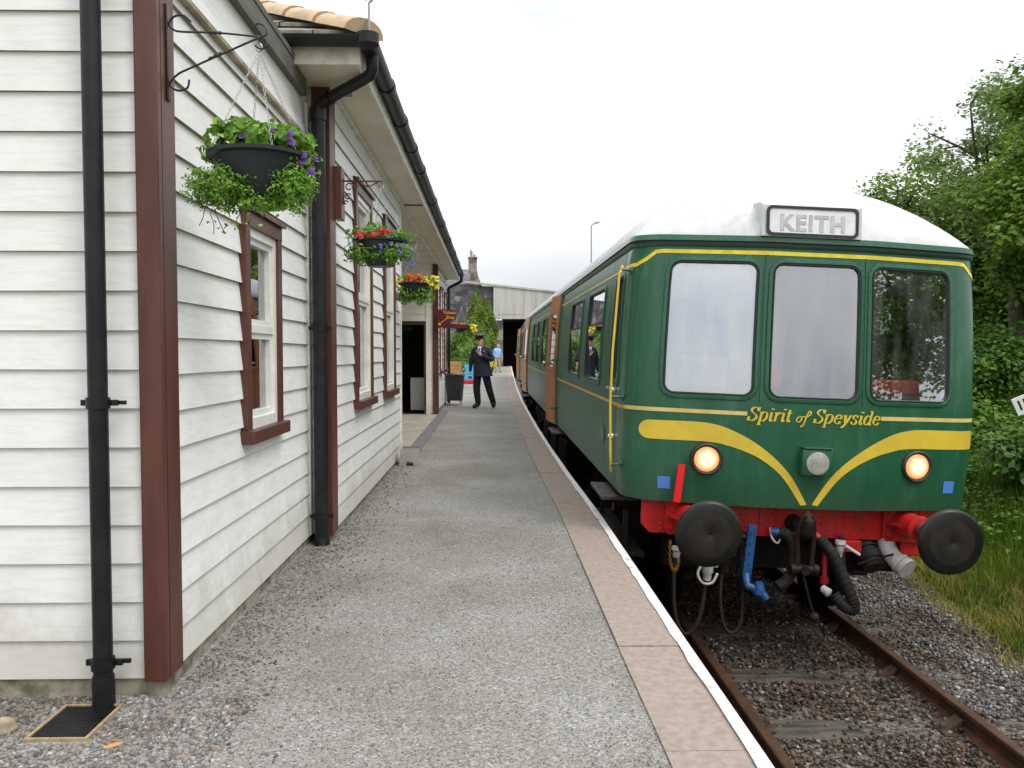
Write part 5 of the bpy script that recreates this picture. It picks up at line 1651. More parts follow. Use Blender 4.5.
m.build("shackle", GRIME, dh, smooth=True, angle=50)
m = MB(); m.tube([(-0.01, yl, 0.68), (0.085, yl - 0.02, 0.36)], 0.010, 8)
bm = bmesh.new(); bmesh.ops.create_uvsphere(bm, u_segments=14, v_segments=8, radius=0.042); m.bm(bm, Matrix.Translation((0.09, yl - 0.02, 0.345))); bm.free()
m.build("screw_handle", GRIME, dh, smooth=True, angle=50)

def hose(name, pts, r, mat, ribs=False, parent=CAR, k=7):
    P_ = spline(pts, k if not ribs else 12)
    if ribs: rad = [r * (1.0 if (i % 3) else 0.88) for i in range(len(P_))]
    else: rad = r
    return MB().tube(P_, rad, 12).build(name, mat, parent, smooth=True, angle=60)
def cock(parent, c, mat, s=1.0):
    m = MB(); c = Vector(c)
    m.lathe(c + Vector((0, 0, 0.07 * s)), (0, 0, -1), [(0, 0.045 * s), (0.03 * s, 0.05 * s), (0.05 * s, 0.032 * s), (0.10 * s, 0.034 * s), (0.11 * s, 0.026 * s), (0.15 * s, 0.024 * s)], 12)
    m.lathe(c + Vector((-0.03 * s, 0, 0.015 * s)), (1, 0, 0), [(0, 0.018 * s), (0.09 * s, 0.018 * s)], 8)
    return m.build("isolating_cock", mat, parent, smooth=True, angle=40)
h = hose("air_hose", [(-0.965, 0.12, 0.74), (-0.985, 0.08, 0.56), (-0.975, 0.02, 0.30), (-0.91, -0.02, 0.17), (-0.82, -0.02, 0.24), (-0.765, 0.02, 0.44), (-0.745, 0.06, 0.60)], 0.017, HOSEB)
cock(h, (-0.965, 0.12, 0.745), WHITEV, 0.8); cock(h, (-0.745, 0.02, 0.675), WHITEV, 1.25)
m = MB(); m.tube(spline([(-0.80, -0.01, 0.70), (-0.83, -0.02, 0.63), (-0.79, -0.03, 0.565), (-0.72, -0.03, 0.57), (-0.68, -0.02, 0.64)], 5), 0.010, 8); m.build("bail", WHITEV, h, smooth=True)
h = hose("air_hose", [(-0.60, 0.12, 0.68), (-0.625, 0.06, 0.44), (-0.60, 0.02, 0.24), (-0.54, 0.0, 0.18), (-0.47, 0.02, 0.26), (-0.455, 0.06, 0.50), (-0.465, 0.1, 0.78)], 0.014, HOSEB)
cock(h, (-0.60, 0.10, 0.74), GRIME, 1.4); cock(h, (-0.465, 0.1, 0.86), GRIME, 1.0)
m = MB(); ch = spline([(-1.045, 0.0, 0.86), (-1.04, 0.0, 0.73), (-1.015, 0.0, 0.655), (-0.985, 0.0, 0.66), (-0.965, 0.02, 0.74)], 6)
for i in range(0, len(ch) - 1):
    c = ch[i]; ax = Vector((0, 1, 0)) if i % 2 else Vector((1, 0, 0))
    lk = [c + ax * (0.009 * math.cos(t)) + Vector((0, 0, 0.014 * math.sin(t))) for t in np.linspace(0, 2 * PI, 9)[:-1]]
    m.tube(lk, 0.0035, 5, False, True)
m.build("brass_chain", GOLDC, CAR)
# blue pipe and the thick black hoses
m = MB(); m.obox(Vector((-0.31, 0.06, 0.80)), (0.032, 0.02, 0.20), Euler((0, R(4), 0)).to_matrix())
m.tube([(-0.33, 0.05, 0.62), (-0.33, 0.0, 0.545), (-0.24, -0.03, 0.52), (-0.20, -0.04, 0.46)], 0.034, 10)
for z in (0.95, 0.87, 0.79, 0.71): m.lathe((-0.31, 0.042, z), (0, -1, 0), [(0, 0.012), (0.012, 0.010)], 8)
m.lathe((-0.25, -0.03, 0.585), (0, 0, -1), [(0, 0.03), (0.05, 0.045), (0.09, 0.045), (0.10, 0.03)], 10)
m.build("blue_brake_pipe", BLUEV, CAR, smooth=True, angle=35)
h = hose("vacuum_hose", [(-0.20, 0.12, 0.93), (-0.13, 0.07, 0.93), (-0.085, 0.04, 0.85), (-0.085, 0.02, 0.72), (-0.14, 0.0, 0.60), (-0.22, -0.02, 0.55)], 0.045, HOSE, True)
m = MB(); m.tube(spline([(-0.245, 0.12, 0.97), (-0.24, 0.09, 0.90), (-0.19, 0.09, 0.86), (-0.16, 0.10, 0.93)], 5), 0.008, 6); m.build("clip_wire", WHITEV, h)
m = MB(); m.lathe((-0.24, 0.12, 0.94), (1, -0.3, 0), [(0, 0.035), (0.06, 0.04)], 10); m.build("blue_union", BLUEV, h, smooth=True, angle=40)
h = hose("vacuum_hose", [(0.14, 0.12, 0.90), (0.22, 0.05, 0.80), (0.30, 0.0, 0.62), (0.36, -0.03, 0.47), (0.37, -0.03, 0.40), (0.30, -0.02, 0.42), (0.24, 0.02, 0.50)], 0.047, HOSE, True)
m = MB(); m.tube([(0.05, 0.16, 0.99), (0.18, 0.09, 0.86)], 0.03, 10); m.tube([(0.20, 0.14, 0.84), (0.20, 0.12, 0.60)], 0.022, 8); m.lathe((0.20, 0.12, 0.60), (0, 0, -1), [(0, 0.035), (0.05, 0.035)], 10); m.build("red_pipe", REDB, h, smooth=True, angle=40)
m = MB(); m.lathe((0.16, 0.05, 0.53), (0.3, -0.5, -0.2), [(0, 0.03), (0.06, 0.035), (0.07, 0.02)], 12); m.build("hose_end", WHITEV, h, smooth=True, angle=40)
h = hose("brake_hose", [(0.33, 0.16, 0.92), (0.335, 0.13, 0.80), (0.34, 0.10, 0.66), (0.36, 0.1, 0.5)], 0.020, HOSE)
cock(h, (0.31, 0.12, 0.83), WHITEV, 0.85)
m = MB(); m.tube([(0.33, 0.07, 0.86), (0.43, 0.04, 0.80)], 0.012, 8); m.build("cock_handle", WHITEV, h)
# lower red brackets, jumper box and white elbow
for bxx in ((0.34, 0.50, 0.16, 0.30, 0.79, 0.879, 0.006), (0.84, 1.02, 0.22, 0.30, 0.76, 0.879, 0.006)):
    MB().box(*bxx).build("red_bracket", REDB, CAR)
m = MB(); m.lathe((0.575, 0.28, 0.82), (0.10, -0.45, -0.50), [(0, 0.08), (0.07, 0.085), (0.08, 0.098), (0.12, 0.098), (0.125, 0.085), (0.17, 0.08), (0.18, 0.09), (0.20, 0.085)], 20)
for k in range(3): m.lathe((0.575 + 0.01 * k, 0.26 - 0.03 * k, 0.80 - 0.035 * k), (0.1, -0.45, -0.5), [(0, 0.098), (0.012, 0.098)], 18)
m.build("jumper_socket", HOSE, CAR, smooth=True, angle=40)
m = MB(); m.tube(spline([(0.735, 0.26, 0.88), (0.74, 0.21, 0.80), (0.76, 0.14, 0.75), (0.79, 0.08, 0.72)], 5), [0.066] * 16, 20)
m.lathe((0.775, 0.10, 0.735), (0.35, -0.75, -0.35), [(0, 0.08), (0.03, 0.08), (0.035, 0.07), (0.05, 0.07), (0.055, 0.08), (0.08, 0.078)], 20)
m.build("exhaust_elbow", WHITEV, CAR, smooth=True, angle=40)
MB().tube([(0.40, 0.0, 0.74), (0.72, 0.1, 0.80)], 0.008, 6).build("tie_wire", UNDER, CAR)
# ---------------------------------------------------------------- underframe
def underframe(root, front):
    m = MB()
    m.box(-1.12, -0.98, 0.32, CAR_L - 0.2, 0.93, 1.15); m.box(0.98, 1.12, 0.32, CAR_L - 0.2, 0.93, 1.15); m.box(-1.3, 1.3, 0.45, CAR_L - 0.1, 1.12, 1.148)
    m.box(-1.0, 1.0, 0.36, 0.46, 0.62, 0.95)
    for (a, b_) in ((6.2, 7.6), (8.0, 9.3), (9.8, 11.2)):
        m.box(-1.22, -0.6, a, b_, 0.38, 0.92, 0.02); m.box(0.6, 1.22, a, b_, 0.38, 0.92, 0.02)
    m.tube([(-0.5, 0.4, 0.7), (-0.5, 5.0, 0.7)], 0.05, 8); m.tube([(0.45, 0.4, 0.6), (0.45, 5.0, 0.65)], 0.06, 8)
    m.build("underframe", UNDER, root)
    for yb in (2.75, CAR_L - 2.75):
        m = MB()
        for sx in (-1, 1):
            x = sx * 1.02
            m.prism([(yb - 1.65, 0.62), (yb - 1.65, 0.74), (yb - 1.0, 0.78), (yb - 0.5, 0.66), (yb + 0.5, 0.66), (yb + 1.0, 0.78), (yb + 1.65, 0.74), (yb + 1.65, 0.62), (yb + 1.0, 0.60), (yb + 0.5, 0.46), (yb - 0.5, 0.46), (yb - 1.0, 0.60)], 'x', x - 0.05, x + 0.05)
            for dy in (-1.3, 1.3):
                m.box(x - 0.10, x + 0.11, yb + dy - 0.15, yb + dy + 0.15, 0.32, 0.60, 0.02)
                m.lathe((x + sx * 0.11, yb + dy, 0.46), (sx, 0, 0), [(0, 0.11), (0.06, 0.10), (0.07, 0.06)], 16)
            for k in range(4): m.lathe((x, yb - 0.25 + 0.0, 0.30 + 0.045 * k), (0, 0, 1), [(0, 0.10), (0.03, 0.10)], 12)
            for k in range(4): m.lathe((x, yb + 0.25 + 0.0, 0.30 + 0.045 * k), (0, 0, 1), [(0, 0.10), (0.03, 0.10)], 12)
        m.box(-1.0, 1.0, yb - 0.15, yb + 0.15, 0.45, 0.75); m.box(-1.05, 1.05, yb - 1.62, yb - 1.54, 0.60, 0.72)
        bg = m.build("bogie", UNDER, root, smooth=True, angle=30)
        for dy in (-1.3, 1.3):
            m = MB()
            for sx in (-1, 1):
                m.lathe((sx * 0.67, yb + dy, 0.457), (sx, 0, 0), [(-0.0, 0.487), (0.03, 0.487), (0.034, 0.46), (0.135, 0.455), (0.137, 0.40), (0.11, 0.39), (0.10, 0.12), (0.16, 0.10)], 36)
            m.tube([(-0.9, yb + dy, 0.457), (0.9, yb + dy, 0.457)], 0.075, 12)
            m.build("wheelset", UNDER, bg, smooth=True, angle=35)
underframe(CAR, True); underframe(CAR2, False)
# footboards
for root, ysb in ((CAR, [(0.62, 1.35), (5.7, 6.5), (14.9, 15.7)]), (CAR2, [(7.5, 8.3)])):
    for (a, b_) in ysb:
        m = MB(); m.box(-1.485, -1.18, a, b_, 1.075, 1.105, 0.006); st_ = m.build("footboard", mk("worn_footboard", (0.10, 0.085, 0.075), 0.5, col2=(0.035, 0.03, 0.028), vs=8, bmp=0.3, bs=30), root)
        for y in (a + 0.1, b_ - 0.1): MB().prism([(-1.46, 1.074), (-1.05, 1.074), (-1.05, 0.90)], 'y', y - 0.012, y + 0.012).build("bracket", UNDER, st_)
m = MB(); m.box(-1.42, -1.15, 0.40, 2.2, 0.66, 0.70, 0.006); m.box(-1.30, -1.26, 0.6, 0.64, 0.69, 1.0); m.box(-1.30, -1.26, 1.9, 1.94, 0.69, 1.0)
m.build("lower_footboard", HOSEB, CAR)
m = MB(); m.box(-1.165, -1.15, 2.0, 2.03, 0.72, 0.92); m.build("yellow_handle", GOLDY, CAR)
LIFT = {"buffer_beam", "buffer", "red_lever", "draw_hook", "air_hose", "brass_chain", "blue_brake_pipe", "vacuum_hose", "brake_hose", "red_bracket", "jumper_socket", "exhaust_elbow", "tie_wire"}
for o_ in CAR.children:
    nm_ = o_.name.split('.')[0]
    if nm_ in LIFT: o_.location.z = 0.025
    if nm_ == 'blue_brake_pipe': o_.location.x = -0.11
    if nm_ == 'draw_hook': o_.location.x = -0.04
# gangway between the two carriages
m = MB()
for k in range(7): m.box(-0.75, 0.75, CAR_L + 0.02 + k * 0.08, CAR_L + 0.06 + k * 0.08, 1.15, 3.25)
m.build("gangway_bellows", RUBBER, CAR)

# ================================================================== BACKGROUND: bridge, house, lamp post
def mk_stonewall(name, a, b_, mortar, scale=1.0):
    m, nt, b = nodes_of(name)
    tc = nt.nodes.new("ShaderNodeTexCoord"); sp = nt.nodes.new("ShaderNodeSeparateXYZ"); nt.links.new(tc.outputs['Object'], sp.inputs[0])
    ad = nt.nodes.new("ShaderNodeMath"); ad.operation = 'ADD'; nt.links.new(sp.outputs[0], ad.inputs[0]); nt.links.new(sp.outputs[1], ad.inputs[1])
    cb = nt.nodes.new("ShaderNodeCombineXYZ"); nt.links.new(ad.outputs[0], cb.inputs[0]); nt.links.new(sp.outputs[2], cb.inputs[1])
    br = nt.nodes.new("ShaderNodeTexBrick"); br.inputs['Scale'].default_value = scale
    br.inputs['Color1'].default_value = c4(a); br.inputs['Color2'].default_value = c4(b_); br.inputs['Mortar'].default_value = c4(mortar)
    br.inputs['Mortar Size'].default_value = 0.02; br.inputs['Brick Width'].default_value = 0.7; br.inputs['Row Height'].default_value = 0.32
    nt.links.new(cb.outputs[0], br.inputs['Vector'])
    t = tex(nt, "ShaderNodeTexNoise", 1.3, 8, rough=0.7); r = ramp(nt, [(0.3, (0.5, 0.5, 0.5)), (0.7, (1.3, 1.3, 1.3))])
    nt.links.new(t.outputs['Fac'], r.inputs[0])
    mx = nt.nodes.new("ShaderNodeMixRGB"); mx.blend_type = 'MULTIPLY'; mx.inputs[0].default_value = 1
    nt.links.new(br.outputs[0], mx.inputs[1]); nt.links.new(r.outputs[0], mx.inputs[2]); nt.links.new(mx.outputs[0], b.inputs['Base Color'])
    b.inputs['Roughness'].default_value = 0.9
    bump(nt, b, br.outputs['Fac'], -0.6, 0.03)
    MATS[name] = m
    return m
DSTONE = mk_chips("dark_whinstone", 2.4, [(0.0, (0.06, 0.06, 0.07)), (0.6, (0.11, 0.105, 0.115)), (0.85, (0.16, 0.15, 0.14)), (1.0, (0.30, 0.28, 0.25))], (0.6, 0.6, 0.6), 0.6, 0.05)
BSTONE = mk_chips("buff_stone", 2.6, [(0.0, (0.12, 0.115, 0.11)), (0.5, (0.24, 0.21, 0.17)), (1.0, (0.36, 0.33, 0.28))], (0.6, 0.6, 0.6), 0.6, 0.05)
CPAN = mk("bridge_concrete", (0.52, 0.51, 0.48), 0.85, col2=(0.40, 0.39, 0.36), vs=0.9, stretch=(2, 2, 0.25), bmp=0.3, bs=10)
SLATE = mk("roof_slate", (0.10, 0.10, 0.115), 0.7, col2=(0.16, 0.155, 0.165), vs=1.5, bmp=0.4, bs=6)

YB = 68.0
def px2w(px, py, d):
    """Design aid: photograph position to world at distance d."""
    return ((px - 493) / 800 * d, d, 1.47 + (353.5 - py) / 800 * d)
bl2 = Vector((0, YB, 0.3))
br_ = thing("road_bridge", "pale concrete road bridge on stone abutments crossing over the track beyond the platform", "bridge", bl2)
with world_space(bl2):
    m = MB()   # dark stone wing wall on the platform side
    zt_ = 1.47 + (353.5 - 285) / 800 * YB
    m.prism([(-14, 0.1), (0.05, 0.1), (0.05, zt_ - 0.15), (-14, zt_ + 0.5)], 'y', YB, YB + 8)
    m.build("wing_wall", DSTONE, br_)
    m = MB()
    m.box(0.06, 0.85, YB + 0.15, YB + 8, 0.0, zt_ - 3.0)
    m.build("abutment", BSTONE, br_)
    m = MB()
    # sloping parapet line: a touch lower to the right
    def zl(x): return zt_ - 0.105 * x
    for x0, x1 in ((0.053, 2.55), (2.57, 5.1), (5.12, 7.6), (7.62, 10.2), (10.22, 14)):
        m.prism([(x0, zl(0) - 2.9), (x1, zl(0) - 2.9 - 0.02 * 0), (x1, zl(x1) - 0.12), (x0, zl(x0) - 0.12)], 'y', YB - 0.25, YB + 0.15)
    m.build("parapet_panels", CPAN, br_)
    m = MB()
    m.prism([(-2.4, zl(-2.4) - 0.119), (0.052, zl(0) - 0.119), (14, zl(14) - 0.119), (14, zl(14) + 0.02), (-2.4, zl(-2.4) + 0.04)], 'y', YB - 0.35, YB + 0.2)
    m.build("coping", CPAN, br_)
    m = MB()
    m.box(0.86, 13.5, YB + 0.16, YB + 8, zt_ - 2.85, zt_ - 1.9)
    m.build("deck", DSTONE, br_)
    m = MB()
    for k in range(9): m.lathe((0.55 + 0.24 * k, YB - 0.251, zt_ - 2.55), (0, -1, 0), [(0, 0.045), (0.01, 0.04)], 8)
    m.build("drain_holes", IRON, br_)
    m = MB(); m.box(8.5, 14, YB + 0.0, YB + 8, -0.9, zt_ - 2.9); m.build("abutment", BSTONE, br_)
    m = MB(); m.box(0.87, 8.49, YB + 7.7, YB + 7.9, -1.2, zt_ - 2.86); m.build("painted_gloom_sheet", DARKIN, br_)  # near-black sheet added here paints the gloom under the bridge
# house beyond the bridge
D = 92.0
hl = Vector((-3.5, D, 0.4))
hs = thing("stone_house", "old stone house with slate roof and a tall gable chimney showing above the bridge", "house", hl)
with world_space(hl):
    xg = (477 - 493) / 800 * D
    def zz(py): return 1.47 + (353.5 - py) / 800 * D
    m = MB(); m.box(xg - 7, xg - 0.4, D + 0.3, D + 7, 0.3, zz(282))
    # gable facing right, seen edge on with the roof rising to the left
    m.prism([(D, 0.3), (D + 7.2, 0.3), (D + 7.2, zz(284)), (D + 3.6, zz(266.5)), (D, zz(284))], 'x', xg - 0.7, xg - 0.38)
    m.build("wall", BSTONE, hs)
    m = MB()
    m.add([(xg - 7, D - 0.3, zz(285)), (xg - 0.42, D - 0.3, zz(285)), (xg - 0.42, D + 3.6, zz(266.7)), (xg - 7, D + 3.6, zz(266.7)), (xg - 7, D + 7.5, zz(285)), (xg - 0.42, D + 7.5, zz(285))], [(0, 1, 2, 3), (3, 2, 5, 4)])
    rfo = m.build("roof", SLATE, hs)
    m = MB(); m.prism([(xg - 0.95, zz(285)), (xg + 0.55, zz(286)), (xg + 0.12, zz(276)), (xg, zz(270)), (xg, zz(259.5)), (xg - 0.95, zz(259.5))], 'y', D - 0.5, D + 0.4)
    m.box(xg - 1.02, xg + 0.06, D - 0.56, D + 0.46, zz(259.4), zz(258)); ch_ = m.build("chimney", BSTONE, rfo)
    m = MB(); m.lathe((xg - 0.62, D - 0.05, zz(258.2)), (0, 0, 1), [(0, 0.17), (0.45, 0.14), (0.5, 0.19), (0.7, 0.17)], 10); m.lathe((xg - 0.28, D - 0.05, zz(258.2)), (0, 0, 1), [(0, 0.15), (0.3, 0.12), (0.35, 0.15)], 10)
    m.tube([(xg - 0.62, D - 0.05, zz(252.5)), (xg - 0.75, D - 0.05, zz(251))], 0.12, 8)
    m.build("chimney_pots", mk("terracotta_pot", (0.45, 0.33, 0.25), 0.9), rfo)
# lamp post on the bridge road
lx, ly = (591 - 493) / 800 * 80, 80.0
lp = thing("street_lamp", "slender grey street lamp rising above the train roof", "street lamp", (lx, ly, 3.4))
m = MB(); zt2 = 1.47 + (353.5 - 225) / 800 * 80 - 3.4
m.tube([(0, 0, 0), (0, 0, 2), (0, 0, zt2 - 0.15), (0.15, 0, zt2 + 0.02), (0.35, 0, zt2 + 0.08)], [0.10, 0.075, 0.055, 0.05, 0.05], 8); m.build("post", mk("galvanised_post", (0.30, 0.31, 0.32), 0.5, metal=0.4), lp, smooth=True)
m = MB(); m.prism([(0.25, zt2 + 0.02), (0.85, zt2 + 0.16), (0.80, zt2 + 0.26), (0.30, zt2 + 0.20)], 'y', -0.12, 0.12); m.build("lantern", mk("lamp_head", (0.35, 0.36, 0.37), 0.4), lp)

# ================================================================== VEGETATION
rv = np.random.default_rng(23)
def cluster_leaves(C, per, rad, size, rg, out_bias=None, flat=0.8):
    """per leaves around each of the centres C with radius rad (array)."""
    n = len(C) * per
    base = np.repeat(C, per, 0); rr = np.repeat(rad, per)
    d = rg.normal(size=(n, 3)); d /= np.linalg.norm(d, axis=1)[:, None]
    r = rr * rg.random(n) ** 0.45
    P = base + d * r[:, None] * np.array([1, 1, flat])
    N = d * 0.5 + rg.normal(size=(n, 3)) * 0.4 + np.array([0, -0.25, 0.95])
    return P, N, size * rg.uniform(0.6, 1.25, n)

def tree(name, label, cat, loc, trunk_h, trunk_r, crown, n_cl, per, leaf, mat, seed, group=None, cr=0.45, limbs=9, lean_=(0, 0), bark=BARK, sparse=None):
    """crown: list of ellipsoids (cx, cy, cz, rx, ry, rz, weight) relative to loc."""
    rg = np.random.default_rng(seed); rr = random.Random(seed)
    t = thing(name, label, cat, loc, group=group)
    W = np.array([c[6] for c in crown], float); W /= W.sum()
    ids = rg.choice(len(crown), n_cl, p=W)
    d = rg.normal(size=(n_cl, 3)); d /= np.linalg.norm(d, axis=1)[:, None]
    rad = rg.random(n_cl) ** 0.38
    Cc = np.array([c[:3] for c in crown])[ids]; Rc = np.array([c[3:6] for c in crown])[ids]
    C = Cc + d * rad[:, None] * Rc
    C += rg.normal(0, 0.12, C.shape)
    # trunk and limbs reaching the clusters
    m = MB()
    top = Vector((lean_[0], lean_[1], trunk_h))
    tp = [Vector((0, 0, -0.2)), Vector((0, 0, 0.05)) + top * 0.02, top * 0.35 + Vector((rr.uniform(-.1, .1), rr.uniform(-.1, .1), 0)), top * 0.7 + Vector((rr.uniform(-.12, .12), rr.uniform(-.1, .1), 0)), top]
    m.tube(spline(tp, 4), list(np.linspace(trunk_r * 1.35, trunk_r * 0.6, 17)), 9)
    o = m.build("trunk", bark, t, smooth=True)
    order = rg.permutation(n_cl)[:max(limbs, 4) * 6]
    m = MB()
    nodes = []
    for i in range(limbs):
        e = Vector(C[order[i]]); s = top * rr.uniform(0.35, 0.98)
        mid = s.lerp(e, 0.5) + Vector((rr.uniform(-.2, .2), rr.uniform(-.2, .2), 0.25))
        pts = spline([s, mid, e], 5)
        m.tube(pts, list(np.linspace(trunk_r * 0.48, trunk_r * 0.10, len(pts))), 6); nodes += pts[3:]
    for i in order[limbs:]:
        e = Vector(C[i]); s = min(nodes, key=lambda q: (q - e).length)
        mid = s.lerp(e, 0.5) + Vector((rr.uniform(-.15, .15), rr.uniform(-.15, .15), 0.12))
        m.tube([s, mid, e], [trunk_r * 0.16, trunk_r * 0.10, trunk_r * 0.04], 5)
    m.build("branches", bark, t, smooth=True)
    rad_ = rg.uniform(0.6, 1.25, n_cl) * cr
    P, N, S = cluster_leaves(C, per, rad_, leaf, rg)
    V, F = leaf_cards(P, N, S, rg, 0.72)
    np_mesh("crown", V, F, mat, t)
    return t
def gz(x, y): return ground_z(x, y)
# broadleaf trees on the right bank
x, y = 10.6, 12.6
tree("sycamore_tree", "large dense green tree at the right edge, nearest on the bank", "tree", (x, y, gz(x, y)), 3.6, 0.17,
     [(0.2, 0, 4.3, 2.5, 2.2, 1.7, 4), (-1.5, 0.2, 3.0, 1.3, 1.3, 1.2, 1.6), (1.0, -0.3, 5.2, 2.0, 1.8, 1.2, 2), (0.3, 0.2, 2.4, 2.4, 1.8, 0.7, 2.2)], 560, 125, 0.115, LEAFM, 5, "trees on the right bank", 0.42, 12)
x, y = 10.35, 15.5
tree("birch_tree", "airy pale-leaved tree with sky showing through, left of the dense tree on the bank", "tree", (x, y, gz(x, y)), 4.2, 0.13,
     [(-0.1, 0, 4.5, 1.9, 1.6, 1.3, 3), (0.9, 0, 5.4, 1.6, 1.5, 1.0, 2), (-1.1, -0.2, 3.2, 1.2, 1.3, 0.9, 1.2)], 150, 60, 0.095, LEAFM2, 8, "trees on the right bank", 0.40, 12)
x, y = 10.9, 18.5
tree("broadleaf_tree", "dark shaded tree behind the other two on the bank", "tree", (x, y, gz(x, y)), 4.0, 0.2,
     [(0, 0, 3.6, 2.6, 2.2, 2.0, 3), (0.5, 0, 2.2, 3, 2, 1.2, 3)], 280, 100, 0.13, LEAFM, 9, "trees on the right bank", 0.5, 10)
x, y = 13.2, 16.5
tree("broadleaf_tree", "tall tree half cut off by the right edge of the photo", "tree", (x, y, gz(x, y)), 5.2, 0.22,
     [(0, 0, 5.4, 2.8, 2.4, 2.2, 3), (-1.0, 0, 3.2, 2.6, 2.4, 1.6, 3), (-0.5, 0, 2.0, 3.0, 2, 1.0, 2)], 320, 100, 0.13, LEAFM, 10, "trees on the right bank", 0.5, 10)
# wooded bank further along, behind the train: also seen through and in the windows
k = 0
for (x, y, s, mt, lb) in ((14.5, 22, 1.15, LEAFM, "tree behind the dense tree, filling the gap at the right edge"), (18.5, 27, 1.4, LEAFM, "far tree at the back of the right bank"), (9.6, 25, 1.0, LEAFM, "bushy tree beside the middle of the train"), (11.5, 33, 1.2, LEAFM, "rounded tree beside the second carriage"), (10.5, 44, 1.2, LEAFM, "tree beside the end of the second carriage"), (12.5, 56, 1.4, LEAFM, "tree on the bank just before the bridge")):
    tree("broadleaf_tree", lb, "tree", (x, y, gz(x, y)), 3.6 * s, 0.18 * s, [(0, 0, 3.2 * s, 2.8 * s, 2.4 * s, 1.9 * s, 3), (0.4, 0, 1.6 * s, 3 * s, 2 * s, 1.1 * s, 2)], 150, 70, 0.20 * s, mt, 30 + k, "trees on the right bank", 0.62 * s, 8); k += 1
# trees behind the camera: they show only as reflections in the cab windows
for (x, y, s, sd_) in ((13.9, -3.2, 0.85, 52), (14.8, -10.5, 1.15, 53)):
    tree("broadleaf_tree", {51: "tree behind the camera seen only in the right cab window's reflection", 52: "tree standing out of frame to the right of the camera", 53: "tall tree far behind the camera to the right", 54: "tree beside the line well behind the camera", 55: "tree just outside the right edge of the photo"}[sd_], "tree",
         (x, y, gz(x, y)), 3.8 * s, 0.18, [(0, 0, 3.6 * s, 2.5 * s, 2.5 * s, 1.9 * s, 3), (0.0, 0, 1.8 * s, 2.4 * s, 2.2 * s, 1.1 * s, 2)], 170, 70, 0.15, LEAFM, sd_, "trees out of frame", 0.5, 9)

# conifers in front of the bridge
def conifer(label, px, ptop, pbase_z, d, wpx, seed):
    X = (px - 493) / 800 * d; H = 1.47 + (353.5 - ptop) / 800 * d - slope(d) - 0.0; W = wpx / 800 * d / 2
    rg = np.random.default_rng(seed)
    t = thing("conifer_tree", label, "conifer", (X, d, slope(d)), group="conifers before the bridge")
    MB().tube([(0, 0, -0.1), (0, 0, H * 0.5), (0, 0, H * 0.93)], [0.16, 0.09, 0.02], 8).build("trunk", BARK, t, smooth=True)
    n = 15000
    hh = rg.random(n) ** 0.8
    prof = np.interp(hh, [0, 0.15, 0.4, 0.7, 0.9, 1.0], [0.75, 1.0, 0.92, 0.58, 0.22, 0.03])
    a = rg.uniform(0, 2 * PI, n)
    lump = 1 + 0.16 * np.sin(a * 3 + hh * 14) + 0.12 * np.sin(a * 5 - hh * 23) + rg.normal(0, 0.07, n)
    r = W * prof * lump * rg.random(n) ** 0.28
    P = np.stack([r * np.cos(a), r * np.sin(a), hh * H + 0.15 * (hh < 0.95)], 1)
    N = np.stack([np.cos(a), np.sin(a), np.full(n, 0.25)], 1) + rg.normal(0, 0.45, (n, 3))
    V, F = leaf_cards(P, N, rg.uniform(0.08, 0.20, n), rg, 0.5)
    np_mesh("crown", V, F, CONIFM, t)
conifer("taller pointed green conifer left of the pair before the bridge", 477, 290, 0, 52, 29, 61)
conifer("shorter conifer right of the pair before the bridge", 487.5, 297, 0, 54, 22, 62)
# green climbers and bushes by the far end of the building
def bush(name, label, loc, rx, ry, h, n, leaf, mat, seed, cat="bush", group=None):
    rg = np.random.default_rng(seed)
    t = thing(name, label, cat, loc, group=group)
    m = MB()
    for i in range(7):
        a = rg.uniform(0, 6.28); m.tube([(0.1 * math.cos(a), 0.1 * math.sin(a), 0), (rx * 0.5 * math.cos(a), ry * 0.5 * math.sin(a), h * 0.7)], [0.02, 0.008], 5)
    m.build("stems", BARK, t)
    C = rg.normal(size=(max(8, n // 60), 3)); C /= np.linalg.norm(C, axis=1)[:, None]; C *= rg.random((len(C), 1)) ** 0.4
    C = C * np.array([rx, ry, h * 0.5]) + np.array([0, 0, h * 0.52])
    P, N, S = cluster_leaves(C, 60, rg.uniform(0.5, 1.2, len(C)) * min(rx, h) * 0.38, leaf, rg)
    P[:, 2] = np.maximum(P[:, 2], 0.02)
    V, F = leaf_cards(P, N, S, rg, 0.7); np_mesh("foliage", V, F, mat, t)
    return t
bush("green_bush", "bright green bush between the building corner and the conifers", (-1.95, 37, slope(37)), 0.62, 0.5, 2.15, 2600, 0.11, WEEDM, 71, group="bushes by the far end of the building")
bush("green_bush", "low spreading bush behind the planter box", (-2.2, 39.5, slope(39)), 1.2, 0.7, 1.5, 2600, 0.12, WEEDM, 72, group="bushes by the far end of the building")
bush("green_bush", "dark bush at the foot of the bridge wall", (-3.2, 50, slope(50)), 2.2, 1.0, 2.4, 5000, 0.16, LEAFM, 73, group="bushes by the far end of the building")
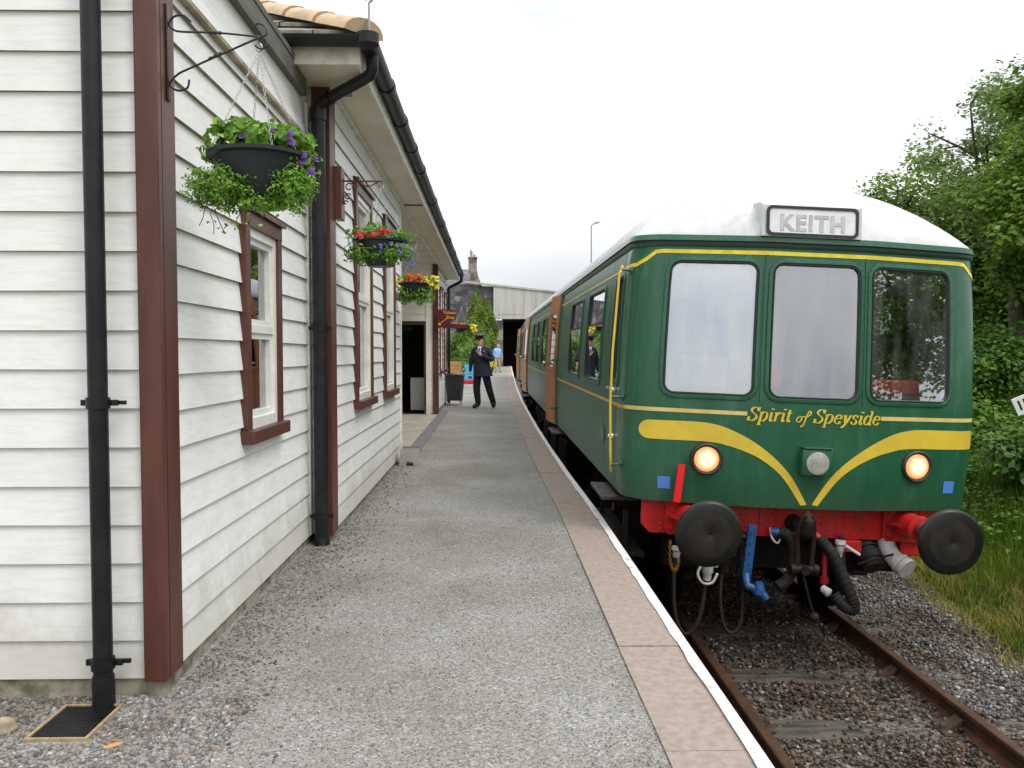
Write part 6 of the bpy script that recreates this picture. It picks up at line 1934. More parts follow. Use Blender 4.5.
# undergrowth on the right bank below the trees
for (x, y, rx, h, lb, sd_) in ((8.3, 13.2, 1.3, 1.3, "bush under the dense tree on the right bank", 81), (7.3, 17.0, 1.5, 1.4, "bush on the bank level with the cab", 82), (8.0, 22.0, 1.6, 1.6, "bush on the bank beside the first carriage", 83), (10.2, 10.2, 1.4, 1.1, "bush behind the white number board", 84), (8.6, 30, 1.8, 1.8, "bush on the bank beyond the first carriage", 85), (7.0, 9.4, 0.9, 0.75, "low leafy bush just below the white number board", 86), (6.9, 12.2, 1.1, 1.0, "bush low on the bank right beside the cab corner", 87)):
    bush("green_bush", lb, (x, y, gz(x, y) - 0.1), rx, 1.0, h, 7000, 0.095, WEEDM, sd_, group="bushes on the right bank")

# grass ----------------------------------------------------------------------
def bank_points(n, y0, y1, off0, off1, rg, pw=1.0):
    Y = y0 + rg.random(n) ** 1.3 * (y1 - y0)
    O = off0 + rg.random(n) ** pw * (off1 - off0)
    X = np.array([grass_x(v) for v in Y]) + O
    Z = np.array([ground_z(a, b) for a, b in zip(X, Y)])
    return np.stack([X, Y, Z], 1)
n = 100000
P = bank_points(n, 3.0, 19, -0.12, 5.2, rv, 1.3)
big = 0.5 + 0.5 * np.sin(P[:, 0] * 2.3 + np.sin(P[:, 1] * 1.7) * 2)
h = rv.uniform(0.08, 0.40, n) * (0.7 + 0.6 * big) * np.clip((P[:, 0] - np.array([grass_x(v) for v in P[:, 1]])) * 0.9 + 0.35, 0.35, 1.1)
V, F = blades(P, h, rv.uniform(0.006, 0.013, n), rv, 0.5)
tag(np_mesh("long_grass", V, F, GRASSM), "long green grass covering the right bank", "grass", kind='stuff')
n = 46000
P = bank_points(n, 3.0, 14, -0.38, 0.75, rv, 1.0)
keepm = rv.random(n) < np.clip(0.25 + 0.9 * (P[:, 0] - np.array([grass_x(v) for v in P[:, 1]]) + 0.35), 0, 1) * (0.35 + 0.65 * (np.sin(P[:, 1] * 3.1) * np.sin(P[:, 0] * 5.3 + P[:, 1]) > -0.35))
P = P[keepm]; n = len(P)
V, F = blades(P, rv.uniform(0.04, 0.19, n), rv.uniform(0.005, 0.010, n), rv, 0.9)
tag(np_mesh("dry_grass", V, F, DRYM), "yellowed dry grass along the edge of the ballast", "grass", kind='stuff')
n = 34000
nc = 900
C = bank_points(nc, 3.8, 18, 0.75, 5.5, rv, 0.9)
idx = rv.integers(0, nc, n)
rr_ = rv.uniform(0.08, 0.36, nc)
d = rv.normal(size=(n, 3)); d /= np.linalg.norm(d, axis=1)[:, None]
P = C[idx] + d * (rr_[idx] * rv.random(n) ** 0.5)[:, None] * np.array([1, 1, 0.8]) + np.array([0, 0, 0.18])
P[:, 2] = np.maximum(P[:, 2], C[idx][:, 2] + 0.02)
V, F = leaf_cards(P, d * 0.4 + np.array([0, 0, 0.8]) + rv.normal(0, 0.3, (n, 3)), rv.uniform(0.035, 0.10, n), rv, 0.7)
tag(np_mesh("leafy_weeds", V, F, WEEDM), "broad-leaved weeds growing in the bank grass", "weeds", kind='stuff')

# tilted white number board
sp_ = thing("number_board", "small white board with black 15 tilted in the weeds", "sign", (7.28, 10.4, gz(7.28, 10.4) + 0.12), (0, R(-24), R(-8)))
m = MB(); m.box(-0.03, 0.03, -0.012, 0.012, -0.2, 0.55); m.build("stake", SLEEP, sp_)
m = MB(); m.box(-0.115, 0.115, -0.03, -0.013, 0.52, 0.76, 0.004); pn = m.build("panel", mk("sign_white", (0.75, 0.75, 0.72), 0.5), sp_)
text_mesh("figures", "15", 0.18, mk("sign_black", (0.01, 0.01, 0.012), 0.5), pn, Matrix.Translation((0.0, -0.0315, 0.64)) @ Matrix.Rotation(R(90), 4, 'X'), 0.0006, 0.005)

# ================================================================== HANGING BASKETS AND BRACKETS
def bowl(t, r, h):
    m = MB()
    prof = [(0, r * 0.48), (0.012, r * 0.52), (h * 0.30, r * 0.66), (h * 0.6, r * 0.84), (h * 0.9, r * 0.95), (h * 0.93, r * 1.05), (h, r * 1.06), (h * 1.0, r * 0.98), (h * 0.85, r * 0.90)]
    m.lathe((0, 0, -h), (0, 0, 1), prof, 36, True, False)
    return m.build("bowl", BOWLM, t, smooth=True, angle=40)
def chain_mb(a, b_, step=0.018, r=0.0013):
    a, b_ = Vector(a), Vector(b_); m = MB(); L = (b_ - a).length; n = int(L / step); d = (b_ - a).normalized()
    u = d.orthogonal().normalized(); w = d.cross(u)
    for i in range(n):
        c = a + d * ((i + 0.5) * step); s = u if i % 2 else w
        m.tube([c + d * (0.011 * math.cos(t)) + s * (0.005 * math.sin(t)) for t in np.linspace(0, 2 * PI, 8)[:-1]], r, 4, False, True)
    return m
def tuft(C, R_, n, leaf, rg, droop=0.0):
    P, N, S = cluster_leaves(np.array([C]), n, np.array([R_]), leaf, rg, flat=0.85)
    return P, N, S
def basket(name, label, loc, r, h, hook, tufts, flowers, seed, mat=BASKL, leaf=0.03, trail=0, group="hanging flower baskets"):
    """tufts: (x, y, z, rx, ry, rz, n, leaf). flowers: (material, name, count, x, y, z, rx, ry, rz, size)."""
    rg = np.random.default_rng(seed)
    t = thing(name, label, "hanging basket", loc, group=group)
    bowl(t, r, h)
    hv = Vector(hook) - Vector(loc)
    for k in range(4):
        a = k * PI / 2 + 0.5
        chain_mb((r * 1.0 * math.cos(a), r * 1.0 * math.sin(a), 0.0), hv - Vector((0, 0, 0.05))).build("chain", CHAINM, t)
    m = MB(); m.tube([hv + Vector((0.012 * math.sin(q), 0, -0.03 + 0.02 * math.cos(q))) for q in np.linspace(0, 5.5, 10)], 0.003, 6); m.build("hook", CHAINM, t)
    Vs, Fs, off = [], [], 0
    for (x, y, z, rx, ry, rz, n, lf) in tufts:
        d = rg.normal(size=(n, 3)); d /= np.linalg.norm(d, axis=1)[:, None]
        q = rg.random(n) ** 0.42
        lump = 1 + 0.18 * np.sin(d[:, 0] * 7 + seed) + 0.15 * np.sin(d[:, 2] * 9 + d[:, 1] * 5)
        P = np.array([x, y, z]) + d * (q * lump)[:, None] * np.array([rx, ry, rz])
        N = d * 0.8 + rg.normal(0, 0.5, (n, 3)) + np.array([0, 0, 0.35])
        V, F = leaf_cards(P, N, lf * rg.uniform(0.6, 1.3, n), rg, 0.55)
        Vs.append(V); Fs.append(F + off); off += len(V)
    np_mesh("foliage", np.concatenate(Vs), np.concatenate(Fs), mat, t)
    if trail:
        m = MB(); rr = random.Random(seed)
        for k in range(trail):
            p = Vector((rr.uniform(-r, r * 0.2), rr.uniform(-r, r) * 0.5 - r * 0.4, -h * rr.uniform(0.3, 1.0)))
            pts = [p]
            for q in range(5): p = p + Vector((rr.uniform(-0.022, 0.018), rr.uniform(-0.01, 0.01), -0.028)); pts.append(p.copy())
            m.tube(pts, 0.0018, 4)
        m.build("trailing_stems", BARK, t)
        P = np.array([[rg.uniform(-r * 1.1, r * 0.4), rg.uniform(-r, 0.2 * r), -h - rg.uniform(0.0, 0.11)] for _ in range(45)])
        V, F = leaf_cards(P, rg.normal(size=(45, 3)), rg.uniform(0.012, 0.028, 45), rg, 0.6); np_mesh("trailing_leaves", V, F, mat, t)
    for (fm, fname, cnt, x, y, z, rx, ry, rz, sz) in flowers:
        Pf = np.array([x, y, z]) + rg.uniform(-1, 1, (cnt, 3)) * np.array([rx, ry, rz])
        # five petals each
        Pp, Np = [], []
        for c in Pf:
            nrm = np.array([rg.uniform(-.4, .4), -1.0, rg.uniform(0.2, 0.9)]); nrm /= np.linalg.norm(nrm)
            u = np.cross(nrm, [0, 0, 1]); u /= np.linalg.norm(u); w = np.cross(nrm, u)
            for k in range(5):
                a = k * 2 * PI / 5
                Pp.append(c + (u * math.cos(a) + w * math.sin(a)) * sz * 0.32); Np.append(nrm + 0.3 * (u * math.cos(a) + w * math.sin(a)))
        V, F = leaf_cards(np.array(Pp), np.array(Np), np.full(len(Pp), sz * 0.8), rg, 0.95, 0.1)
        np_mesh(fname, V, F, fm, t)
    return t
# 1: the near one, green with small purple flowers
b1 = (-0.985, 3.45, 2.305)
basket("hanging_basket", "nearest hanging basket, all green leaves with a few purple flowers, over the annex window", b1, 0.205, 0.215, (-0.985, 3.45, 2.79),
       [(-0.02, 0, 0.045, 0.19, 0.17, 0.075, 420, 0.060), (-0.08, -0.05, 0.10, 0.09, 0.09, 0.055, 90, 0.065), (0.06, -0.02, 0.09, 0.10, 0.08, 0.05, 120, 0.045), (0.12, 0, 0.06, 0.12, 0.14, 0.06, 220, 0.045), (0.20, -0.02, -0.04, 0.055, 0.07, 0.10, 140, 0.03), (-0.19, -0.02, 0.0, 0.05, 0.08, 0.04, 60, 0.035),
        (-0.125, -0.12, -0.155, 0.135, 0.10, 0.090, 3600, 0.018), (0.155, -0.10, -0.155, 0.092, 0.09, 0.100, 2100, 0.018), (0.03, -0.14, -0.225, 0.10, 0.05, 0.035, 200, 0.024)],
       [(PURPLE, "purple_flowers", 7, 0.06, -0.12, 0.05, 0.12, 0.06, 0.05, 0.028), (PURPLE, "purple_flowers", 7, 0.21, -0.05, -0.06, 0.03, 0.04, 0.06, 0.026)], 101, trail=9)
# 2: red and blue
b2 = (-0.875, 6.28, 2.345)
basket("hanging_basket", "second hanging basket, with red flowers on top and blue lobelia spilling out of its sides", b2, 0.205, 0.20, (-0.86, 6.28, 2.785),
       [(-0.04, 0, 0.045, 0.21, 0.16, 0.085, 480, 0.042), (0.14, 0, 0.03, 0.11, 0.12, 0.035, 120, 0.036), (-0.13, -0.11, -0.11, 0.12, 0.10, 0.085, 900, 0.026), (0.10, -0.13, -0.11, 0.14, 0.09, 0.09, 900, 0.026), (0.21, -0.05, -0.10, 0.05, 0.08, 0.08, 260, 0.026)],
       [(REDP, "red_flowers", 10, -0.08, -0.17, 0.02, 0.07, 0.05, 0.02, 0.034), (REDP, "red_flowers", 8, 0.06, -0.14, 0.055, 0.05, 0.05, 0.02, 0.032),
        (BLUEP, "blue_flowers", 34, 0.11, -0.18, -0.08, 0.09, 0.05, 0.06, 0.015), (BLUEP, "blue_flowers", 34, 0.22, -0.08, -0.14, 0.05, 0.08, 0.09, 0.016), (BLUEP, "blue_flowers", 12, -0.18, -0.13, -0.13, 0.08, 0.05, 0.05, 0.014)], 102)
# 3: orange and yellow
b3 = (-0.975, 10.2, 2.36)
basket("hanging_basket", "third hanging basket, with orange and yellow flowers over green trailing leaves", b3, 0.21, 0.20, (-0.975, 10.2, 2.85),
       [(0.0, 0, 0.04, 0.24, 0.18, 0.075, 380, 0.045), (-0.12, -0.10, -0.16, 0.13, 0.1, 0.12, 700, 0.035), (0.08, -0.12, -0.16, 0.16, 0.1, 0.12, 800, 0.035), (0.22, 0, -0.02, 0.08, 0.1, 0.08, 120, 0.03)],
       [(ORANGEP, "orange_flowers", 42, -0.02, -0.14, 0.05, 0.13, 0.08, 0.05, 0.03), (YELLOWP, "yellow_flowers", 16, -0.20, -0.1, 0.02, 0.06, 0.08, 0.04, 0.028), (YELLOWP, "yellow_flowers", 40, 0.20, -0.08, 0.0, 0.09, 0.1, 0.08, 0.03)], 103)
# 4: small far one beyond the sign
b4 = (-0.80, 20.6, 2.18)
basket("hanging_basket", "farthest hanging basket, small with yellow flowers beyond the burgundy sign", b4, 0.20, 0.18, (-0.80, 20.6, 2.70),
       [(0.0, 0, 0.03, 0.25, 0.2, 0.06, 200, 0.06), (0.0, -0.05, -0.3, 0.26, 0.15, 0.24, 500, 0.06), (0.22, 0, -0.1, 0.1, 0.1, 0.2, 120, 0.05)],
       [(ORANGEP, "orange_flowers", 12, 0.0, -0.15, 0.03, 0.2, 0.05, 0.03, 0.05), (YELLOWP, "yellow_flowers", 26, 0.30, -0.1, -0.06, 0.08, 0.08, 0.09, 0.05)], 104)

# brackets
wb = thing("wall_bracket", "black twisted iron bracket on the corner post holding the near basket", "bracket", (-1.366, 3.44, 2.55), group="basket brackets")
with world_space((-1.366, 3.44, 2.55)):
    m = MB(); m.box(-1.366, -1.358, 3.425, 3.455, 2.53, 2.93, 0.002)
    wz = 2.815; xw = -1.355
    def twist(pts, r):
        m.tube(pts, r, 6)
    m.tube(spline([(xw + 0.09, 3.44, 2.86), (xw + 0.06, 3.44, 2.885), (xw + 0.02, 3.44, 2.88), (xw, 3.44, 2.85), (xw + 0.02, 3.44, 2.825), (xw + 0.06, 3.44, 2.818), (xw + 0.2, 3.44, 2.815), (-0.975, 3.44, 2.80)], 5), 0.0045, 7)
    m.tube(spline([(xw + 0.08, 3.44, 2.62), (xw + 0.07, 3.44, 2.585), (xw + 0.03, 3.44, 2.575), (xw, 3.44, 2.60), (xw + 0.03, 3.44, 2.64), (xw + 0.1, 3.44, 2.675), (-0.975, 3.44, 2.80)], 5), 0.0045, 7)
    for (a, b_) in (((xw + 0.16, 2.8165), (xw + 0.22, 2.815)), ((xw + 0.16, 2.705), (xw + 0.22, 2.733))):
        p0_, p1_ = Vector((a[0], 3.44, a[1])), Vector((b_[0], 3.44, b_[1]))
        m.tube([p0_.lerp(p1_, k / 6) for k in range(7)], [0.004, 0.009, 0.004, 0.009, 0.004, 0.009, 0.004], 4)
    m.tube(spline([(-1.01, 3.44, 2.835), (-0.985, 3.44, 2.855), (-0.955, 3.44, 2.84), (-0.952, 3.44, 2.81), (-0.975, 3.44, 2.80), (-0.955, 3.44, 2.79), (-0.95, 3.44, 2.765), (-0.975, 3.44, 2.75), (-1.0, 3.44, 2.765)], 5), 0.004, 7)
    m.build("bracket_bars", IRON, wb, smooth=True)
def ornate(label, x, y, z, Lx, mat, block):
    o = thing("wall_bracket", label, "bracket", (x, y, z), group="basket brackets")
    m = MB()
    if block: MB().box(0, 0.055, -0.07, 0.07, -0.30, 0.10, 0.004).build("mounting_block", BROWN, o)
    x0 = 0.056 if block else 0.0
    m.tube([(x0, 0, 0.0), (Lx, 0, 0.0)], 0.007, 7); m.tube([(x0, 0, 0.02), (x0, 0, -0.18)], 0.008, 6)
    for (cx, cz, r, t0, t1) in ((x0 + 0.045, -0.045, 0.032, 0, 5.6), (x0 + 0.10, -0.03, 0.024, 1, 6.5), (x0 + 0.035, -0.12, 0.026, 0.5, 6.0), (x0 + 0.02, -0.165, 0.016, 0, 5)):
        m.tube([(cx + r * (1 - 0.08 * t) * math.cos(t), 0, cz + r * (1 - 0.08 * t) * math.sin(t)) for t in np.linspace(t0, t1, 16)], 0.0055, 5)
    m.tube(spline([(x0 + 0.12, 0, -0.005), (x0 + 0.17, 0, -0.035), (Lx - 0.10, 0, -0.04), (Lx - 0.03, 0, -0.003)], 6), 0.005, 6)
    m.tube([(Lx - 0.14 + 0.02 * math.cos(t), 0, -0.02 + 0.02 * math.sin(t)) for t in np.linspace(0, 6, 12)], 0.004, 5)
    m.tube([(Lx - 0.005, 0, 0.0), (Lx, 0, -0.03), (Lx - 0.01, 0, -0.035)], 0.004, 5)
    m.build("scroll_work", mat, o, smooth=True); return o
ornate("brown scrolled bracket on a wooden block holding the red and blue basket", -1.215, 6.28, 2.805, 0.36, RIRON, True)
ornate("scrolled bracket at the end of the main wall holding the orange basket", -1.245, 10.2, 2.88, 0.27, RIRON, False)
ornate("scrolled bracket beside the burgundy sign on the far block", -1.245, 20.6, 2.73, 0.45, IRON, False)

# projecting signs
BURG = mk("burgundy_sign", (0.13, 0.008, 0.02), 0.4)
SGY = mk("sign_gold_letters", (0.75, 0.42, 0.02), 0.5)
sx0, sy0 = -1.22, 17.70
ss_ = thing("hanging_sign", "burgundy arrow sign with gold lettering projecting beside the recess doorway", "sign", (sx0, sy0, 2.25))
m = MB(); m.prism([(-0.02, -0.23), (-0.02, 0.19), (0.30, 0.19), (0.41, 0.165), (0.41, -0.03), (0.22, -0.10), (0.10, -0.20)], 'y', -0.012, 0.012); bo_ = m.build("board", BURG, ss_)
Ms = Matrix.Rotation(R(90), 4, 'X')
text_mesh("lettering", "Tickets", 0.095, SGY, bo_, Matrix.Translation((0.26, -0.0135, 0.12)) @ Ms, 0.0005, 0.002)
text_mesh("lettering", "Shop", 0.095, SGY, bo_, Matrix.Translation((0.28, -0.0135, 0.015)) @ Ms, 0.0005, 0.002)
m = MB(); m.tube([(0.20, -0.014, -0.01), (0.04, -0.014, -0.13)], 0.010, 5); m.tube([(0.02, -0.014, -0.145), (0.07, -0.014, -0.15)], 0.018, 5); m.tube([(0.02, -0.014, -0.145), (0.04, -0.014, -0.10)], 0.012, 5); m.build("arrow", SGY, bo_)
s2 = thing("hanging_sign", "narrow burgundy board just beyond the arrow sign", "sign", (-1.22, 19.2, 2.13))
m = MB(); m.prism([(0.0, -0.06), (0.0, 0.06), (0.62, 0.03), (0.62, -0.05)], 'y', -0.012, 0.012); m.build("board", BURG, s2)
MB().tube([(-0.02, 0, 0.0), (0.1, 0, 0.0)], 0.01, 6).build("fixing", IRON, s2)

# ================================================================== THINGS ON THE PLATFORM
# litter bin: slatted tapered tub on thin legs
bx_, by_ = (455.0 - 493) / 800 * 20.9, 20.9
bn = thing("litter_bin", "dark slatted litter bin on thin legs standing against the far block", "bin", (bx_, by_, slope(by_)), (0, 0, R(-6)))
BINM = mk("dark_bin_plastic", (0.025, 0.028, 0.028), 0.5, col2=(0.04, 0.042, 0.04), vs=12)
m = MB()
for k in range(9):
    z0, z1 = 0.12 + k * 0.072, 0.12 + (k + 1) * 0.072 - 0.006
    w0, w1 = 0.175 + 0.006 * k, 0.175 + 0.006 * (k + 1)
    m.prism([(-w0, z0), (w0, z0), (w1, z1), (-w1, z1)], 'y', -0.17 - 0.003 * k, 0.17 + 0.003 * k)
tb = m.build("tub", BINM, bn)
m = MB(); m.box(-0.26, 0.24, -0.22, 0.22, 0.775, 0.81, 0.01); m.build("lid", BINM, bn)
m = MB()
for sx in (-1, 1):
    m.box(sx * 0.165 - 0.012, sx * 0.165 + 0.012, -0.215, -0.17, 0.10, 0.77); m.box(sx * 0.055 - 0.006, sx * 0.055 + 0.006, -0.208, -0.17, 0.12, 0.77)
m.build("ribs", BINM, tb)
for sx in (-1, 1):
    for sy in (-1, 1): MB().tube([(sx * 0.16, sy * 0.15, 0.0), (sx * 0.15, sy * 0.14, 0.13)], 0.008, 6).build("leg", IRON, bn)
# steel step by the end of the near wall
STEEL = mk("polished_steel", (0.68, 0.66, 0.62), 0.25, metal=0.85, bmp=0.1, bs=10)
sp0 = thing("metal_step", "shiny metal step stool with an arched cutout at the end of the near wall", "step stool", (-1.055, 10.15, slope(10.15)), (0, 0, R(4)))
m = MB(); W2, D2, H2 = 0.135, 0.13, 0.205
arch = [(-W2, 0), (-0.045, 0), (-0.04, 0.045), (-0.02, 0.062), (0.02, 0.062), (0.04, 0.045), (0.045, 0), (W2, 0), (W2 * 0.86, H2 * 0.9), (W2 * 0.80, H2), (-W2 * 0.80, H2), (-W2 * 0.86, H2 * 0.9)]
m.prism(arch, 'y', -D2, -D2 + 0.012); m.prism(arch, 'y', D2 - 0.012, D2)
for sx in (-1, 1): m.add([(sx * W2, -D2, 0), (sx * W2, D2, 0), (sx * W2 * 0.82, D2, H2), (sx * W2 * 0.82, -D2, H2)], [(0, 1, 2, 3)])
m.build("body", STEEL, sp0, smooth=True, angle=30)
MB().box(-W2 * 0.86, W2 * 0.86, -D2 * 1.02, D2 * 1.02, H2, H2 + 0.012, 0.004).build("tread", STEEL, sp0)
# white cabinet inside the doorway
cb0 = thing("white_cabinet", "white metal cabinet standing just inside the dark doorway", "cabinet", (-1.68, 18.35, 0.12))
MB().box(-0.21, 0.16, 0.0, 0.35, 0.05, 0.80, 0.01).build("carcass", mk("cabinet_white", (0.62, 0.62, 0.60), 0.4), cb0)
MB().box(-0.205, 0.155, -0.018, -0.001, 0.06, 0.79, 0.004).build("door", mk("cabinet_white", (0.62, 0.62, 0.60), 0.4), cb0)
# planter box, blue board, flower tub beyond the bin
pb = thing("planter_box", "wooden planter box with low green plants beyond the litter bin", "planter", (-1.50, 30.5, slope(30.5)))
m = MB()
for k in range(3): m.box(-0.30, 0.30, -0.25, 0.25, 0.55 + k * 0.15, 0.69 + k * 0.15, 0.006)
m.box(-0.29, -0.22, -0.24, 0.24, 0.0, 0.549); m.box(0.22, 0.29, -0.24, 0.24, 0.0, 0.549)
m.build("boards", mk("orange_timber", (0.46, 0.24, 0.09), 0.7, col2=(0.34, 0.19, 0.08), vs=3, stretch=(0.4, 3, 3)), pb)
V, F = leaf_cards(rv.uniform(-1, 1, (260, 3)) * np.array([0.27, 0.22, 0.06]) + np.array([0, 0, 1.04]), rv.normal(size=(260, 3)) + [0, 0, 1], rv.uniform(0.05, 0.1, 260), rv); np_mesh("plants", V, F, WEEDM, pb)
bb_ = thing("play_board", "light blue board on a red base half hidden behind the uniformed man", "board", (-0.98, 33.6, slope(33.6)))
m = MB(); m.prism([(-0.30, 0.18), (0.26, 0.18), (0.30, 0.75), (0.16, 0.80), (0.10, 1.0), (-0.02, 1.02), (-0.06, 0.82), (-0.24, 0.80), (-0.16, 0.55)], 'y', -0.12, 0.12); m.build("panel", mk("light_blue_paint", (0.08, 0.42, 0.72), 0.45), bb_)
m = MB(); m.box(-0.30, 0.32, -0.2, 0.2, 0.0, 0.17, 0.03); m.build("base", mk("red_plastic", (0.55, 0.02, 0.02), 0.4), bb_)
ft = thing("flower_tub", "round tub of yellow flowers on the platform to the right of the uniformed man", "flower tub", (-0.25, 44, slope(44)))
m = MB(); m.lathe((0, 0, 0), (0, 0, 1), [(0, 0.2), (0.35, 0.27), (0.4, 0.29), (0.42, 0.26)], 18); m.build("tub", BOWLM, ft, smooth=True, angle=40)
V, F = leaf_cards(rv.normal(0, 1, (300, 3)) * np.array([0.17, 0.17, 0.12]) + np.array([0, 0, 0.58]), rv.normal(size=(300, 3)) + [0, -1, 1], rv.uniform(0.06, 0.1, 300), rv); np_mesh("yellow_flowers", V, F, YELLOWP, ft)
V, F = leaf_cards(rv.normal(0, 1, (200, 3)) * np.array([0.17, 0.17, 0.1]) + np.array([0, 0, 0.5]), rv.normal(size=(200, 3)), rv.uniform(0.06, 0.1, 200), rv); np_mesh("foliage", V, F, WEEDM, ft)

# ================================================================== PEOPLE
SKIN = mk("skin", (0.62, 0.34, 0.27), 0.55)
NAVY = mk("navy_uniform_cloth", (0.010, 0.013, 0.028), 0.85, col2=(0.018, 0.022, 0.042), vs=9, bmp=0.2, bs=120)
TROU = mk("dark_trouser_cloth", (0.007, 0.008, 0.014), 0.9)
SHIRT = mk("white_shirt", (0.68, 0.70, 0.76), 0.8)
SHOE = mk("black_shoe", (0.006, 0.006, 0.007), 0.5)
HAIRG = mk("grey_hair", (0.30, 0.29, 0.28), 0.8)
def skin_mesh(joints, edges, root=0, sub=2):
    """joints: name -> (pos, radius_x, radius_y)."""
    names = list(joints); idx = {n: i for i, n in enumerate(names)}
    me = bpy.data.meshes.new("tmp_skin")
    me.from_pydata([joints[n][0] for n in names], [(idx[a], idx[b]) for a, b in edges], [])
    ob = bpy.data.objects.new("tmp_skin", me); COL.objects.link(ob)
    sk = ob.modifiers.new("skin", 'SKIN'); sk.use_smooth_shade = True
    for i, n in enumerate(names):
        v = me.skin_vertices[0].data[i]; v.radius = (joints[n][1], joints[n][2]); v.use_root = (i == root)
    ss = ob.modifiers.new("sub", 'SUBSURF'); ss.levels = sub; ss.render_levels = sub
    dg = bpy.context.evaluated_depsgraph_get(); dg.update()
    out = bpy.data.meshes.new_from_object(ob.evaluated_get(dg))
    bpy.data.objects.remove(ob)
    return out
def person(label, loc, rz, J, mats, zone, facing=None):
    """J: joints in the person's own space (x right of image, y away, z up)."""
    E = [("pelvis", "waist"), ("waist", "chest"), ("chest", "neck"), ("neck", "jaw"), ("jaw", "brow"), ("brow", "crown")]
    for s in "LR":
        E += [("chest", "sh" + s), ("sh" + s, "el" + s), ("el" + s, "wr" + s), ("wr" + s, "pm" + s),
              ("pelvis", "hip" + s), ("hip" + s, "kn" + s), ("kn" + s, "an" + s), ("an" + s, "toe" + s)]
        for k in range(4): E += [("pm" + s, "f%d%s" % (k, s)), ("f%d%s" % (k, s), "g%d%s" % (k, s))]
        E += [("wr" + s, "t0" + s), ("t0" + s, "t1" + s)]
    me = skin_mesh(J, E)
    for m in mats: me.materials.append(m)
    for p in me.polygons: p.material_index = zone(p.center)
    root = thing("person", label, "person", loc, (0, 0, rz))
    me.name = "body"
    bo = bpy.data.objects.new("body", me); COL.objects.link(bo); bo.parent = root
    return root, bo
def hand(J, s, wr, pm, curl, side):
    """Four fingers and a thumb; curl is the direction the fingers point."""
    wr, pm, curl, side = Vector(wr), Vector(pm), Vector(curl).normalized(), Vector(side).normalized()
    L = [0.068, 0.078, 0.072, 0.058]
    d = (pm - wr).normalized()
    for k in range(4):
        b = pm + side * (0.030 - 0.020 * k) + d * 0.035
        J["f%d%s" % (k, s)] = (b, 0.0095, 0.0095)
        J["g%d%s" % (k, s)] = (b + curl * L[k], 0.0075, 0.0075)
    t = wr + d * 0.03 + side * 0.038
    J["t0" + s] = (t, 0.011, 0.011); J["t1" + s] = (t + (d + side * 0.6 + curl * 0.3).normalized() * 0.05, 0.009, 0.009)

# 1: the guard in navy uniform, head bent, one hand raised to his chest
J = {
 "pelvis": (Vector((0.0, 0, 0.96)), 0.150, 0.115), "waist": (Vector((0.0, 0.0, 1.14)), 0.150, 0.115), "chest": (Vector((0.0, 0.0, 1.36)), 0.165, 0.115), "neck": (Vector((-0.015, -0.01, 1.52)), 0.062, 0.060),
 "jaw": (Vector((-0.035, -0.05, 1.60)), 0.070, 0.078), "brow": (Vector((-0.04, -0.045, 1.69)), 0.078, 0.095), "crown": (Vector((-0.04, -0.03, 1.755)), 0.055, 0.07),
 "shL": (Vector((-0.185, 0, 1.435)), 0.080, 0.078), "elL": (Vector((-0.275, 0.02, 1.16)), 0.066, 0.066), "wrL": (Vector((-0.27, -0.05, 0.93)), 0.034, 0.032), "pmL": (Vector((-0.272, -0.07, 0.865)), 0.036, 0.022),
 "shR": (Vector((0.185, 0, 1.435)), 0.080, 0.078), "elR": (Vector((0.31, -0.06, 1.18)), 0.068, 0.066), "wrR": (Vector((0.07, -0.20, 1.31)), 0.034, 0.032), "pmR": (Vector((0.01, -0.215, 1.345)), 0.034, 0.026),
 "hipL": (Vector((-0.09, 0, 0.90)), 0.12, 0.12), "knL": (Vector((-0.12, -0.03, 0.50)), 0.095, 0.095), "anL": (Vector((-0.09, 0.03, 0.10)), 0.075, 0.078), "toeL": (Vector((-0.19, -0.12, 0.045)), 0.055, 0.042),
 "hipR": (Vector((0.09, 0, 0.90)), 0.12, 0.12), "knR": (Vector((0.18, 0.03, 0.50)), 0.092, 0.092), "anR": (Vector((0.26, 0.16, 0.12)), 0.072, 0.075), "toeR": (Vector((0.30, 0.0, 0.05)), 0.055, 0.042),
}
hand(J, "L", J["wrL"][0], J["pmL"][0], (0.1, -0.3, -1), (0.3, -1, 0)); hand(J, "R", J["wrR"][0], J["pmR"][0], (-0.5, 0.1, 0.7), (-0.2, -0.6, 0.8))
def zone1(c):
    if c.z < 0.105: return 3
    if c.z > 1.535: return 1
    if c.x < -0.2 and c.z < 0.915: return 1
    if c.y < -0.165 and c.z > 1.24 and c.x < 0.075: return 1
    if c.z < 0.99: return 2
    return 0
px_, py_ = (481.5 - 493) / 800 * 19.6, 19.6
man, mbody = person("man in navy railway uniform and peaked cap, head bent, one hand raised to his chest", (px_, py_, slope(py_)), R(-16), J, [NAVY, SKIN, TROU, SHOE], zone1)
def shell(name, mat, parent, rings, n=24, cap0=False, cap1=False):
    """Lofted garment: rings of (cx, cy, cz, rx, ry, open angle or 0)."""
    vs = []; 
    for (cx, cy, cz, rx, ry) in rings:
        for j in range(n):
            a = 2 * PI * j / n - PI / 2
            w = 1 + 0.025 * math.sin(a * 5 + cz * 14)
            vs.append((cx + rx * math.cos(a) * w, cy + ry * math.sin(a) * w, cz))
    fs = [(i * n + j, i * n + (j + 1) % n, (i + 1) * n + (j + 1) % n, (i + 1) * n + j) for i in range(len(rings) - 1) for j in range(n)]
    m = MB(); m.add(vs, fs)
    return m.build(name, mat, parent, smooth=True)
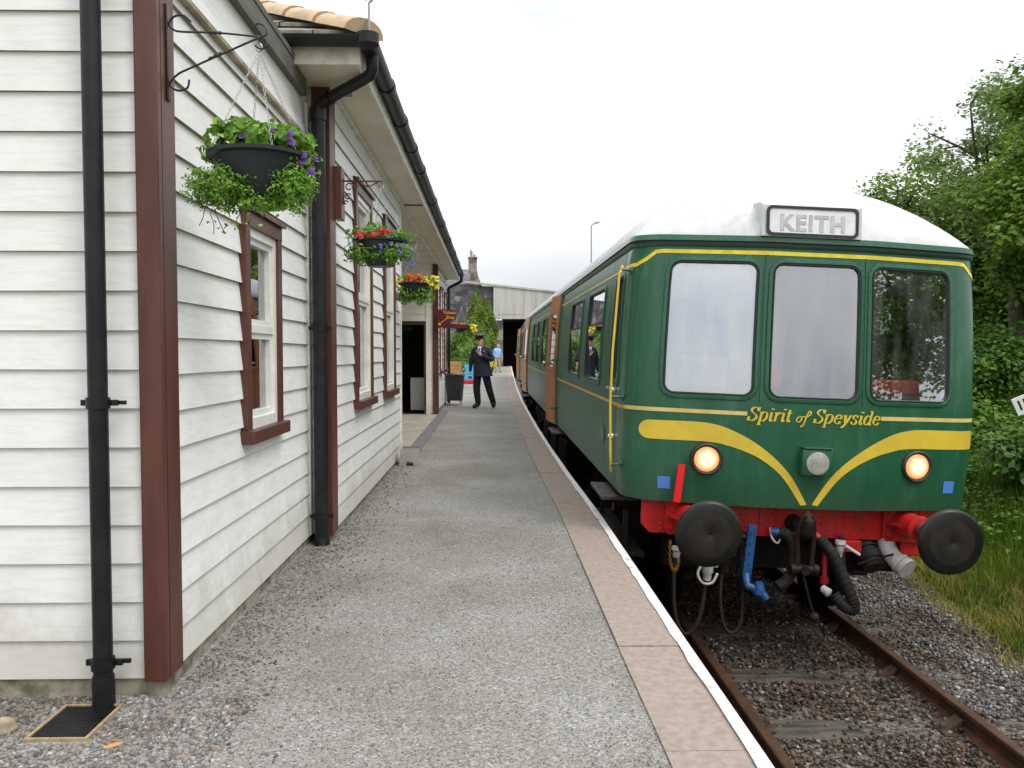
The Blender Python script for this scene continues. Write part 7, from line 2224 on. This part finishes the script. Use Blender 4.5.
jk = shell("jacket", NAVY, man, [(0.04, 0.0, 0.80, 0.245, 0.165), (0.02, 0.0, 0.95, 0.225, 0.160), (0, 0, 1.10, 0.205, 0.150), (0, 0, 1.25, 0.212, 0.145), (0, 0, 1.38, 0.215, 0.136), (0, 0, 1.46, 0.165, 0.112), (-0.01, -0.005, 1.515, 0.085, 0.08)])
m = MB(); m.add([(-0.06, -0.128, 1.50), (0.035, -0.128, 1.50), (0.02, -0.148, 1.34), (-0.02, -0.150, 1.30), (-0.03, -0.148, 1.34)], [(0, 1, 2, 3, 4)])
m.add([(-0.065, -0.10, 1.53), (0.04, -0.10, 1.53), (0.035, -0.129, 1.49), (-0.06, -0.129, 1.49)], [(0, 1, 2, 3)]); m.build("shirt", SHIRT, man)
m = MB(); m.add([(-0.022, -0.150, 1.49), (0.0, -0.150, 1.49), (0.005, -0.158, 1.36), (-0.012, -0.160, 1.33), (-0.026, -0.158, 1.36)], [(0, 1, 2, 3, 4)]); m.build("tie", TROU, man)
m = MB()
for z in (1.19, 1.10): m.lathe((-0.01, -0.141, z), (0, -1, 0), [(0, 0.011), (0.006, 0.008)], 8)
m.lathe((0.10, -0.135, 1.40), (0, -1, 0.1), [(0, 0.018), (0.006, 0.012)], 8)
m.build("silver_buttons", CHROME, jk)
cap = MB(); cc = Vector((-0.04, -0.035, 1.745))
cap.lathe(cc, (0.0, -0.18, 1), [(-0.02, 0.100), (0.03, 0.103), (0.050, 0.142), (0.066, 0.145), (0.088, 0.10), (0.09, 0.01)], 26)
cp_ = cap.build("peaked_cap", SHOE, man, smooth=True, angle=40)
m = MB(); m.grid(lambda u, v: cc + Vector((0.085 * math.cos(u) * (1 + 0.0 * v), -0.075 * math.sin(u) * 1.0 - 0.055 * v * math.sin(u), -0.005 - 0.035 * v * math.sin(u))), list(np.linspace(0.15, PI - 0.15, 14)), [0.6, 1.4]); m.build("peak", SHOE, cp_, smooth=True)
m = MB(); m.tube([cc + Vector((0.098 * math.cos(u), -0.098 * math.sin(u), 0.008)) for u in np.linspace(0.1, PI - 0.1, 14)], 0.006, 6); m.build("gold_braid", SGY, cp_)
hf = MB()
bm = bmesh.new(); bmesh.ops.create_uvsphere(bm, u_segments=16, v_segments=10, radius=1.0); hf.bm(bm, Matrix.Translation((-0.04, 0.005, 1.675)) @ Matrix.Diagonal((0.082, 0.075, 0.075, 1))); bm.free()
hf.build("hair", HAIRG, man, smooth=True)
def face(parent, c, skin, f=1.0):
    m = MB(); c = Vector(c)
    m.tube([c + Vector((0, -0.088, 0.03)), c + Vector((0, -0.112, -0.008)), c + Vector((0, -0.092, -0.014))], [0.007, 0.014, 0.009], 8)
    for sx in (-1, 1): m.lathe(c + Vector((sx * 0.079, 0.0, 0.0)), (sx, 0, 0), [(0, 0.022), (0.012, 0.026), (0.016, 0.016)], 10)
    m.build("nose_and_ears", skin, parent, smooth=True)
    m = MB()
    for sx in (-1, 1): m.lathe(c + Vector((sx * 0.030, -0.088, 0.022)), (0, -1, 0), [(0, 0.010), (0.006, 0.006)], 8)
    m.box(c.x - 0.022, c.x + 0.022, c.y - 0.092, c.y - 0.080, c.z - 0.048, c.z - 0.042)
    m.build("eyes_and_mouth", mk("dark_features", (0.06, 0.03, 0.025), 0.5), parent)
face(man, (-0.038, -0.045, 1.655), SKIN)
ba = MB(); ba.box(-0.31, -0.235, -0.105, -0.035, 0.74, 0.80, 0.01)
tag(ba.build("small_case", SHOE), "small dark case held in the uniformed man's lowered hand", "case")
bpy.data.objects["small_case"].location = (px_, py_, slope(py_)); bpy.data.objects["small_case"].rotation_euler = (0, 0, R(-16))
SHOE2 = SHOE
# 2: far man in light blue shirt and pale trousers, seen from the side
LBLUE = mk("light_blue_shirt", (0.28, 0.50, 0.80), 0.8); BEIGE = mk("beige_trousers", (0.42, 0.36, 0.27), 0.85)
J2 = {
 "pelvis": (Vector((0.0, 0, 0.95)), 0.145, 0.12), "waist": (Vector((0.0, 0.0, 1.12)), 0.15, 0.125), "chest": (Vector((0.0, 0.0, 1.34)), 0.17, 0.125), "neck": (Vector((0.03, 0.0, 1.50)), 0.060, 0.060),
 "jaw": (Vector((0.05, -0.02, 1.57)), 0.068, 0.075), "brow": (Vector((0.05, -0.01, 1.655)), 0.077, 0.09), "crown": (Vector((0.05, 0.0, 1.72)), 0.055, 0.065),
 "shL": (Vector((-0.19, 0, 1.42)), 0.07, 0.07), "elL": (Vector((-0.24, 0.02, 1.15)), 0.05, 0.05), "wrL": (Vector((-0.16, -0.10, 0.98)), 0.032, 0.03), "pmL": (Vector((-0.12, -0.13, 0.95)), 0.034, 0.022),
 "shR": (Vector((0.19, 0, 1.42)), 0.07, 0.07), "elR": (Vector((0.25, 0.0, 1.14)), 0.05, 0.05), "wrR": (Vector((0.27, -0.05, 0.90)), 0.032, 0.03), "pmR": (Vector((0.275, -0.06, 0.84)), 0.034, 0.022),
 "hipL": (Vector((-0.085, 0, 0.88)), 0.10, 0.10), "knL": (Vector((-0.10, -0.02, 0.48)), 0.075, 0.075), "anL": (Vector((-0.11, 0.02, 0.10)), 0.05, 0.052), "toeL": (Vector((-0.14, -0.15, 0.035)), 0.044, 0.03),
 "hipR": (Vector((0.085, 0, 0.88)), 0.10, 0.10), "knR": (Vector((0.12, 0.0, 0.48)), 0.075, 0.075), "anR": (Vector((0.15, 0.06, 0.10)), 0.05, 0.052), "toeR": (Vector((0.20, -0.10, 0.035)), 0.044, 0.03),
}
hand(J2, "L", J2["wrL"][0], J2["pmL"][0], (0.4, -0.3, -0.5), (0.3, -1, 0)); hand(J2, "R", J2["wrR"][0], J2["pmR"][0], (0.0, -0.2, -1), (-0.3, -1, 0))
def zone2(c):
    if c.z < 0.09: return 3
    if c.z > 1.50: return 1
    if abs(c.x) > 0.2 and c.z < 0.97: return 1
    if c.y < -0.09 and 0.85 < c.z < 1.0 and c.x < -0.05: return 1
    if c.z < 0.96: return 2
    return 0
py2 = 49.0; px2 = (497.5 - 493) / 800 * py2
man2, _b2 = person("distant man in a light blue shirt and beige trousers by the bridge", (px2, py2, slope(py2)), R(10), J2, [LBLUE, SKIN, BEIGE, SHOE], zone2)
shell("shirt", LBLUE, man2, [(0, 0, 0.93, 0.17, 0.14), (0, 0, 1.1, 0.17, 0.14), (0, 0, 1.3, 0.20, 0.145), (0, 0, 1.42, 0.19, 0.12), (0.02, 0, 1.5, 0.075, 0.07)])
hf = MB(); bm = bmesh.new(); bmesh.ops.create_uvsphere(bm, u_segments=14, v_segments=8, radius=1.0); hf.bm(bm, Matrix.Translation((0.05, 0.015, 1.69)) @ Matrix.Diagonal((0.085, 0.09, 0.07, 1))); bm.free()
hf.build("hair", HAIRG, man2, smooth=True); face(man2, (0.05, -0.01, 1.63), SKIN)
